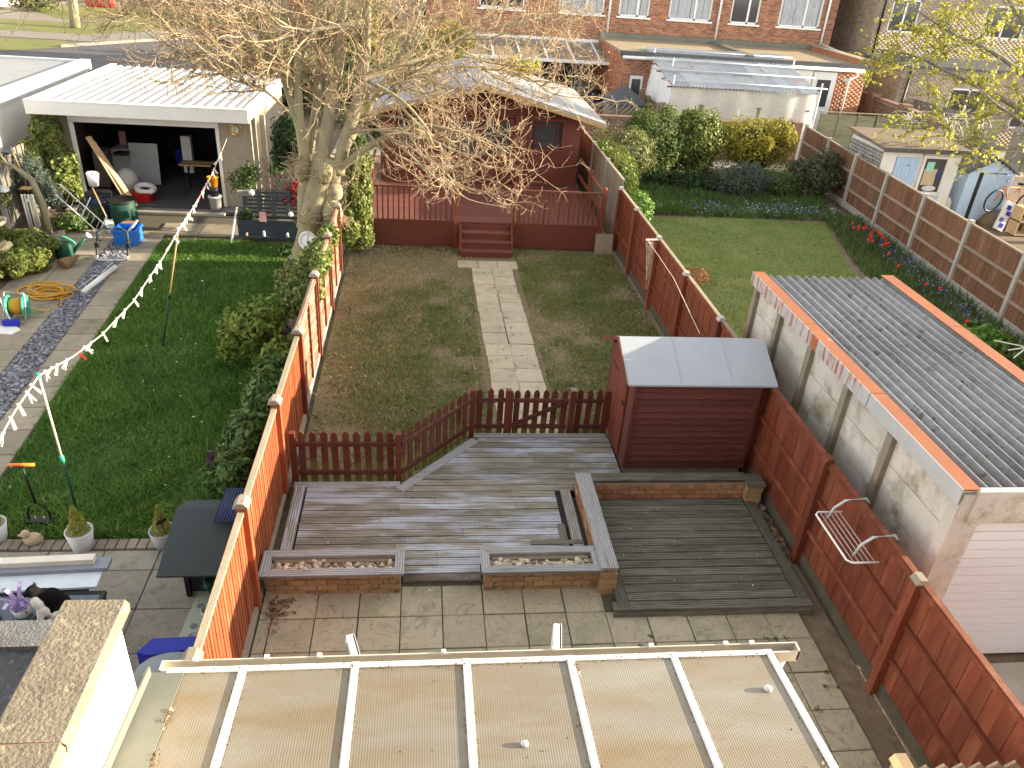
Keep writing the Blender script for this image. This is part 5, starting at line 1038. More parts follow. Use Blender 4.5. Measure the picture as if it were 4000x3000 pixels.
# border things: bird bath, driftwood, rocks, wind chime, feeder
bb = T('bird_bath', 'mossy stone bird bath at the left picture edge', 'bird bath', (-8.95, 16.7, 0))
MB().lathe([(.14, 0), (.1, .05), (.07, .3), (.1, .52), (.30, .58), (.33, .66), (.3, .67), (.2, .62), (.01, .6)], (-8.95, 16.6, 0), 20).done('bowl_and_stem', 'stone', bb, True)
b = MB().tube([(-8.9, 14.8, .05), (-8.5, 15.0, .28), (-8.2, 15.2, .52), (-7.95, 15.32, .66)], [.16, .15, .12, .05], 9).tube([(-8.2, 15.2, .5), (-8.05, 15.22, .68), (-7.98, 15.2, .74)], [.08, .05, .015], 7)
tag(b.done('driftwood_log', 'bark', None, True), 'sunlit driftwood log poking out of the left hedge', 'log')
tag(MB().tube([(-8.3, 17.6, 0), (-8.28, 17.6, .7), (-8.4, 17.62, 1.25), (-8.7, 17.66, 1.5), (-9.0, 17.7, 1.6)], [.09, .085, .07, .05, .025], 8).tube([(-8.6, 17.66, 1.45), (-8.65, 17.6, 1.95)], [.03, .012], 6).tube([(-8.85, 17.68, 1.56), (-8.95, 17.66, 1.8)], [.025, .01], 6).tube([(-9.0, 17.7, 1.6), (-9.1, 17.7, 1.9)], [.02, .008], 6).done('driftwood_branch', 'bark', None, True), 'driftwood branch stand holding the wind chime and feeder', 'branch')
ch = T('wind_chime', 'metal tube wind chime hanging from the driftwood branch', 'wind chime', (-8.45, 17.4, .3))
MB().box((-8.45, 17.42, 1.12), (.2, .2, .02)).tube([(-8.45, 17.5, 1.45), (-8.45, 17.42, 1.12)], .004, 4).done('top_plate', 'ply', ch)
for i, dx in enumerate((-.1, -.05, .03, .08, .12)): MB().tube([(-8.45+dx, 17.36+.02*(i % 2), 1.0), (-8.43+dx, 17.34, .26+.05*(i == 4))], .022, 8).done('tube', 'steel' if i % 2 else 'rope', ch, True)
t = T('bird_feeder', 'wire ball bird feeder stuffed with moss hanging on the branch', 'bird feeder', (-8.85, 17.3, .5))
P, N_ = cloud((-8.85, 17.3, .92), (.16, .16, .2), 260, .1); V, F = leafquads(P, N_, .03); fast('moss', V, F, 'leaf_olive', t); MB().lathe([(.03, 1.2), (.1, 1.14), (.11, 1.08)], (-8.85, 17.3, 0), 12).tube([(-8.8, 17.5, 1.55), (-8.85, 17.3, 1.2)], .005, 4).tube([(-8.85, 17.3, .72), (-8.83, 17.28, .3)], .006, 4).done('cage_top', 'steel', t)
for i, (x, y, r_) in enumerate([(-8.55, 17.35, .3), (-8.35, 17.15, .34), (-8.0, 17.35, .24), (-7.95, 16.95, .18), (-8.6, 13.9, .13), (-8.0, 13.75, .16), (-7.7, 13.9, .12), (-8.2, 13.3, .14)]):
    q = MB().ell((x, y, r_*.3), (r_, r_*.6, r_*.45), 10, 7, rotm(0, random.uniform(-.2, .2), random.uniform(0, 3))); q.v = [(a+random.uniform(-.03, .03)*r_*3, b+random.uniform(-.03, .03)*r_*3, c+random.uniform(-.03, .03)*r_*2) for a, b, c in q.v]
    tag(q.done('rock', 'stone'), ['tall grey rock behind the wind chime', 'long grey hollowed rock under the wind chime', 'grey rock behind the watering can', 'small brown rock left of the watering can', 'small rock left of the hose', 'pale rock behind the coiled hose', 'small pale rock beside the yellow hose', 'small rock above the hose reel'][i], 'rock', 'rocks in the left border')
# left boundary fence, dark boards with one pale post
fg = T('fence', 'dark weathered board fence at the left edge below the white building', 'fence', (-9.3, 18.5, 0))
for k in range(34): piece(fg, 'board', (.02, .12, 1.62), (-9.15-.02*(k % 2), 15.4+k*.125, .82), 'fence_grey', (0, 0, .05))
for y in (15.6, 17.55, 19.5): piece(fg, 'post', (.09, .09, 1.66), (-9.08, y, .83), 'post_conc')
tag(MB().box((-9.1, 18.35, 1.63), (.14, .28, .05)).done('solar_light', 'grey_paint'), 'small solar lamp on top of the dark fence', 'lamp')
# ------------------------------------------------------------------ planter bench with slatted back below the tree
pb = T('planter_bench', 'dark grey slatted planter with trough beside the tree', 'planter', (-3.5, 17.8, 0))
MB().bx(-4.2, -2.72, 17.62, 17.66, .16, .5).bx(-4.2, -2.72, 17.96, 18.0, .16, .5).bx(-4.2, -4.16, 17.66, 17.96, .16, .5).bx(-2.76, -2.72, 17.66, 17.96, .16, .5).bx(-4.2, -2.72, 17.5, 17.66, .12, .16).done('trough', 'grey_paint', pb)
MB().bx(-4.16, -2.76, 17.66, 17.96, .2, .44).done('compost', 'soil', pb)
for k in range(6): piece(pb, 'slat', (1.4, .02, .055), (-3.45, 18.1+.02*k, .55+k*.085), 'grey_paint', (-.2, 0, 0))
for k in range(5): MB().beam((-4.1+k*.325, 18.06, .45), (-4.1+k*.325, 18.20, 1.06), .1, .022).done('stile', 'grey_paint', pb)
for x in (-4.15, -2.8): piece(pb, 'leg', (.06, .06, .16), (x, 17.8, .08), 'ply')
P, N_ = cloud((-4.0, 17.75, .55), (.22, .14, .16), 240); V, F = leafquads(P, N_, .04); fast('plant', V, F, 'leaf_dark', pb)
tr = T('trellis', 'brown expanding diamond trellis behind the grey planter', 'trellis', (-3.5, 18.5, 0)); b = MB()
for k in range(-12, 22):
    x = -4.3+k*.1
    for s_ in (1, -1):
        xa, xb = (x, x+.65*s_*1.0); p = [(xa, .75), (xb, 1.75)]
        if min(xa, xb) < -4.3 or max(xa, xb) > -2.65: continue
        b.beam((xa, 18.45+.012*s_, .75), (xb, 18.45+.012*s_, 1.75), .012, .02)
b.done('lattice', 'weathered_z', tr)
for i, (x, z, r_, m, lab) in enumerate([(-3.03, .62, .06, 'pot_white', 'white globe solar light in the grey planter'), (-3.9, 1.03, .07, 'pot_white', 'white globe on the top shelf of the grey planter')]):
    t = T('globe_light', lab, 'lamp', (x, 17.75, .45)); MB().ell((x, 17.78 if i == 0 else 18.0, z), r_, 14, 10).done('globe', m, t, True); MB().tube([(x, 17.8, .42), (x, 17.78, z-.05)], .008, 5).done('stake', 'black_metal', t)
for i, (x, lab, h, m) in enumerate([(-3.62, 'small pale figurine on the ledge of the grey planter, centre', .13, 'pot_white'), (-3.1, 'small pale figurine on the ledge of the grey planter near the tree', .1, 'pot_white'), (-4.0, 'small pink toadstool on the ledge of the grey planter', .07, 'terr_pink')]):
    tag(MB().lathe([(.035, .16), (.03, .16+h*.5), (.022, .16+h*.7), (.026, .16+h*.85), (.005, .16+h)], (x, 17.56, 0), 9).done('figurine', m, None, True), lab, 'figurine')
tag(MB().box((-3.62, 17.6, .6), (.15, .012, .22), rx=-.15).done('seed_packet', 'terr_pink'), 'pink and white seed packet card in the grey planter', 'packet')
tag(MB().tube([(-4.32, 17.35, .05), (-4.2, 17.75, .75)], .022, 8).done('white_pole', 'white_upvc', None, True), 'white plastic pole leaning on the left end of the grey planter', 'pole')
tag(MB().box((-4.05, 18.05, 1.0), (.36, .16, .1), rz=.05).done('shelf_tray', 'stone'), 'grey tray on the top left corner of the planter back', 'tray')
# statues on the lawn edge
for i, (x, y, h, lab) in enumerate([(-2.72, 14.55, .28, 'small stone figure at the lawn edge below the tree'), (-2.66, 9.25, .2, 'small pale stone figure on the border edging')]):
    tag(MB().lathe([(.07, 0), (.06, h*.3), (.075, h*.5), (.04, h*.68), (.05, h*.8), (.03, h*.95), (.005, h)], (x, y, 0), 10).done('stone_figure', 'post_conc', None, True), lab, 'statue')
t = T('solar_stake', 'dark round solar stake light at the lawn edge', 'lamp', (-2.75, 13.2, 0)); MB().lathe([(.06, .42), (.07, .45), (.03, .47)], (-2.75, 13.2, 0), 12).done('head', 'grey_paint', t); MB().tube([(-2.75, 13.2, 0), (-2.75, 13.2, .42)], .008, 5).done('stake', 'black_metal', t)
# ------------------------------------------------------------------ white-roofed garage
ga = T('white_garage', 'open pebble-dash garage with white ribbed metal roof on the left', 'garage', (-6.5, 22, 0))
MB().bx(-8.85, -8.3, 19.95, 20.05, 0, 2.3).bx(-4.98, -4.2, 19.95, 20.05, 0, 2.3).bx(-8.3, -4.98, 19.95, 20.05, 2.0, 2.3).done('front_wall', 'pebbledash', ga)
MB().bx(-8.85, -8.75, 20.05, 24.6, 0, 2.35).bx(-4.3, -4.2, 20.05, 24.6, 0, 2.35).bx(-8.85, -4.2, 24.6, 24.7, 0, 2.35).done('walls', 'pebbledash', ga)
MB().bx(-8.36, -8.27, 19.9, 19.96, 0, 2.02).bx(-5.02, -4.95, 19.9, 19.96, 0, 2.02).bx(-8.36, -4.95, 19.9, 19.955, 2.0, 2.18).done('door_frame', 'white_paint', ga)
MB().bx(-8.75, -4.3, 19.5, 24.6, .0, .07).done('floor', 'asphalt', ga); MB().bx(-8.745, -8.72, 20.06, 24.58, .07, 2.4).bx(-4.33, -4.305, 20.06, 24.58, .07, 2.4).bx(-8.72, -4.33, 24.55, 24.58, .07, 2.4).bx(-8.72, -4.33, 20.06, 24.55, 2.42, 2.44).done('shade_lining', 'interior_shade', ga); MB().bx(-8.6, -4.9, 19.3, 19.9, .0, .05).done('threshold', 'concrete', ga)  # added dark lining and dark floor colour stand in for the interior's shade
rs = MB().bx(-8.9, -4.1, 19.3, 24.85, 2.48, 2.52).done('roof', 'roof_white', ga)
for k in range(19):
    x = -8.65+k*.24; MB().prism([(x-.06, 2.521), (x+.06, 2.521), (x+.03, 2.565), (x-.03, 2.565)], 'y', 19.42, 24.8).done('roof_rib', 'roof_white', ga)
MB().bx(-8.95, -4.08, 19.24, 19.30, 2.28, 2.58).bx(-8.95, -4.08, 19.225, 19.42, 2.575, 2.59).bx(-8.95, -8.80, 19.42, 24.9, 2.50, 2.58).bx(-4.2, -4.08, 19.42, 24.9, 2.50, 2.58).bx(-8.95, -8.9, 19.3, 24.9, 2.30, 2.5).bx(-4.13, -4.08, 19.3, 24.9, 2.3, 2.5).done('fascia', 'white_paint', ga)
MB().bx(-4.16, -4.06, 19.9, 19.98, 0, 2.3).bx(-4.02, -3.9, 20.2, 20.32, 0, 2.3).done('side_post', 'weathered_z', ga)
ck = T('wall_clock', 'round cream clock with wooden rim on the garage pillar', 'clock', (-4.55, 19.93, 1.93))
Mc = rotm(math.pi/2, 0, 0)
MB().lathe([(.17, -.02), (.175, .01), (.14, .025), (.138, .005)], (-4.56, 19.93, 1.98), 22, Mc).done('rim', 'ply', ck, True); MB().lathe([(.14, 0), (.01, .012)], (-4.56, 19.93, 1.98), 22, Mc).done('face', 'rope', ck)
MB().beam((-4.56, 19.912, 1.98), (-4.575, 19.912, 1.88), .012, .008).beam((-4.56, 19.912, 1.98), (-4.555, 19.912, 2.08), .01, .008).done('hands', 'black_metal', ck)
# clutter inside
def thing1(name, b, m, label, c, **k): return tag(b.done(name, m, None, k.get('smooth', False)), label, c, k.get('group'))
pk = T('timber_planks', 'two long pale planks leaning out of the garage opening', 'planks', (-7.3, 19.9, 0))
for dx in (0, .12): MB().beam((-8.05+dx*.6, 20.1, 1.62-dx), (-7.18+dx, 19.62, .1), .14, .035).done('plank', 'wood_new', pk)
thing1('leaning_board', MB().box((-7.35, 21.6, .62), (.72, .04, 1.05), rx=-.14), 'pot_grey', 'white board leaning upright inside the garage', 'board')
thing1('cabinet', MB().bx(-8.2, -7.75, 21.7, 22.2, .07, .95), 'pot_grey', 'grey-white cabinet at the left inside the garage', 'cabinet')
thing1('fan_heater', MB().box((-6.3, 21.9, .85), (.24, .2, .95), rx=-.05), 'white_wood', 'tall white and grey tower fan inside the garage', 'fan')
wb = T('workbench', 'folding workbench with black legs and wooden top inside the garage', 'workbench', (-5.95, 21, 0))
MB().bx(-6.3, -5.5, 20.95, 21.13, .78, .82).bx(-6.3, -5.5, 21.2, 21.38, .78, .82).done('top', 'ply', wb)
for x in (-6.2, -5.6): MB().tube([(x, 20.85, .07), (x+.1, 21.3, .78)], .02, 6).tube([(x, 21.45, .07), (x+.1, 21.0, .78)], .02, 6).done('leg', 'black_metal', wb)
thing1('appliance', MB().bx(-5.5, -4.75, 21.8, 22.3, .3, .8), 'pot_grey', 'white appliance at the right inside the garage', 'appliance')
thing1('shelf', MB().bx(-5.7, -4.4, 22.6, 23.0, 1.55, 1.6), 'white_wood', 'white shelf high at the right inside the garage', 'shelf')
thing1('red_tub', MB().prism([(-7.35, 20.0), (-6.85, 20.0), (-6.82, 20.35), (-7.4, 20.35)], 'z', .08, .30), 'red_plastic', 'red plastic tub on the garage floor behind the planks', 'tub')
thing1('life_ring', MB().tube(torus_pts((-6.98, 20.25, .36), .2, 18, (.3, .1, 0), (1, .8)), .07, 8), 'white_paint', 'white inflated ring on top of the red tub', 'ring', smooth=True)
thing1('dust_sheet', MB().ell((-7.55, 20.7, .42), (.28, .25, .32), 14, 9), 'white_wood', 'white cloth bundle behind the planks in the garage', 'cloth', smooth=True)
thing1('white_tub', MB().lathe([(.13, .07), (.15, .36), (.165, .36), (.165, .39), (.01, .39)], (-5.18, 19.75, 0), 18), 'pot_white', 'white lidded tub at the right of the garage opening', 'tub', smooth=True)
thing1('flower_bucket', MB().lathe([(.10, .39), (.12, .62), (.01, .62)], (-5.18, 19.75, 0), 14), 'black_metal', 'dark patterned tin standing on the white tub', 'tin', smooth=True)
thing1('yellow_bucket', MB().lathe([(.10, .622), (.13, .85), (.14, .85), (.14, .87), (.12, .87), (.09, .65)], (-5.18, 19.75, 0), 16), 'amber', 'amber bucket on top of the stacked tubs in the garage opening', 'bucket', smooth=True)
for i, (x, y, z, sx, sy, sz, m, lab) in enumerate([(-8.3, 22.6, 1.55, .4, .3, .25, 'card', 'cardboard box high on the left garage shelf'), (-7.9, 22.8, 1.7, .35, .1, .16, 'yellow_tool', 'yellow case high on the left garage shelf'), (-7.3, 22.9, 1.55, .26, .2, .3, 'pale_blue', 'pale blue carton in the middle of the garage'), (-8.05, 22.3, 1.1, .16, .16, .4, 'terr_pink', 'pink and cream tin on the garage cabinet'),
        (-6.75, 22.9, .55, .3, .3, .4, 'blue_deep', 'blue bag on the garage floor at the back'), (-5.2, 23.2, 1.85, .5, .3, .2, 'red_plastic', 'red case on the high right garage shelf'), (-7.75, 21.2, .98, .3, .3, .06, 'black_metal', 'black tray on the garage cabinet front'), (-8.25, 21.2, .6, .3, .5, .9, 'fence_grey', 'dark stack leaning at the left garage wall')]):
    thing1('storage_item', MB().box((x, y, z), (sx, sy, sz), rz=random.uniform(-.2, .2)), m, lab, 'box')
# white flat-roofed building further left
wb2 = T('white_building', 'white rendered flat-roofed outbuilding at the far left', 'building', (-13, 22, 0))
MB().bx(-18, -9.62, 15.5, 24.9, 0, 2.5).done('wall', 'render_cream', wb2); MB().bx(-18.05, -9.75, 15.5, 25.0, 2.5, 2.56).done('roof', 'felt_roof', wb2)
MB().bx(-9.82, -9.55, 15.5, 25.05, 2.38, 2.64).bx(-18.05, -9.82, 24.85, 25.05, 2.42, 2.62).done('roof_edge', 'galv', wb2)
# ================================================================== right garden boundary fence
def rotated(t, loc, rz): t.location = loc; t.rotation_euler = (0, 0, rz)
bf = T('panel_fence', 'brown board fence with pale concrete posts on the far side of the right lawn', 'fence')
for k in range(-5, 7):  # nearest panels are unseen, added to shade the driveway
    a = k*2.08; pn = featheredge(bf, 'panel', 0, a, a+2.08, .18, 1.5, 'brown_fence', .12, -1, 'weathered')
    for z in (.55, 1.02): piece(pn, 'rail', (.035, 1.96, .06), (-.03, a+1.04, z), 'weathered')
    piece(bf, 'gravel_board', (.05, 1.96, .18), (0, a+1.04, .09), 'post_conc')
for k in range(-5, 8): piece(bf, 'post', (.11, .1, 1.6), (-.02, k*2.08, .8), 'post_conc')
rotated(bf, (12.02, 11.85, 0), -.066)
# ------------------------------------------------------------------ white panelled shed
ws = T('panelled_shed', 'white panelled shed with pale blue door and brown felt roof behind the brown fence', 'shed', (14.2, 22.4, 0))
SX0, SX1, SY0, SY1 = 13.0, 15.45, 21.45, 23.4
MB().bx(SX0+.03, SX1-.03, SY0+.03, SY1, 0, 1.93).done('body', 'white_wood', ws)
bricks('block_courses', ws, SY0+.03, SY1, .02, 1.9, SX0+.03, 'brick_grey', axis='y', face=-1, bl=.2, bh=.085)
for k in range(16): 
    piece(ws, 'cladding_board', (.42, .02, .118), (SX0+.24, SY0+.02, .06+k*.12), 'white_wood', (-.06, 0, 0)); piece(ws, 'cladding_board', (.32, .02, .118), (SX1-.18, SY0+.02, .06+k*.12), 'white_wood', (-.06, 0, 0))
d = MB().bx(13.47, 14.18, SY0-.005, SY0+.03, .05, 1.72).done('door', 'light_blue', ws)
for k in range(6): piece(d, 'door_board', (.112, .012, 1.66), (13.53+k*.118, SY0-.008, .885), 'light_blue')
piece(d, 'letter_slot', (.09, .008, .015), (13.86, SY0-.018, 1.5), 'black_metal')
w_ = MB().bx(14.28, 14.36, SY0-.02, SY0+.03, .72, 1.8).bx(15.02, 15.1, SY0-.02, SY0+.03, .72, 1.8).bx(14.36, 15.02, SY0-.02, SY0+.03, 1.72, 1.8).bx(14.36, 15.02, SY0-.03, SY0+.03, .68, .76).done('window', 'white_wood', ws)
MB().bx(14.36, 15.02, SY0+.025, SY0+.029, .76, 1.72).done('pane', 'glass_dark', w_)
MB().bx(14.42, 14.82, SY0+.012, SY0+.018, .95, 1.42).done('cardboard', 'card', w_); MB().bx(14.45, 14.68, SY0+.006, SY0+.011, 1.35, 1.62).done('green_cloth', 'mint', w_); MB().ell((14.9, SY0+.012, 1.25), (.1, .008, .16), 10, 8).done('blue_bag', 'navy', w_); MB().ell((14.72, SY0+.01, .86), (.22, .008, .08), 10, 8).done('foil', 'steel', w_)
for k in range(5): piece(ws, 'blue_panel_board', (.74, .02, .118), (14.69, SY0+.01, .1+k*.12), 'light_blue', (-.06, 0, 0))
MB().prism([(SY0-.15, 1.92), (SY1+.1, 2.06), (SY1+.1, 2.12), (SY0-.15, 2.0)], 'x', SX0-.1, SX1+.15).done('roof', 'felt_brown', ws); MB().bx(SX0-.1, SX1+.15, SY0-.17, SY0-.15, 1.88, 2.005).done('fascia', 'felt_black', ws)
bs = T('apex_shed', 'pale blue apex shed with its door ajar beside the panelled shed', 'shed', (16.5, 22, 0))
BXA, BXB, BYA, BYB = 15.75, 17.2, 21.35, 23.0
MB().prism([(BXA+.02, .03), (BXB-.02, .03), (BXB-.02, 1.42), ((BXA+BXB)/2, 1.78), (BXA+.02, 1.42)], 'y', BYA+.02, BYB).done('body', 'pale_blue', bs)
for k in range(14):
    for x0, x1 in ((BXA, 16.08), (16.95, BXB)): piece(bs, 'cladding_board', (round(x1-x0, 2), .02, .1), ((x0+x1)/2, BYA+.008, .08+k*.1), 'pale_blue', (-.07, 0, 0))
for k in range(4): piece(bs, 'cladding_board', (round(1.2-.3*k, 2), .02, .09), (16.475, BYA+.008, 1.46+k*.085), 'pale_blue', (-.07, 0, 0))
MB().bx(16.08, 16.95, BYA+.0, BYA+.012, .03, 1.40).done('doorway', 'dark', bs)
d = MB().box((16.60, BYA-.10, .71), (.80, .03, 1.38), rz=-.28).done('door', 'pale_blue', bs)
for k in range(6): MB().box((16.6+(-.33+k*.132)*math.cos(-.28), BYA-.118+(-.33+k*.132)*math.sin(-.28), .71), (.12, .012, 1.36), rz=-.28).done('door_board', 'pale_blue', d)
MB().prism([(BXA-.08, 1.38), (16.475, 1.82), (BXB+.08, 1.38), (BXB+.08, 1.42), (16.475, 1.87), (BXA-.08, 1.42)], 'y', BYA-.1, BYB+.1).done('roof', 'felt_black', bs)
bi = T('bicycle', 'bicycle with orange frame leaning by the blue shed', 'bicycle', (17.5, 21.2, 0))
tag(MB().ell((17.2, 20.95, .05), (.9, .45, .42), 14, 8).done('rubble_heap', 'soil', None, True), 'dark heap of rubble under the bicycle by the blue shed', 'heap')
for x in (17.25, 18.1):
    w_ = MB().tube(torus_pts((x, 21.3, .34), .32, 26, (math.pi/2+.1, 0, .5)), .025, 7).done('wheel', 'black_metal', bi, True)
MB().tube([(17.25, 21.3, .34), (17.5, 21.4, .75), (17.95, 21.6, .72), (17.7, 21.5, .33), (17.5, 21.4, .75)], .02, 7).tube([(17.7, 21.5, .33), (18.1, 21.65, .34), (17.95, 21.6, .72)], .018, 7).done('frame', 'orange', bi, True)
MB().tube([(17.35, 21.2, .95), (17.5, 21.4, .92), (17.6, 21.6, .95)], .014, 6).done('handlebar', 'black_metal', bi, True); MB().ell((17.98, 21.62, .82), (.12, .06, .04), 10, 7).done('saddle', 'black_metal', bi, True); bi.location = (16.75, 20.82, .36); bi.rotation_euler = (0, 0, -.25)
sb = T('bodyboard', 'white foam board with blue blotches leaning by the wooden shelves', 'board', (16.6, 20.5, 0))
MB().box((16.62, 20.45, .42), (.3, .07, .85), rx=-.25, ry=.35).done('foam', 'white_paint', sb)
for dz, dx in ((-.28, .02), (-.1, -.06), (.08, .05), (.26, -.02)): MB().box((16.62+dx+dz*.36, 20.4+dz*.24, .42+dz*.9), (.13, .02, .12), rx=-.25, ry=.35).done('blotch', 'blue_deep', sb)
se = T('wooden_shelves', 'orange-brown wooden shelf unit lying at the right picture edge', 'shelf unit', (17.2, 20.2, 0))
MB().bx(16.7, 18.2, 19.9, 20.3, .78, .81).bx(16.7, 18.2, 19.9, 20.3, .40, .43).bx(16.7, 18.2, 19.9, 20.3, .02, .05).bx(16.7, 16.73, 19.9, 20.3, .05, .78).bx(17.2, 17.23, 19.9, 20.3, .05, .78).bx(17.7, 17.73, 19.9, 20.3, .05, .78).bx(18.17, 18.2, 19.9, 20.3, .05, .78).done('carcass', 'wood_new', se)
for i, (x, y, lab) in enumerate([(15.55, 21.6, 'pale sack in the gap between the two sheds'), (17.6, 19.4, 'grey rubble bag at the right picture edge')]): tag(MB().ell((x, y, .3), (.14, .14, .3), 10, 8).done('sack', 'tarp', None, True), lab, 'sack')
tag(MB().tube([(10.5, 11.4, .5), (11.6, 12.2, .55)], .012, 5).tube([(10.6, 11.7, .5), (11.6, 11.9, .55)], .012, 5).tube([(10.6, 12.1, .5), (11.7, 11.5, .5)], .012, 5).done('rotary_airer', 'white_paint', None, True), 'white airer arms showing beyond the garage roof at the right edge', 'airer')
# ------------------------------------------------------------------ walls and fences along the back
bw = T('garden_wall', 'brown brick garden wall behind the shrubs of the right garden', 'wall', (9, 27.6, 0))
MB().bx(4.6, 13.3, 27.6, 27.8, 0, 1.28).done('core', 'mortar', bw); bricks('brick_courses', bw, 4.6, 13.3, .02, 1.28, 27.6, 'brick_wall', face=-1); MB().bx(4.6, 13.3, 27.56, 27.84, 1.28, 1.33).done('capping', 'brick_wall', bw)
for x in (5.6, 13.2): MB().bx(x-.16, x+.16, 27.5, 27.86, 0, 1.42).done('pier', 'brick_wall', bw)
lf2 = T('post_and_board_fence', 'low mossy board fence with capped posts above the brick wall', 'fence', (10.5, 28, 0))
for a, b in ((8.3, 9.7), (9.7, 11.8), (11.8, 13.6)):
    for k in range(4): piece(lf2, 'board', (b-a, .02, .17), ((a+b)/2, 28.0, 1.12+k*.15), 'fence_green', (-.05, 0, 0))
for x in (8.3, 9.7, 11.8, 13.6): piece(lf2, 'post', (.1, .1, 1.75), (x, 27.97, .875), 'fence_green'); piece(lf2, 'post_cap', (.15, .15, .05), (x, 27.97, 1.77), 'fence_green')
gf = T('lap_fence', 'mossy green lap panel fence behind the panelled shed', 'fence', (18, 28, 0))
for i, (a, b) in enumerate(((14.2, 16.4), (16.4, 18.9), (18.9, 21.4))):
    z1 = 1.72
    for k in range(9): piece(gf, 'board', (b-a-.06, .016, .2), ((a+b)/2, 28.15, .12+k*.18), 'fence_green', (-.06, 0, 0))
    for f in (0, .33, .66): piece(gf, 'batten', (.05, .03, 1.7), (a+.05+f*(b-a), 28.12, .86), 'fence_green')
    piece(gf, 'capping', (b-a, .09, .03), ((a+b)/2, 28.15, 1.74), 'fence_green')
gd = T('lap_fence', 'dark brown lap panel fence at the right edge behind the bicycle', 'fence', (22.5, 27.5, 0))
for a, b in ((21.5, 23.2), (23.2, 25)):
    for k in range(9): piece(gd, 'board', (b-a-.06, .016, .2), ((a+b)/2, 27.6, .12+k*.18), 'fence_grey', (-.06, 0, 0))
    piece(gd, 'batten', (.05, .03, 1.7), ((a+b)/2, 27.57, .86), 'fence_grey')
tag(MB().bx(24.2, 25.8, 29.5, 29.6, 0, 2.15).done('wooden_screen', 'orange_wood'), 'orange-brown wooden screen panel at the far right', 'screen')
af = T('arched_trellis_panel', 'pale arched trellis panel beyond the summerhouse roof', 'trellis', (6.7, 28.1, 0)); b = MB()
t = np.linspace(0, math.pi, 13); b.tube([(6.7-.85*math.cos(q), 28.1, 1.35+.42*math.sin(q)) for q in t], .035, 6).bx(5.85, 7.55, 28.07, 28.13, .9, .97).bx(6.67, 6.73, 28.07, 28.13, .95, 1.75).done('arch_frame', 'weathered_z', af); b = MB()
for k in range(-5, 9):
    x0 = 5.9+k*.2
    for s_ in (1,): 
        xa, xb = x0, x0+.75; ta = max(0, (5.88-xa)/.75); tb = min(1, (7.52-xa)/.75)
        if ta < tb: b.beam((xa+.75*ta, 28.1, .95+.75*ta), (xa+.75*min(tb, .95), 28.1, .95+.75*min(tb, .95)), .02, .05)
b.done('slats', 'weathered_z', af)
for x in (5.75, 7.65): piece(af, 'post', (.1, .1, 1.5), (x, 28.1, .75), 'weathered_z')
ph = T('small_hipped_shed', 'small hut with slate-grey hipped roof beyond the arched trellis', 'shed', (7.3, 29.6, 0))
MB().bx(6.7, 7.95, 29.1, 30.3, 0, 1.5).done('body', 'weathered_z', ph); MB().add([(6.55, 28.95, 1.48), (8.1, 28.95, 1.48), (8.1, 30.45, 1.48), (6.55, 30.45, 1.48), (7.32, 29.7, 2.05)], [(0, 1, 4), (1, 2, 4), (2, 3, 4), (3, 0, 4), (3, 2, 1, 0)]).done('roof', 'felt_black', ph)
pf2 = T('panel_fence', 'red-brown panel fence running back to the rear house', 'fence', (8.25, 30, 0))
for a, b in ((28.2, 29.6), (29.6, 31.0), (31, 32.4), (32.4, 33.8)):
    for k in range(10): piece(pf2, 'board', (.02, .13, 1.6), (8.25, a+.07+k*.14, .85), 'brown_fence', (0, 0, .05))
    piece(pf2, 'post', (.1, .1, 1.75), (8.22, a, .87), 'weathered_z')
# ------------------------------------------------------------------ brick terrace at the back
FY2 = 36.0
hb = T('brick_terrace', 'red-orange brick terrace of houses with white windows across the back', 'house', (9, 38, 0))
win = [(8.13, 9.46), (10.32, 12.19), (13.05, 14.32), (15.22, 17.13), (5.55, 7.5), (2.2, 4.1)]
SZ = 3.88; holes = [(a, b, SZ, SZ+1.25) for a, b in win]
wallbox('facade', hb, 0, 17.8, FY2, FY2+.3, 0, 6.0, 'mortar', holes); bricks('brick_courses', hb, 0, 17.8, 2.3, 6.0, FY2, 'brick_far', holes)
MB().bx(0, .3, FY2+.3, 44, 0, 6).bx(17.5, 17.8, FY2+.3, 44, 0, 6).bx(0, 17.8, 43.7, 44, 0, 6).done('gable_walls', 'brick_far', hb)
MB().prism([(FY2-.35, 5.95), (40, 8.9), (44.4, 5.95), (44.4, 6.1), (40, 9.05), (FY2-.35, 6.1)], 'x', -.2, 18.1).done('roof', 'terracotta', hb)
for i, (a, b) in enumerate(win):
    z0, z1 = SZ, SZ+1.25
    w_ = MB().bx(a, b, FY2+.05, FY2+.12, z0, z0+.07).bx(a, b, FY2+.05, FY2+.12, z1-.07, z1).bx(a, a+.07, FY2+.05, FY2+.12, z0, z1).bx(b-.07, b, FY2+.05, FY2+.12, z0, z1).bx(a+(b-a)*.62-.04, a+(b-a)*.62+.04, FY2+.05, FY2+.12, z0, z1).done('window', 'white_upvc', hb)
    MB().bx(a+.05, b-.05, FY2+.09, FY2+.1, z0+.05, z1-.05).done('pane', 'glass_dark', w_)
    MB().bx(a-.08, b+.08, FY2-.06, FY2+.06, z0-.07, z0).done('sill', 'white_upvc', w_)
    if i in (0, 1, 3, 4):
        n = 60; xs2 = np.linspace(a+.08, b-.08, n+1); V = [(x, FY2+.082+.006*math.sin(x*23)+.004*math.sin(x*57), z) for z in (z0+.08, z1-.08) for x in xs2]
        MB().add(V, [(k, k+1, n+2+k, n+1+k) for k in range(n)]).done('curtain', 'curtain', w_, True)
for x in (7.72, 12.52, 17.35): MB().tube([(x, FY2-.08, 6), (x, FY2-.08, 3.2)], .05, 8).done('downpipe', 'white_upvc', hb, True)
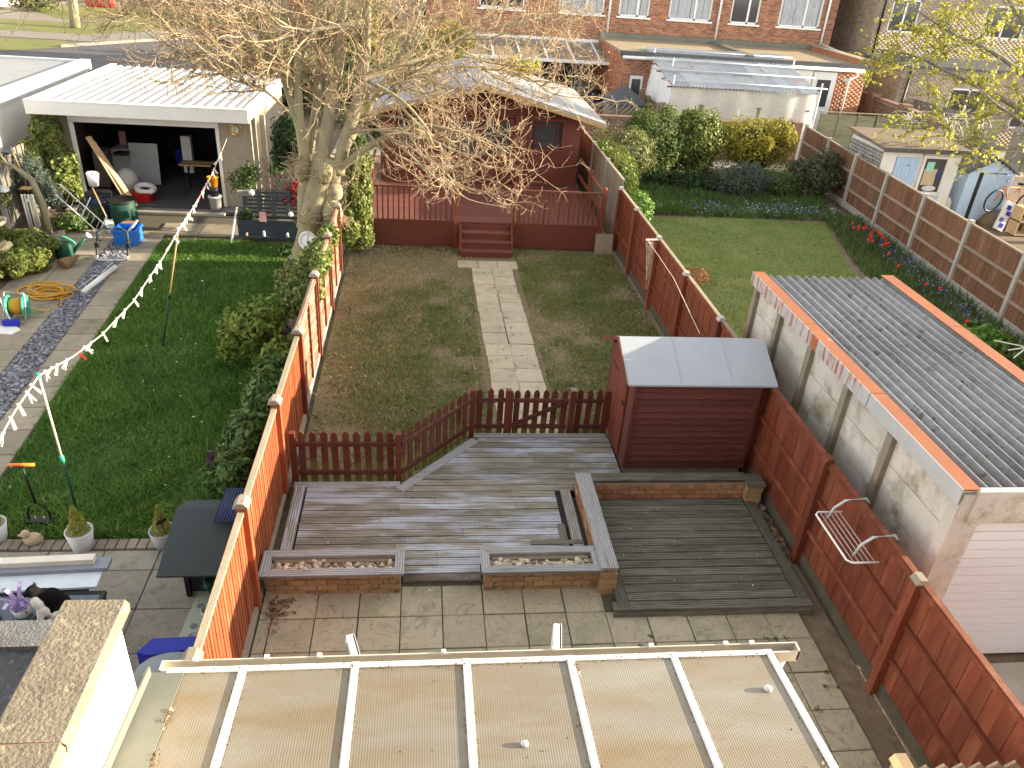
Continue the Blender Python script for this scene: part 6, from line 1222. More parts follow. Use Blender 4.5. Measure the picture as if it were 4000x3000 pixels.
# flat-roofed rear extension
ex = T('flat_roof_extension', 'brick single-storey extension with gravelly flat roof and white gutter', 'extension', (12, 33, 0))
eh = [(15.0, 15.95, .1, 2.72), (13.0, 14.95, .1, 2.75), (7.75, 8.25, .1, 2.2)]
wallbox('front_wall', ex, 7.4, 17.15, 31.0, 31.2, 0, 2.9, 'mortar', eh); bricks('brick_courses', ex, 7.4, 17.15, .5, 2.88, 31.0, 'brick_far', eh)
MB().bx(7.4, 7.6, 31.2, FY2, 0, 2.9).bx(16.95, 17.15, 31.2, FY2, 0, 2.9).done('side_wall', 'brick_far', ex); bricks('brick_courses', ex, 31.0, FY2, .5, 3.0, 7.4, 'brick_far', axis='y', face=-1)
MB().bx(7.4, 17.15, 31.1, FY2-.02, 2.9, 3.02).done('roof', 'gravel_roof', ex); MB().bx(7.4, 17.15, FY2-.12, FY2-.01, 3.02, 3.22).bx(12.35, 12.6, 31.3, FY2-.12, 3.02, 3.14).done('upstand', 'lead', ex)
MB().bx(7.3, 17.2, 30.95, 31.25, 2.88, 3.06).done('roof_edge', 'felt_black', ex); MB().bx(16.95, 17.3, 31.1, FY2, 3.02, 3.2).done('parapet', 'brick_far', ex); MB().bx(16.9, 17.35, 31.1, FY2, 3.2, 3.24).done('parapet_coping', 'weathered', ex)
MB().tube([(7.35, 30.86, 2.86), (17.2, 30.86, 2.86)], .06, 8).done('gutter', 'white_upvc', ex, True); MB().tube([(16.75, 30.86, 2.85), (16.72, 30.9, 2.65), (16.5, 30.92, 2.55), (16.45, 30.93, 2.4), (16.45, 30.93, .3)], .045, 8).tube([(17.35, FY2-.1, 3.3), (16.98, 31.3, 3.12)], .05, 8).done('downpipe', 'white_upvc', ex, True)
d = MB().bx(15.0, 15.95, 30.98, 31.05, .1, 2.72).done('door', 'white_upvc', ex); MB().bx(15.2, 15.75, 30.965, 30.978, 1.45, 2.45).done('pane', 'glass_dark', d); MB().bx(15.08, 15.87, 30.965, 30.977, .2, 1.3).done('panel', 'white_paint', d)
MB().bx(13.0, 14.95, 30.97, 31.04, .1, 2.75).done('boarded_opening', 'white_paint', ex)
d = MB().bx(7.75, 8.25, 30.98, 31.05, .1, 2.2).done('side_window', 'white_upvc', ex); MB().bx(7.83, 8.17, 30.965, 30.978, .3, 2.1).done('pane', 'glass_dark', d)
MB().box((16.3, 30.9, 2.5), (.2, .14, .12)).done('security_lamp', 'galv', ex); MB().box((14.0, 30.9, 2.8), (.1, .12, .1)).done('security_lamp', 'black_metal', ex)
# scaffold shelter with tin roof and sheeting
ts = T('scaffold_shelter', 'temporary scaffold shelter with corrugated tin roof and white plastic sheeting', 'shelter', (11, 29.5, 0))
def zt(y): return 2.38+(y-27.85)*.172
for r_ in range(3):
    for c in range(8):
        x0 = 8.42+c*.675; y0 = 27.8+r_*1.42
        n = 54; xs2 = np.linspace(x0, x0+.71, n+1); zz = .028*np.cos((xs2-x0)/.118*2*np.pi)+.006*((c+r_) % 2)+.008*r_
        V = [(x, y0, zt(y0)+q) for x, q in zip(xs2, zz)]+[(x, y0+1.5, zt(y0+1.5)+q) for x, q in zip(xs2, zz)]
        MB().add(V, [(i, i+1, n+2+i, n+1+i) for i in range(n)]).done('tin_sheet', 'tin', ts)
for y in (28.15, 29.3, 30.4, 31.6): MB().tube([(8.1+.15*(y == 28.15), y, zt(y)+.09), (14.25, y, zt(y)+.075)], .026, 8).done('scaffold_tube', 'galv', ts, True)
for k in range(5): MB().tube([(8.35, 28.0+k*.8, zt(28+k*.8)-.08), (8.7, 28.0+k*.8, zt(28+k*.8)-.08)], .03, 6).done('tube_end', 'rust', ts)
for x, y in ((8.55, 28.0), (13.95, 28.0), (8.55, 31), (9.0, 29.9), (13.9, 30.6)): MB().tube([(x, y, 0), (x, y, zt(y)+.3)], .03, 6).done('upright', 'galv', ts, True)
n = 28; xs2 = np.linspace(8.5, 13.98, n+1); V = []
for j, zf in enumerate((0, .33, .66, 1)): V += [(x, 27.92+.05*math.sin(x*3.1+j)+.03*math.sin(x*7.3), .05+zf*2.28) for x in xs2]
MB().add(V, [(j*(n+1)+i, j*(n+1)+i+1, (j+1)*(n+1)+i+1, (j+1)*(n+1)+i) for j in range(3) for i in range(n)]).done('front_sheeting', 'tarp', ts, True)
ys2 = np.linspace(27.92, 31.0, 17); V = []
for j, zf in enumerate((0, .33, .66, 1)): V += [(8.5-.18*(1-zf)+.05*math.sin(y*4+j), y, .05+zf*(zt(y)-.1)) for y in ys2]
MB().add(V, [(j*17+i+1, j*17+i, (j+1)*17+i, (j+1)*17+i+1) for j in range(3) for i in range(16)]).done('side_sheeting', 'tarp_white', ts, True)
# lean-to canopy of the left house
lc = T('canopy_lean_to', 'beige polycarbonate canopy with white posts on the left rear house', 'canopy', (4.5, 34.5, 0))
for k in range(6): MB().add([(1.6+k*1.09, 33.4, 2.35), (2.67+k*1.09, 33.4, 2.35), (2.67+k*1.09, 35.98, 2.8), (1.6+k*1.09, 35.98, 2.8)], [(0, 1, 2, 3)]).done('panel', 'polyc', lc)
for k in range(7): MB().beam((1.6+k*1.09, 33.35, 2.37), (1.6+k*1.09, 35.95, 2.82), .06, .05).done('glazing_bar', 'white_upvc', lc)
MB().bx(1.5, 8.25, 33.3, 33.4, 2.24, 2.36).done('gutter', 'white_upvc', lc); MB().bx(1.5, 8.2, 35.92, 35.99, 2.78, 2.9).done('wall_plate', 'white_upvc', lc)
for x in (2.0, 4.6, 6.3, 8.1): MB().bx(x-.05, x+.05, 33.35, 33.45, 0, 2.26).done('post', 'white_upvc' if x > 8 else 'weathered_z', lc)
pd = T('patio_doors', 'white patio doors with dark curtained glass under the canopy', 'doors', (5.5, 35.9, 0))
for x in (3.6, 4.6, 5.6, 6.5): MB().bx(x, x+.06, 35.88, 35.95, .1, 2.2).done('frame', 'white_upvc', pd)
MB().bx(3.6, 6.56, 35.88, 35.95, 2.14, 2.22).bx(3.6, 6.56, 35.88, 35.95, .05, .12).done('frame', 'white_upvc', pd); MB().bx(3.62, 6.54, 35.93, 35.94, .1, 2.16).done('pane', 'glass_dark', pd)
for i, (x, m, s_, lab) in enumerate([(6.5, 'white_paint', .32, 'pile of white bundles under the canopy'), (6.95, 'navy', .38, 'dark blue bags under the canopy'), (7.15, 'black_metal', .3, 'black sack beside the dark blue bags')]): tag(MB().ell((x, 33.9, .5+.2*i), (s_, .3, s_), 10, 8).done('bundle', m, None, True), lab, 'bag')
for i, (x, a, lab) in enumerate([(7.4, .25, 'white pole leaning under the canopy'), (7.65, .12, 'pale board leaning by the canopy post')]): tag(MB().beam((x-a*1.5, 33.6, .3), (x+a, 34.1, 1.75), .05+.1*i, .03).done('leaning_pole', 'white_paint'), lab, 'pole')
# buff brick house at the right
yh = T('buff_brick_house', 'buff brick house with brown downpipe at the upper right', 'house', (24, 36, 0))
uh = [(19.7, 21.0, 4.0, 5.3), (24, 26, 4.0, 5.3)]; lh = [(21.2, 22.9, .3, 2.35), (24.2, 26, .9, 2.3)]
wallbox('upper_front', yh, 19.1, 34, 35.0, 35.3, 3.0, 7.4, 'mortar', uh); bricks('brick_courses', yh, 19.1, 28, 3.0, 6.5, 35.0, 'brick_yellow', uh)
MB().bx(19.1, 19.4, 35.3, 46, 0, 7.4).done('side_wall', 'mortar', yh); bricks('brick_courses', yh, 35.0, 46, 1.2, 7.4, 19.1, 'brick_yellow', axis='y', face=-1)
wallbox('extension_front', yh, 18.9, 34, 31.5, 31.7, 0, 3.0, 'mortar', lh); bricks('brick_courses', yh, 18.9, 28, .2, 2.95, 31.5, 'brick_yellow', lh)
MB().bx(18.9, 19.1, 31.7, 35.2, 0, 3.0).done('extension_side', 'mortar', yh); bricks('brick_courses', yh, 31.5, 35.0, .6, 2.95, 18.9, 'brick_yellow', axis='y', face=-1)
MB().bx(18.85, 34, 31.4, 35.0, 3.0, 3.12).done('extension_roof', 'felt_black', yh); MB().prism([(34.7, 7.3), (40, 10), (46.3, 7.3)], 'x', 18.8, 34).done('roof', 'terracotta', yh)
MB().tube([(19.3, 34.92, 7.2), (19.3, 34.92, 3.1)], .05, 8).tube([(19.2, 31.42, 2.9), (19.2, 31.42, .2)], .045, 8).done('downpipe', 'black_metal', yh, True)
for a, b, z0, z1, y in [(*h, 35.0) for h in uh]+[(*h, 31.5) for h in lh]:
    q = MB().bx(a, b, y+.04, y+.1, z0, z0+.07).bx(a, b, y+.04, y+.1, z1-.07, z1)
    for x in (a, (a+b)/2-.035, b-.07): q.bx(x, x+.07, y+.04, y+.1, z0, z1)
    w_ = q.done('window', 'white_upvc', yh); MB().bx(a+.05, b-.05, y+.08, y+.09, z0+.05, z1-.05).done('pane', 'glass_dark', w_)
tw = T('boundary_wall', 'tall brown brick boundary wall with piers between the two rear yards', 'wall', (18.4, 31, 0))
MB().bx(18.25, 18.45, 27.2, 34.5, 0, 1.75).done('core', 'mortar', tw); bricks('brick_courses', tw, 27.2, 34.5, .3, 1.74, 18.25, 'brick_wall', axis='y', face=-1); MB().bx(18.2, 18.5, 27.2, 34.5, 1.75, 1.82).done('capping', 'brick_wall', tw)
for y in (34.4, 32.0, 29.6): MB().bx(18.1, 18.5, y-.2, y+.2, 0, 1.92).done('pier', 'brick_wall', tw)
gb = T('close_board_fence', 'grey close board fence beyond the tall brick boundary wall', 'fence', (20, 29, 0))
for k in range(30): piece(gb, 'board', (.02, .17, 1.85), (19.5+.03*k, 33.0-k*.168, .93), 'fence_grey', (0, 0, .2))
# far left street: houses, bin, small blossom tree
wh = T('white_house', 'white house with blue-grey door at the far top left corner', 'house', (-33, 66, 0))
MB().bx(-45, -29.5, 60.5, 72, 0, 6).done('wall', 'render_white', wh); MB().bx(-31.6, -30.4, 60.42, 60.5, 0, 2.2).done('door', 'pale_blue', wh); MB().prism([(60, 6), (66, 9), (72.5, 6)], 'x', -46, -29).done('roof', 'terracotta', wh)
wk = T('garden_wall', 'tan garden wall and house front along the far street', 'wall', (-12, 72, 0)); MB().bx(-27.5, 20, 70, 76, 0, 5).done('wall', 'weathered_z', wk)
tag(MB().bx(-25.2, -23.4, 67.2, 68, 0, 1.3).done('red_bin', 'red_plastic'), 'red bin beside the far tan wall', 'bin')
for i, (x, y, h) in enumerate([(-10.2, 69, 1.2), (-9.2, 69, 1.5)]): tag(MB().lathe([(.35, 0), (.5, h*.8), (.55, h*.8), (.5, h), (.01, h)], (x, y, 0), 12).done('garden_pot', 'terracotta', None, True), ['left terracotta pot by the far doorway', 'right terracotta pot by the far doorway'][i], 'plant pot')
# ================================================================== trees
def tubesN(P, r, n=3):
    """many thin tubes at once: P (N,K,3), r (N,K)"""
    N, K, _ = P.shape; d = np.gradient(P, axis=1); d /= np.linalg.norm(d, axis=2)[..., None]+1e-9
    ref = np.where(np.abs(d[..., 2:3]) < .9, np.array([0, 0, 1.]), np.array([1., 0, 0])); a = np.cross(d, ref); a /= np.linalg.norm(a, axis=2)[..., None]+1e-9; b = np.cross(d, a)
    t = np.linspace(0, 2*np.pi, n, endpoint=False)
    V = P[:, :, None]+r[:, :, None, None]*(np.cos(t)[None, None, :, None]*a[:, :, None]+np.sin(t)[None, None, :, None]*b[:, :, None])
    idx = np.arange(N*K*n).reshape(N, K, n); nx = np.roll(idx, -1, axis=2)
    F = np.stack([idx[:, :-1], nx[:, :-1], nx[:, 1:], idx[:, 1:]], -1).reshape(-1, 4); return V.reshape(-1, 3), F
def sprout(S, D, L, K=6, wob=.22, up=.1, curl=0.):
    N = len(S); P = np.zeros((N, K, 3)); P[:, 0] = S; d = D/np.linalg.norm(D, axis=1)[:, None]
    for k in range(1, K):
        d = d+rng.normal(size=(N, 3))*wob; d[:, 2] += up+curl*(k/K); d /= np.linalg.norm(d, axis=1)[:, None]; P[:, k] = P[:, k-1]+d*(L/(K-1))[:, None]
    return P
def children(P, r, per, f0=.2, spread=.9):
    N, K, _ = P.shape; m = N*per; i = np.repeat(np.arange(N), per); f = rng.uniform(f0, 1, m)*(K-1.001); k = f.astype(int); w_ = (f-k)[:, None]
    S = P[i, k]*(1-w_)+P[i, k+1]*w_; d = P[i, k+1]-P[i, k]; d /= np.linalg.norm(d, axis=1)[:, None]+1e-9
    return S, d+rng.normal(size=(m, 3))*spread*.75, r[i, k]
def merge(L):
    V = []; F = []; n = 0
    for v, f in L: V.append(v); F.append(f+n); n += len(v)
    return np.concatenate(V), np.concatenate(F)
def limbs_mesh(limbs, name, m, parent, n=10, sub=6):
    b = MB()
    for pts, r0, r1 in limbs:
        P = np.array(pts, float); k = len(P); t = np.linspace(0, k-1, (k-1)*sub+1); i = np.minimum(t.astype(int), k-2); f = (t-i)[:, None]
        pm1 = P[np.maximum(i-1, 0)]; p0 = P[i]; p1 = P[i+1]; p2 = P[np.minimum(i+2, k-1)]
        Q = .5*((2*p0)+(-pm1+p1)*f+(2*pm1-5*p0+4*p1-p2)*f**2+(-pm1+3*p0-3*p1+p2)*f**3)
        rr = .82*(r0+(r1-r0)*(np.linspace(0, 1, len(Q))**.8)); rr *= 1+.10*np.sin(np.linspace(0, 9, len(Q))+r0*50); b.tube(Q, rr, n)
    return b.done(name, m, parent, True)
tr = T('bare_tree', 'large bare pollarded tree with pale trunk leaning at the left fence', 'tree', (-2.5, 16, 0))
trunk = [([(-2.62, 16.05, -.1), (-2.5, 16.0, .4), (-2.36, 15.98, .95), (-2.2, 15.98, 1.5), (-2.02, 16.0, 2.05), (-1.95, 16, 2.4)], .27, .32), ([(-2.5, 16.1, .9), (-2.42, 16.05, 1.6), (-2.36, 16, 2.3)], .19, .15), ([(-2.0, 15.9, .9), (-1.9, 15.9, 1.5), (-1.78, 15.95, 2.3)], .15, .17)]
limbs_mesh(trunk, 'trunk', 'bark', tr, 14)
for x, y, z, r_ in ((-1.86, 15.84, 1.3, .2), (-1.80, 15.88, 1.75, .15), (-2.3, 15.82, 1.15, .17), (-1.98, 15.78, 2.15, .18), (-2.45, 15.9, 2.1, .13), (-2.75, 16, .05, .2), (-2.4, 15.95, .03, .22)):
    b = MB().ell((x, y, z), (r_, r_, r_*1.3), 16, 11); b.v = [tuple(np.array(p)+.018*np.sin(np.array(p)[[1, 2, 0]]*31)) for p in b.v]; b.done('burr', 'bark', tr, True)
ck = T('tree_clock', 'round white-rimmed clock hung on the tree trunk', 'clock', (-2.42, 15.55, .75)); Mc = rotm(math.pi/2-.35, 0, -.3); cc = np.array((-2.36, 15.62, .78))
MB().lathe([(.15, -.03), (.19, -.02), (.195, .015), (.175, .035), (.15, .03), (.147, .01)], cc, 28, Mc).done('rim', 'white_upvc', ck, True); MB().lathe([(.15, .0), (.148, .012), (.01, .012)], cc, 28, Mc).done('face', 'white_paint', ck)
for h in range(12):
    a = h*math.pi/6; b = MB(); p = np.array([[math.sin(a)*q, math.cos(a)*q, .017] for q in (.112, .132)]); p = p@np.array(Mc).T+cc; b.tube(p, .004, 4).done('numeral_mark', 'black_metal', ck)
for a, L_ in ((0, .115), (5*math.pi/6, .075)):
    p = np.array([[0, 0, .02], [math.sin(a)*L_, math.cos(a)*L_, .02]])@np.array(Mc).T+cc; MB().tube(p, .004, 4).done('hand', 'black_metal', ck)
LB = [([(-2.35, 16, 2.2), (-2.42, 16, 2.94), (-2.41, 16, 3.65), (-2.4, 16.1, 4.22), (-2.53, 16.2, 4.87), (-2.7, 16.3, 6.2), (-2.8, 16.3, 7.4)], .13, .04), ([(-2.05, 16, 2.2), (-1.9, 16, 2.96), (-1.77, 16, 3.58), (-1.62, 16.1, 4.38), (-1.49, 16.2, 5.25), (-1.3, 16.3, 7)], .2, .06), ([(-1.75, 15.95, 2.1), (-1.51, 15.95, 2.87), (-1.29, 15.95, 3.53), (-1.15, 15.95, 4.18), (-1.07, 15.95, 4.78), (-1.0, 15.9, 6.5)], .19, .07),
    ([(-1.7, 15.9, 2.2), (-1.2, 15.8, 2.6), (-.69, 15.7, 2.94), (-.1, 15.6, 3.19), (.61, 15.5, 3.12), (1.3, 15.4, 2.9)], .11, .015), ([(-1.17, 15.95, 3.9), (-.49, 16.1, 4.16), (.16, 16.3, 4.39), (1.11, 16.6, 4.82), (2.3, 16.9, 5.1)], .085, .02), ([(-1.13, 15.9, 4.91), (-1.8, 15.6, 4.8), (-2.36, 15.5, 4.66), (-2.77, 15.4, 4.44), (-3.12, 15.4, 4.42), (-4.1, 15.3, 4.5)], .07, .02),
    ([(-1.09, 15.9, 3.9), (-.31, 15.6, 3.52), (.45, 15.3, 2.6), (.75, 15.2, 1.95), (1.61, 15.1, 1.78)], .05, .008), ([(-1.89, 16.1, 3.2), (-1.91, 16.4, 4.58), (-1.99, 16.6, 5.22), (-2.1, 16.8, 7)], .09, .04), ([(-2.4, 16.2, 2.6), (-2.75, 16.7, 3.6), (-3.1, 17.1, 4.6), (-3.4, 17.4, 6)], .1, .035), ([(-2.41, 16, 3.65), (-3.2, 16.4, 4.4), (-4.2, 16.8, 4.9), (-5.6, 17.2, 5.1)], .06, .015), ([(-2.3, 16.3, 2.4), (-2.15, 17, 3.6), (-2.0, 17.5, 5), (-1.8, 17.8, 6.5)], .11, .04),
    ([(-1.6, 16.1, 2.5), (-.9, 16.8, 3.6), (-.3, 17.4, 4.6), (.2, 17.8, 6)], .09, .03), ([(-1.3, 15.95, 3.5), (-.4, 16.5, 3.9), (.7, 16.9, 4.1), (1.9, 17.2, 4.0), (2.7, 17.3, 3.6)], .06, .012), ([(-2.4, 16, 3.0), (-2.9, 15.7, 3.6), (-3.6, 15.5, 4.0), (-4.4, 15.6, 4.4)], .05, .012), ([(-1.51, 15.95, 2.9), (-.8, 15.4, 3.1), (.2, 15.1, 3.0), (1.2, 14.9, 2.6)], .055, .01), ([(-2.53, 16.2, 4.9), (-3.3, 16.0, 5.2), (-4.8, 15.9, 5.3), (-6.3, 15.9, 5.0)], .05, .01), ([(-.69, 15.7, 2.94), (-.3, 15.3, 2.7), (.3, 15.0, 2.3), (1.0, 14.8, 2.2)], .04, .008)]
limbs_mesh(LB, 'limb', 'bark', tr, 9)
# branches, twigs and buds
S = []; D = []; RR = []; LL = []
for j, (pts, r0, r1) in enumerate(LB):
    P = np.array(pts, float); k = len(P); m = 21 if j not in (3, 6, 14, 16) else 7
    for q in range(m):
        f = random.uniform(.18, 1)*(k-1.001); i = int(f); s_ = P[i]+(P[i+1]-P[i])*(f-i); d = P[i+1]-P[i]; d = d/np.linalg.norm(d); o = s_-np.array([-1.9, 16.1, s_[2]]); o /= np.linalg.norm(o)+.3
        S.append(s_); D.append(d*.5+o*.55+rng.normal(size=3)*.45+np.array([0, 0, .12 if s_[0] < -1 else -.18])); RR.append(.02*(1-f/k)+.010); LL.append(random.uniform(.9, 2.1))
S = np.array(S); D = np.array(D); RR = np.array(RR); LL = np.array(LL)
P1 = sprout(S, D, LL, 7, .2, .01, .05); R1 = RR[:, None]*np.linspace(1, .35, 7)[None]
k = ~((P1[:, :, 2].min(1) < np.where(P1[:, :, 0].max(1) > -1, 2.0, np.where(P1[:, :, 0].min(1) < -3., 3.6, 1.2)))); P1 = P1[k]; R1 = R1[k]
s2, d2, r2 = children(P1, R1, 9, .15, .95); L2 = rng.uniform(.35, .95, len(s2)); P2 = sprout(s2, d2, L2, 6, .24, .02, .14); R2 = np.minimum(r2*.7, .0085)[:, None]*np.linspace(1, .45, 6)[None]
k = ~(((P2[:, :, 2].min(1) < 2.05) & (P2[:, 0, 0] > -1.2)) | ((P2[:, :, 2].min(1) < 3.5) & (P2[:, :, 0].min(1) < -3.))); P2 = P2[k]; R2 = R2[k]
s3, d3, r3 = children(P2, R2, 5, .2, 1.1); L3 = rng.uniform(.12, .38, len(s3)); P3 = sprout(s3, d3, L3, 4, .2, .06, .1); R3 = np.full((len(s3), 4), .0046)*np.linspace(1, .6, 4)[None]
V, F = tubesN(P1, R1, 5); fast('branches', V, F, 'bark', tr, True, kind='stuff')
V, F = merge([tubesN(P2, R2, 3), tubesN(P3, R3, 3)]); fast('twigs', V, F, 'twig', tr, kind='stuff')
tp = np.concatenate([P3[:, -1], P2[:, -1]]); V, F = leafquads(tp, rng.normal(size=(len(tp), 3)), .020, .38, .5); fast('buds', V, F, 'bud', tr, kind='stuff')
# epicormic whiskers on the burrs, and a few dead leaves
m = 260; c = np.array([(-1.75, 15.75, 1.3), (-1.95, 15.7, 2.2), (-2.35, 15.75, 1.2), (-2.45, 15.85, 2.3)])[rng.integers(0, 4, m)]; d = rng.normal(size=(m, 3)); d[:, 1] -= .5
P4 = sprout(c+d*.06, d, rng.uniform(.12, .45, m), 5, .35, .05); V, F = tubesN(P4, np.full((m, 5), .005), 3); fast('shoots', V, F, 'twig', tr, kind='stuff')
# ivy on trunk side, fence and hedge bits
def leafmass(name, label, blobs, size, m, cat='ivy', dens_=900, asp=.75, group=None):
    P = []; N_ = []
    for c, r in blobs: a, b = cloud(c, r, int(dens_*(r[0]*r[1]+r[1]*r[2]+r[0]*r[2])/.12)+60, .3, .6); P.append(a); N_.append(b)
    P = np.concatenate(P); N_ = np.concatenate(N_); V, F = leafquads(P, N_, size, asp)
    t = T(name, label, cat, (blobs[0][0][0], blobs[0][0][1], 0), group); fast('foliage', V, F, m, t)
    b = MB()
    for c, r in blobs: b.tube([(c[0], c[1], max(0, c[2]-r[2])), (c[0]+.05, c[1], c[2]), (c[0], c[1]+.03, c[2]+r[2]*.6)], [.02, .015, .006], 5)
    b.done('stem', 'bark_grey', t); return t
leafmass('ivy', 'ivy hanging between the tree trunk and the summerhouse deck', [((-1.42, 17.0, 1.2), (.28, .3, .75)), ((-1.5, 17.2, .4), (.35, .3, .35)), ((-1.45, 17.3, 2.0), (.3, .3, .5)), ((-1.6, 16.8, .7), (.2, .2, .4))], .04, 'leaf_ivy')
leafmass('ivy', 'ivy clump behind the tree on its left side', [((-2.95, 17.6, 2.35), (.3, .25, .4)), ((-3.1, 17.9, 1.9), (.25, .2, .25))], .045, 'leaf_dark')
leafmass('ivy', 'ivy growing up in the middle of the tree crown', [((-1.0, 16.2, 4.6), (.12, .12, .4)), ((-1.2, 16.3, 3.6), (.12, .12, .3)), ((.6, 17, 4.6), (.4, .3, .3)), ((2.0, 18, 4.0), (.5, .3, .2))], .04, 'leaf_yellow', dens_=260)
leafmass('climbing_plant', 'yellow-green climber spilling over the left fence top', [((-1.85, 13.6, 1.25), (.25, .5, .22)), ((-2.0, 13.0, 1.1), (.3, .5, .3)), ((-2.05, 12.3, .95), (.3, .4, .3)), ((-1.85, 12.1, 1.15), (.18, .3, .2)), ((-1.8, 14.3, 1.35), (.2, .3, .2)), ((-1.74, 12.7, 1.42), (.18, .35, .16)), ((-2.3, 13.4, .8), (.3, .5, .35))], .035, 'leaf_ivy', 'climber')
leafmass('pieris_shrub', 'leafy shrub with yellow young tips beside the left lawn', [((-2.85, 11.7, .62), (.42, .4, .38)), ((-2.6, 11.9, .75), (.35, .35, .3)), ((-3.1, 11.6, .5), (.22, .25, .25)), ((-2.3, 11.2, .4), (.3, .5, .3))], .065, 'leaf_rhodo', 'shrub', 340, .42)
leafmass('evergreen_shrub', 'dark glossy shrub in the shade behind the left fence', [((-2.3, 8.9, .42), (.35, .5, .38)), ((-2.35, 8.1, .35), (.3, .4, .3)), ((-2.2, 9.9, .45), (.32, .5, .4)), ((-2.25, 10.6, .4), (.3, .4, .35))], .055, 'leaf_mid', 'shrub', 480, .5)
leafmass('heuchera', 'purple-leaved plant at the lawn edge', [((-2.72, 8.95, .06), (.14, .2, .07))], .05, 'leaf_purple', 'plant', 900)
leafmass('border_plant', 'purple-grey plant at the border edge below the climber', [((-2.6, 12.6, .25), (.25, .3, .2))], .05, 'leaf_purple', 'plant', 500, .3)
leafmass('border_plant', 'small green plant at the foot of the tree', [((-2.95, 16.7, .15), (.22, .2, .15))], .045, 'leaf_mid', 'plant', 500)
leafmass('ivy', 'sunlit ivy covering the left corner of the white-roofed garage', [((-8.75, 19.6, 1.75), (.32, .25, .5)), ((-8.6, 19.55, 1.1), (.35, .25, .45)), ((-8.5, 19.4, .6), (.35, .3, .35)), ((-9.05, 19.4, 1.2), (.3, .3, .5))], .055, 'leaf_ivy')
leafmass('evergreen_shrub', 'grey-green spiky shrub in front of the garage ivy', [((-8.85, 18.6, 1.0), (.42, .35, .5)), ((-8.6, 18.4, .7), (.35, .3, .35))], .05, 'leaf_blue', 'shrub', 800, .25)
leafmass('privet_hedge', 'clipped golden-green hedge along the left border', [((-8.3, 16.2, .3), (.42, .4, .32)), ((-7.85, 16.0, .32), (.34, .34, .32)), ((-8.5, 15.6, .3), (.4, .5, .3)), ((-8.0, 15.2, .28), (.35, .4, .28)), ((-8.35, 14.7, .28), (.35, .35, .28)), ((-7.75, 15.5, .22), (.3, .35, .22))], .035, 'leaf_hedge', 'hedge', 1300)
leafmass('fern', 'bright green fern under the clothes airer', [((-7.95, 18.0, .2), (.35, .3, .2)), ((-7.6, 18.3, .25), (.25, .25, .2))], .05, 'leaf_mid', 'plant', 700, .35)
leafmass('trellis_climber', 'thin climber around the trellis beside the garage pillar', [((-4.2, 18.6, 1.1), (.3, .2, .35)), ((-4.0, 18.5, 1.35), (.25, .2, .25)), ((-3.4, 18.5, 1.45), (.2, .15, .2))], .035, 'leaf_mid', 'climber', 300)
leafmass('acer', 'small red-leaved shrub behind the grey planter', [((-2.95, 18.3, 1.0), (.22, .18, .25)), ((-3.1, 18.25, .8), (.18, .15, .15))], .03, 'petal_red2', 'shrub', 500)
# shrubs of the right garden
shrub('conifer_shrub', 'olive green dome shrub against the unpainted fence', (5.85, 23.3, .85), (1.0, .8, .95), 6000, .05, 'leaf_olive', .28, .3, jit=.5, lobes=4, lobe_r=.3)
shrub('conifer_shrub', 'tall upright bright green conifer behind the olive shrub', (7.2, 24.5, 1.05), (1.0, .8, 1.2), 7000, .05, 'leaf_conf', .26, .3, lobes=7, lobe_r=.32)
shrub('privet_shrub', 'dense yellow-green tipped privet between the conifers', (8.6, 24.9, 1.0), (1.0, .8, 1.1), 6500, .048, 'leaf_hedge', .26, .6, lobes=6, lobe_r=.32)
shrub('golden_conifer', 'broad golden yellow conifer in front of the sheeting', (10.75, 25.0, 1.0), (1.35, .85, 1.12), 8500, .05, 'leaf_gold2', .26, .3, lobes=8, lobe_r=.3)
shrub('conifer_shrub', 'round grey-green shrub in front of the golden conifer', (9.55, 22.8, .42), (.9, .7, .66), 4600, .04, 'leaf_blue', .22, .3, lobes=4, lobe_r=.3)
shrub('conifer_shrub', 'low dark green shrub right of the round grey-green shrub', (10.9, 22.9, .35), (.75, .6, .55), 3400, .04, 'leaf_mid', .15, .3)
shrub('leafy_shrub', 'loose dark leafy shrub by the brown fence end', (11.95, 22.9, .7), (.75, .6, .75), 2600, .06, 'leaf_pier', .3, .45, core=False, lobes=3)
shrub('leafy_shrub', 'fresh yellow-green shrub spilling over the red fence', (5.45, 21.7, .8), (.55, .8, .6), 3200, .045, 'leaf_bright2', .25, .45, lobes=3)
shrub('leafy_shrub', 'bright green leafy shrub at the corner of the right lawn', (5.5, 19.4, .5), (.42, .5, .5), 2200, .05, 'leaf_bright', .2, .5)
shrub('leafy_shrub', 'lime green shrub between the olive dome and the red fence', (5.15, 22.6, .9), (.4, .5, .55), 1500, .04, 'leaf_bright', .2, .5)
shrub('barberry', 'small reddish twiggy shrub on the right lawn by the garage', (5.9, 15.5, .28), (.33, .3, .16), 800, .025, 'leaf_rust', .2, .5, core=False, stems=9)
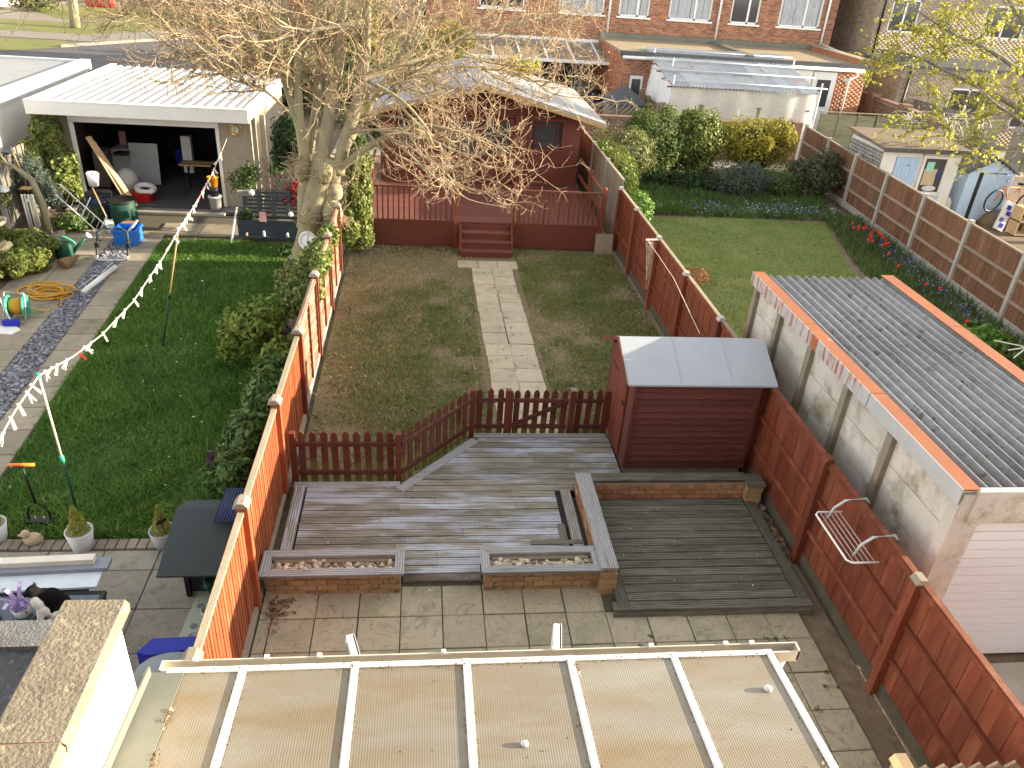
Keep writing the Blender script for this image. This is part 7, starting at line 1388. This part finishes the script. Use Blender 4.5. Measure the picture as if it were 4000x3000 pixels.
# flower beds of the right garden
def bed(name, label, poly, n, h, m, wd=.01, z=0): blades(name, poly, n, h, wd, m, None, z, .8, label=label, kind='stuff')
leafmass('undergrowth', 'dark low undergrowth below the shrubs of the far bed', [((x_, 23.7+.3*math.sin(x_*2), .25), (.6, .6, .28)) for x_ in (6.3, 7.2, 8.1, 9.0, 10.2, 11.2)], .05, 'leaf_dark', 'ground cover', 420, .5)
bed('bluebell_leaves', 'strappy green leaves of the far flower bed', rect(6.2, 12.0, 20.7, 23.2), 12000, .24, 'leaf_mid', .014)
bed('bluebell_leaves', 'strappy green leaves of the bed along the brown fence', [(10.4, 10.5), (11.9, 10.5), (12.5, 21), (11.4, 20.8), (10.5, 17)], 11000, .22, 'leaf_mid', .013)
def flowers(label, n, fx, z0, z1, size, m):
    X, Y = fx(n); P = np.stack([X, Y, rng.uniform(z0, z1, n)], 1); V, F = leafquads(P, rng.normal(size=(n, 3)), size, .8, 1.); fast('blossom', V, F, m, kind='stuff', label=label)
flowers('blue flowers drifting along the far bed', 750, lambda n: (np.concatenate([rng.normal(8.3, .5, n//3), rng.normal(10.6, .7, n-n//3)]), 21.2+rng.normal(0, .35, n)), .1, .26, .018, 'petal_blue2')
flowers('blue flowers below the brown fence', 900, lambda n: (lambda y: (11.35+.07*(y-12)+rng.normal(0, .22, n), y))(rng.uniform(11, 20, n)), .1, .26, .02, 'petal_blue')
flowers('white flowers in the far bed', 160, lambda n: (rng.uniform(9, 12, n), 21.2+rng.normal(0, .3, n)), .12, .26, .02, 'petal_white')
tulip = None
for i in range(26):
    y = random.choice([random.uniform(17.6, 19.6)]*3+[random.uniform(12.8, 17.4)]); x = 11.35+.07*(y-15)+random.uniform(-.35, .35)
    if tulip is None:
        tulip = T('tulip', 'red tulip in the bed below the brown fence', 'flower', (0, 0, 0), 'red tulips along the brown fence')
        MB().lathe([(.012, .27), (.03, .29), (.033, .325), (.022, .36)], (0, 0, 0), 8).done('petals', 'petal_red', tulip, True); MB().tube([(0, 0, 0), (.01, 0, .28)], .007, 5).done('stem', 'leaf_mid', tulip); MB().beam((0, 0, .02), (.09, .03, .22), .035, .004).beam((0, 0, .02), (-.08, .04, .2), .035, .004).done('leaf', 'leaf_blue', tulip); tulip.location = (x, y, 0)
    else: dup(tulip, (x, y, 0), None, random.uniform(0, 6.28))
leafmass('bergenia', 'broad-leaved plant in the bed near the garage roof', [((11.1, 12.9, .18), (.35, .5, .2))], .10, 'leaf_bright', 'plant', 300, .8)
leafmass('bergenia', 'broad glossy plant in the bed at the right edge', [((11.3, 12.0, .2), (.35, .5, .22))], .10, 'leaf_mid', 'plant', 300, .8)
# tree with young leaves, upper right
t2 = T('budding_tree', 'tree with yellow-green young leaves reaching in from the right edge', 'tree', (17.6, 20.6, 0))
LB2 = [([(17.75, 20.6, -.1), (17.35, 20.6, 1.0), (16.95, 20.7, 2.0), (16.6, 20.8, 3.2), (16.4, 20.9, 4.6), (16.3, 21, 6.5)], .3, .12), ([(16.8, 20.7, 2.3), (15.8, 20.8, 2.25), (15.0, 20.9, 2.3), (14.3, 21, 2.7), (13.6, 21, 2.9)], .09, .02), ([(16.6, 20.8, 3.1), (15.4, 21, 3.6), (14.2, 21.2, 4.0), (13.0, 21.4, 4.4), (12.0, 21.5, 4.5)], .1, .015), ([(16.5, 20.9, 3.9), (15.2, 21.3, 4.6), (14, 21.6, 5.0), (12.9, 21.8, 5.5)], .09, .02), ([(16.7, 20.8, 2.8), (15.6, 20.2, 3.2), (14.6, 19.9, 3.6), (13.4, 19.8, 4.3)], .07, .015), ([(16.4, 20.9, 4.5), (15.5, 21, 5.4), (14.4, 21, 6.2)], .08, .02), ([(16.9, 20.7, 2.4), (16.2, 20.2, 3.3), (15.5, 20, 4.6)], .08, .02)]
limbs_mesh(LB2[:1], 'trunk', 'bark_grey', t2, 14); limbs_mesh(LB2[1:], 'limb', 'bark_grey', t2, 8)
S = []; D = []; LL = []
for pts, r0, r1 in LB2[1:]:
    P = np.array(pts, float); k = len(P)
    for q in range(17):
        f = random.uniform(.2, 1)*(k-1.001); i = int(f); s_ = P[i]+(P[i+1]-P[i])*(f-i); d = P[i+1]-P[i]; S.append(s_); D.append(d/np.linalg.norm(d)*.7+rng.normal(size=3)*.6); LL.append(random.uniform(.6, 1.6))
P1 = sprout(np.array(S), np.array(D), np.array(LL), 6, .22, .0, .06); R1 = np.full((len(P1), 6), .014)*np.linspace(1, .4, 6)[None]
s2, d2, r2 = children(P1, R1, 8, .15, 1.); P2 = sprout(s2, d2, rng.uniform(.25, .7, len(s2)), 5, .25, .0, .08); R2 = np.full((len(s2), 5), .006)
V, F = merge([tubesN(P1, R1, 4), tubesN(P2, R2, 3)]); fast('twigs', V, F, 'bark_grey', t2, kind='stuff')
s3, d3, r3 = children(P2, R2, 9, .3); k = (s3[:, 0] < 15.6) | (rng.random(len(s3)) < .35); V, F = leafquads(s3[k], rng.normal(size=(k.sum(), 3)), .05, .75, .7); fast('young_leaves', V, F, 'leaf_yellow', t2, kind='stuff')
# far street trees and shrubs
bt = T('blossom_tree', 'small street tree with pink blossom on the far grass', 'tree', (-21.3, 54.5, 0))
MB().tube([(-21.3, 54.5, 0), (-21.2, 54.6, 1.6), (-21.1, 54.6, 3.2)], [.32, .26, .2], 8).done('trunk', 'bark', bt, True)
P, N_ = cloud((-20.6, 54.6, 4.1), (2.3, 1.6, 1.1), 1200, .3); V, F = leafquads(P, N_, .10, .8); fast('crown', V, F, 'petal_pink', bt)
shrub('pampas_shrub', 'pale yellow-green shrub by the far white house', (-26.9, 62.5, 1.0), (1.8, 1.2, 1.5), 2200, .14, 'leaf_olive', .2, .3)
for i, (x, y, z, rx, rz, m, lab) in enumerate([(-5.5, 33, 1.0, 2.2, 1.6, 'leaf_olive', 'olive hedge bushes beyond the white-roofed garage'), (-2.2, 31, 1.3, 1.8, 1.8, 'leaf_mid', 'green bush behind the summerhouse, left'), (.4, 33, 1.3, 1.5, 1.7, 'leaf_ivy', 'yellow-green bush behind the summerhouse ridge'), (-4, 46, 1.2, 3, 1.8, 'leaf_olive', 'brown-olive hedge across the far road'), (1.8, 44, 1.6, 3, 2.2, 'leaf_dark', 'dark hedge across the far road'), (-1.0, 28, .8, 1.2, 1.2, 'leaf_dark', 'dark shrub behind the summerhouse')]):
    shrub('hedge_bush', lab, (x, y, z), (rx, 1.2, rz), 2600, .09, m, .25, .5, lobes=4)
# a few loose shoots drooping over the mossy fence
m = 120; c = np.stack([rng.uniform(17.2, 20.5, m), np.full(m, 27.9), rng.uniform(1.4, 2.0, m)], 1); d = rng.normal(size=(m, 3)); d[:, 2] -= .6; P4 = sprout(c, d, rng.uniform(.3, .9, m), 5, .3, -.1); V, F = tubesN(P4, np.full((m, 5), .009), 3)
t = T('dry_climber', 'dry pale climber stems hanging over the mossy fence', 'climber', (18.8, 27.9, 0)); fast('stems', V, F, 'wood_white', t)
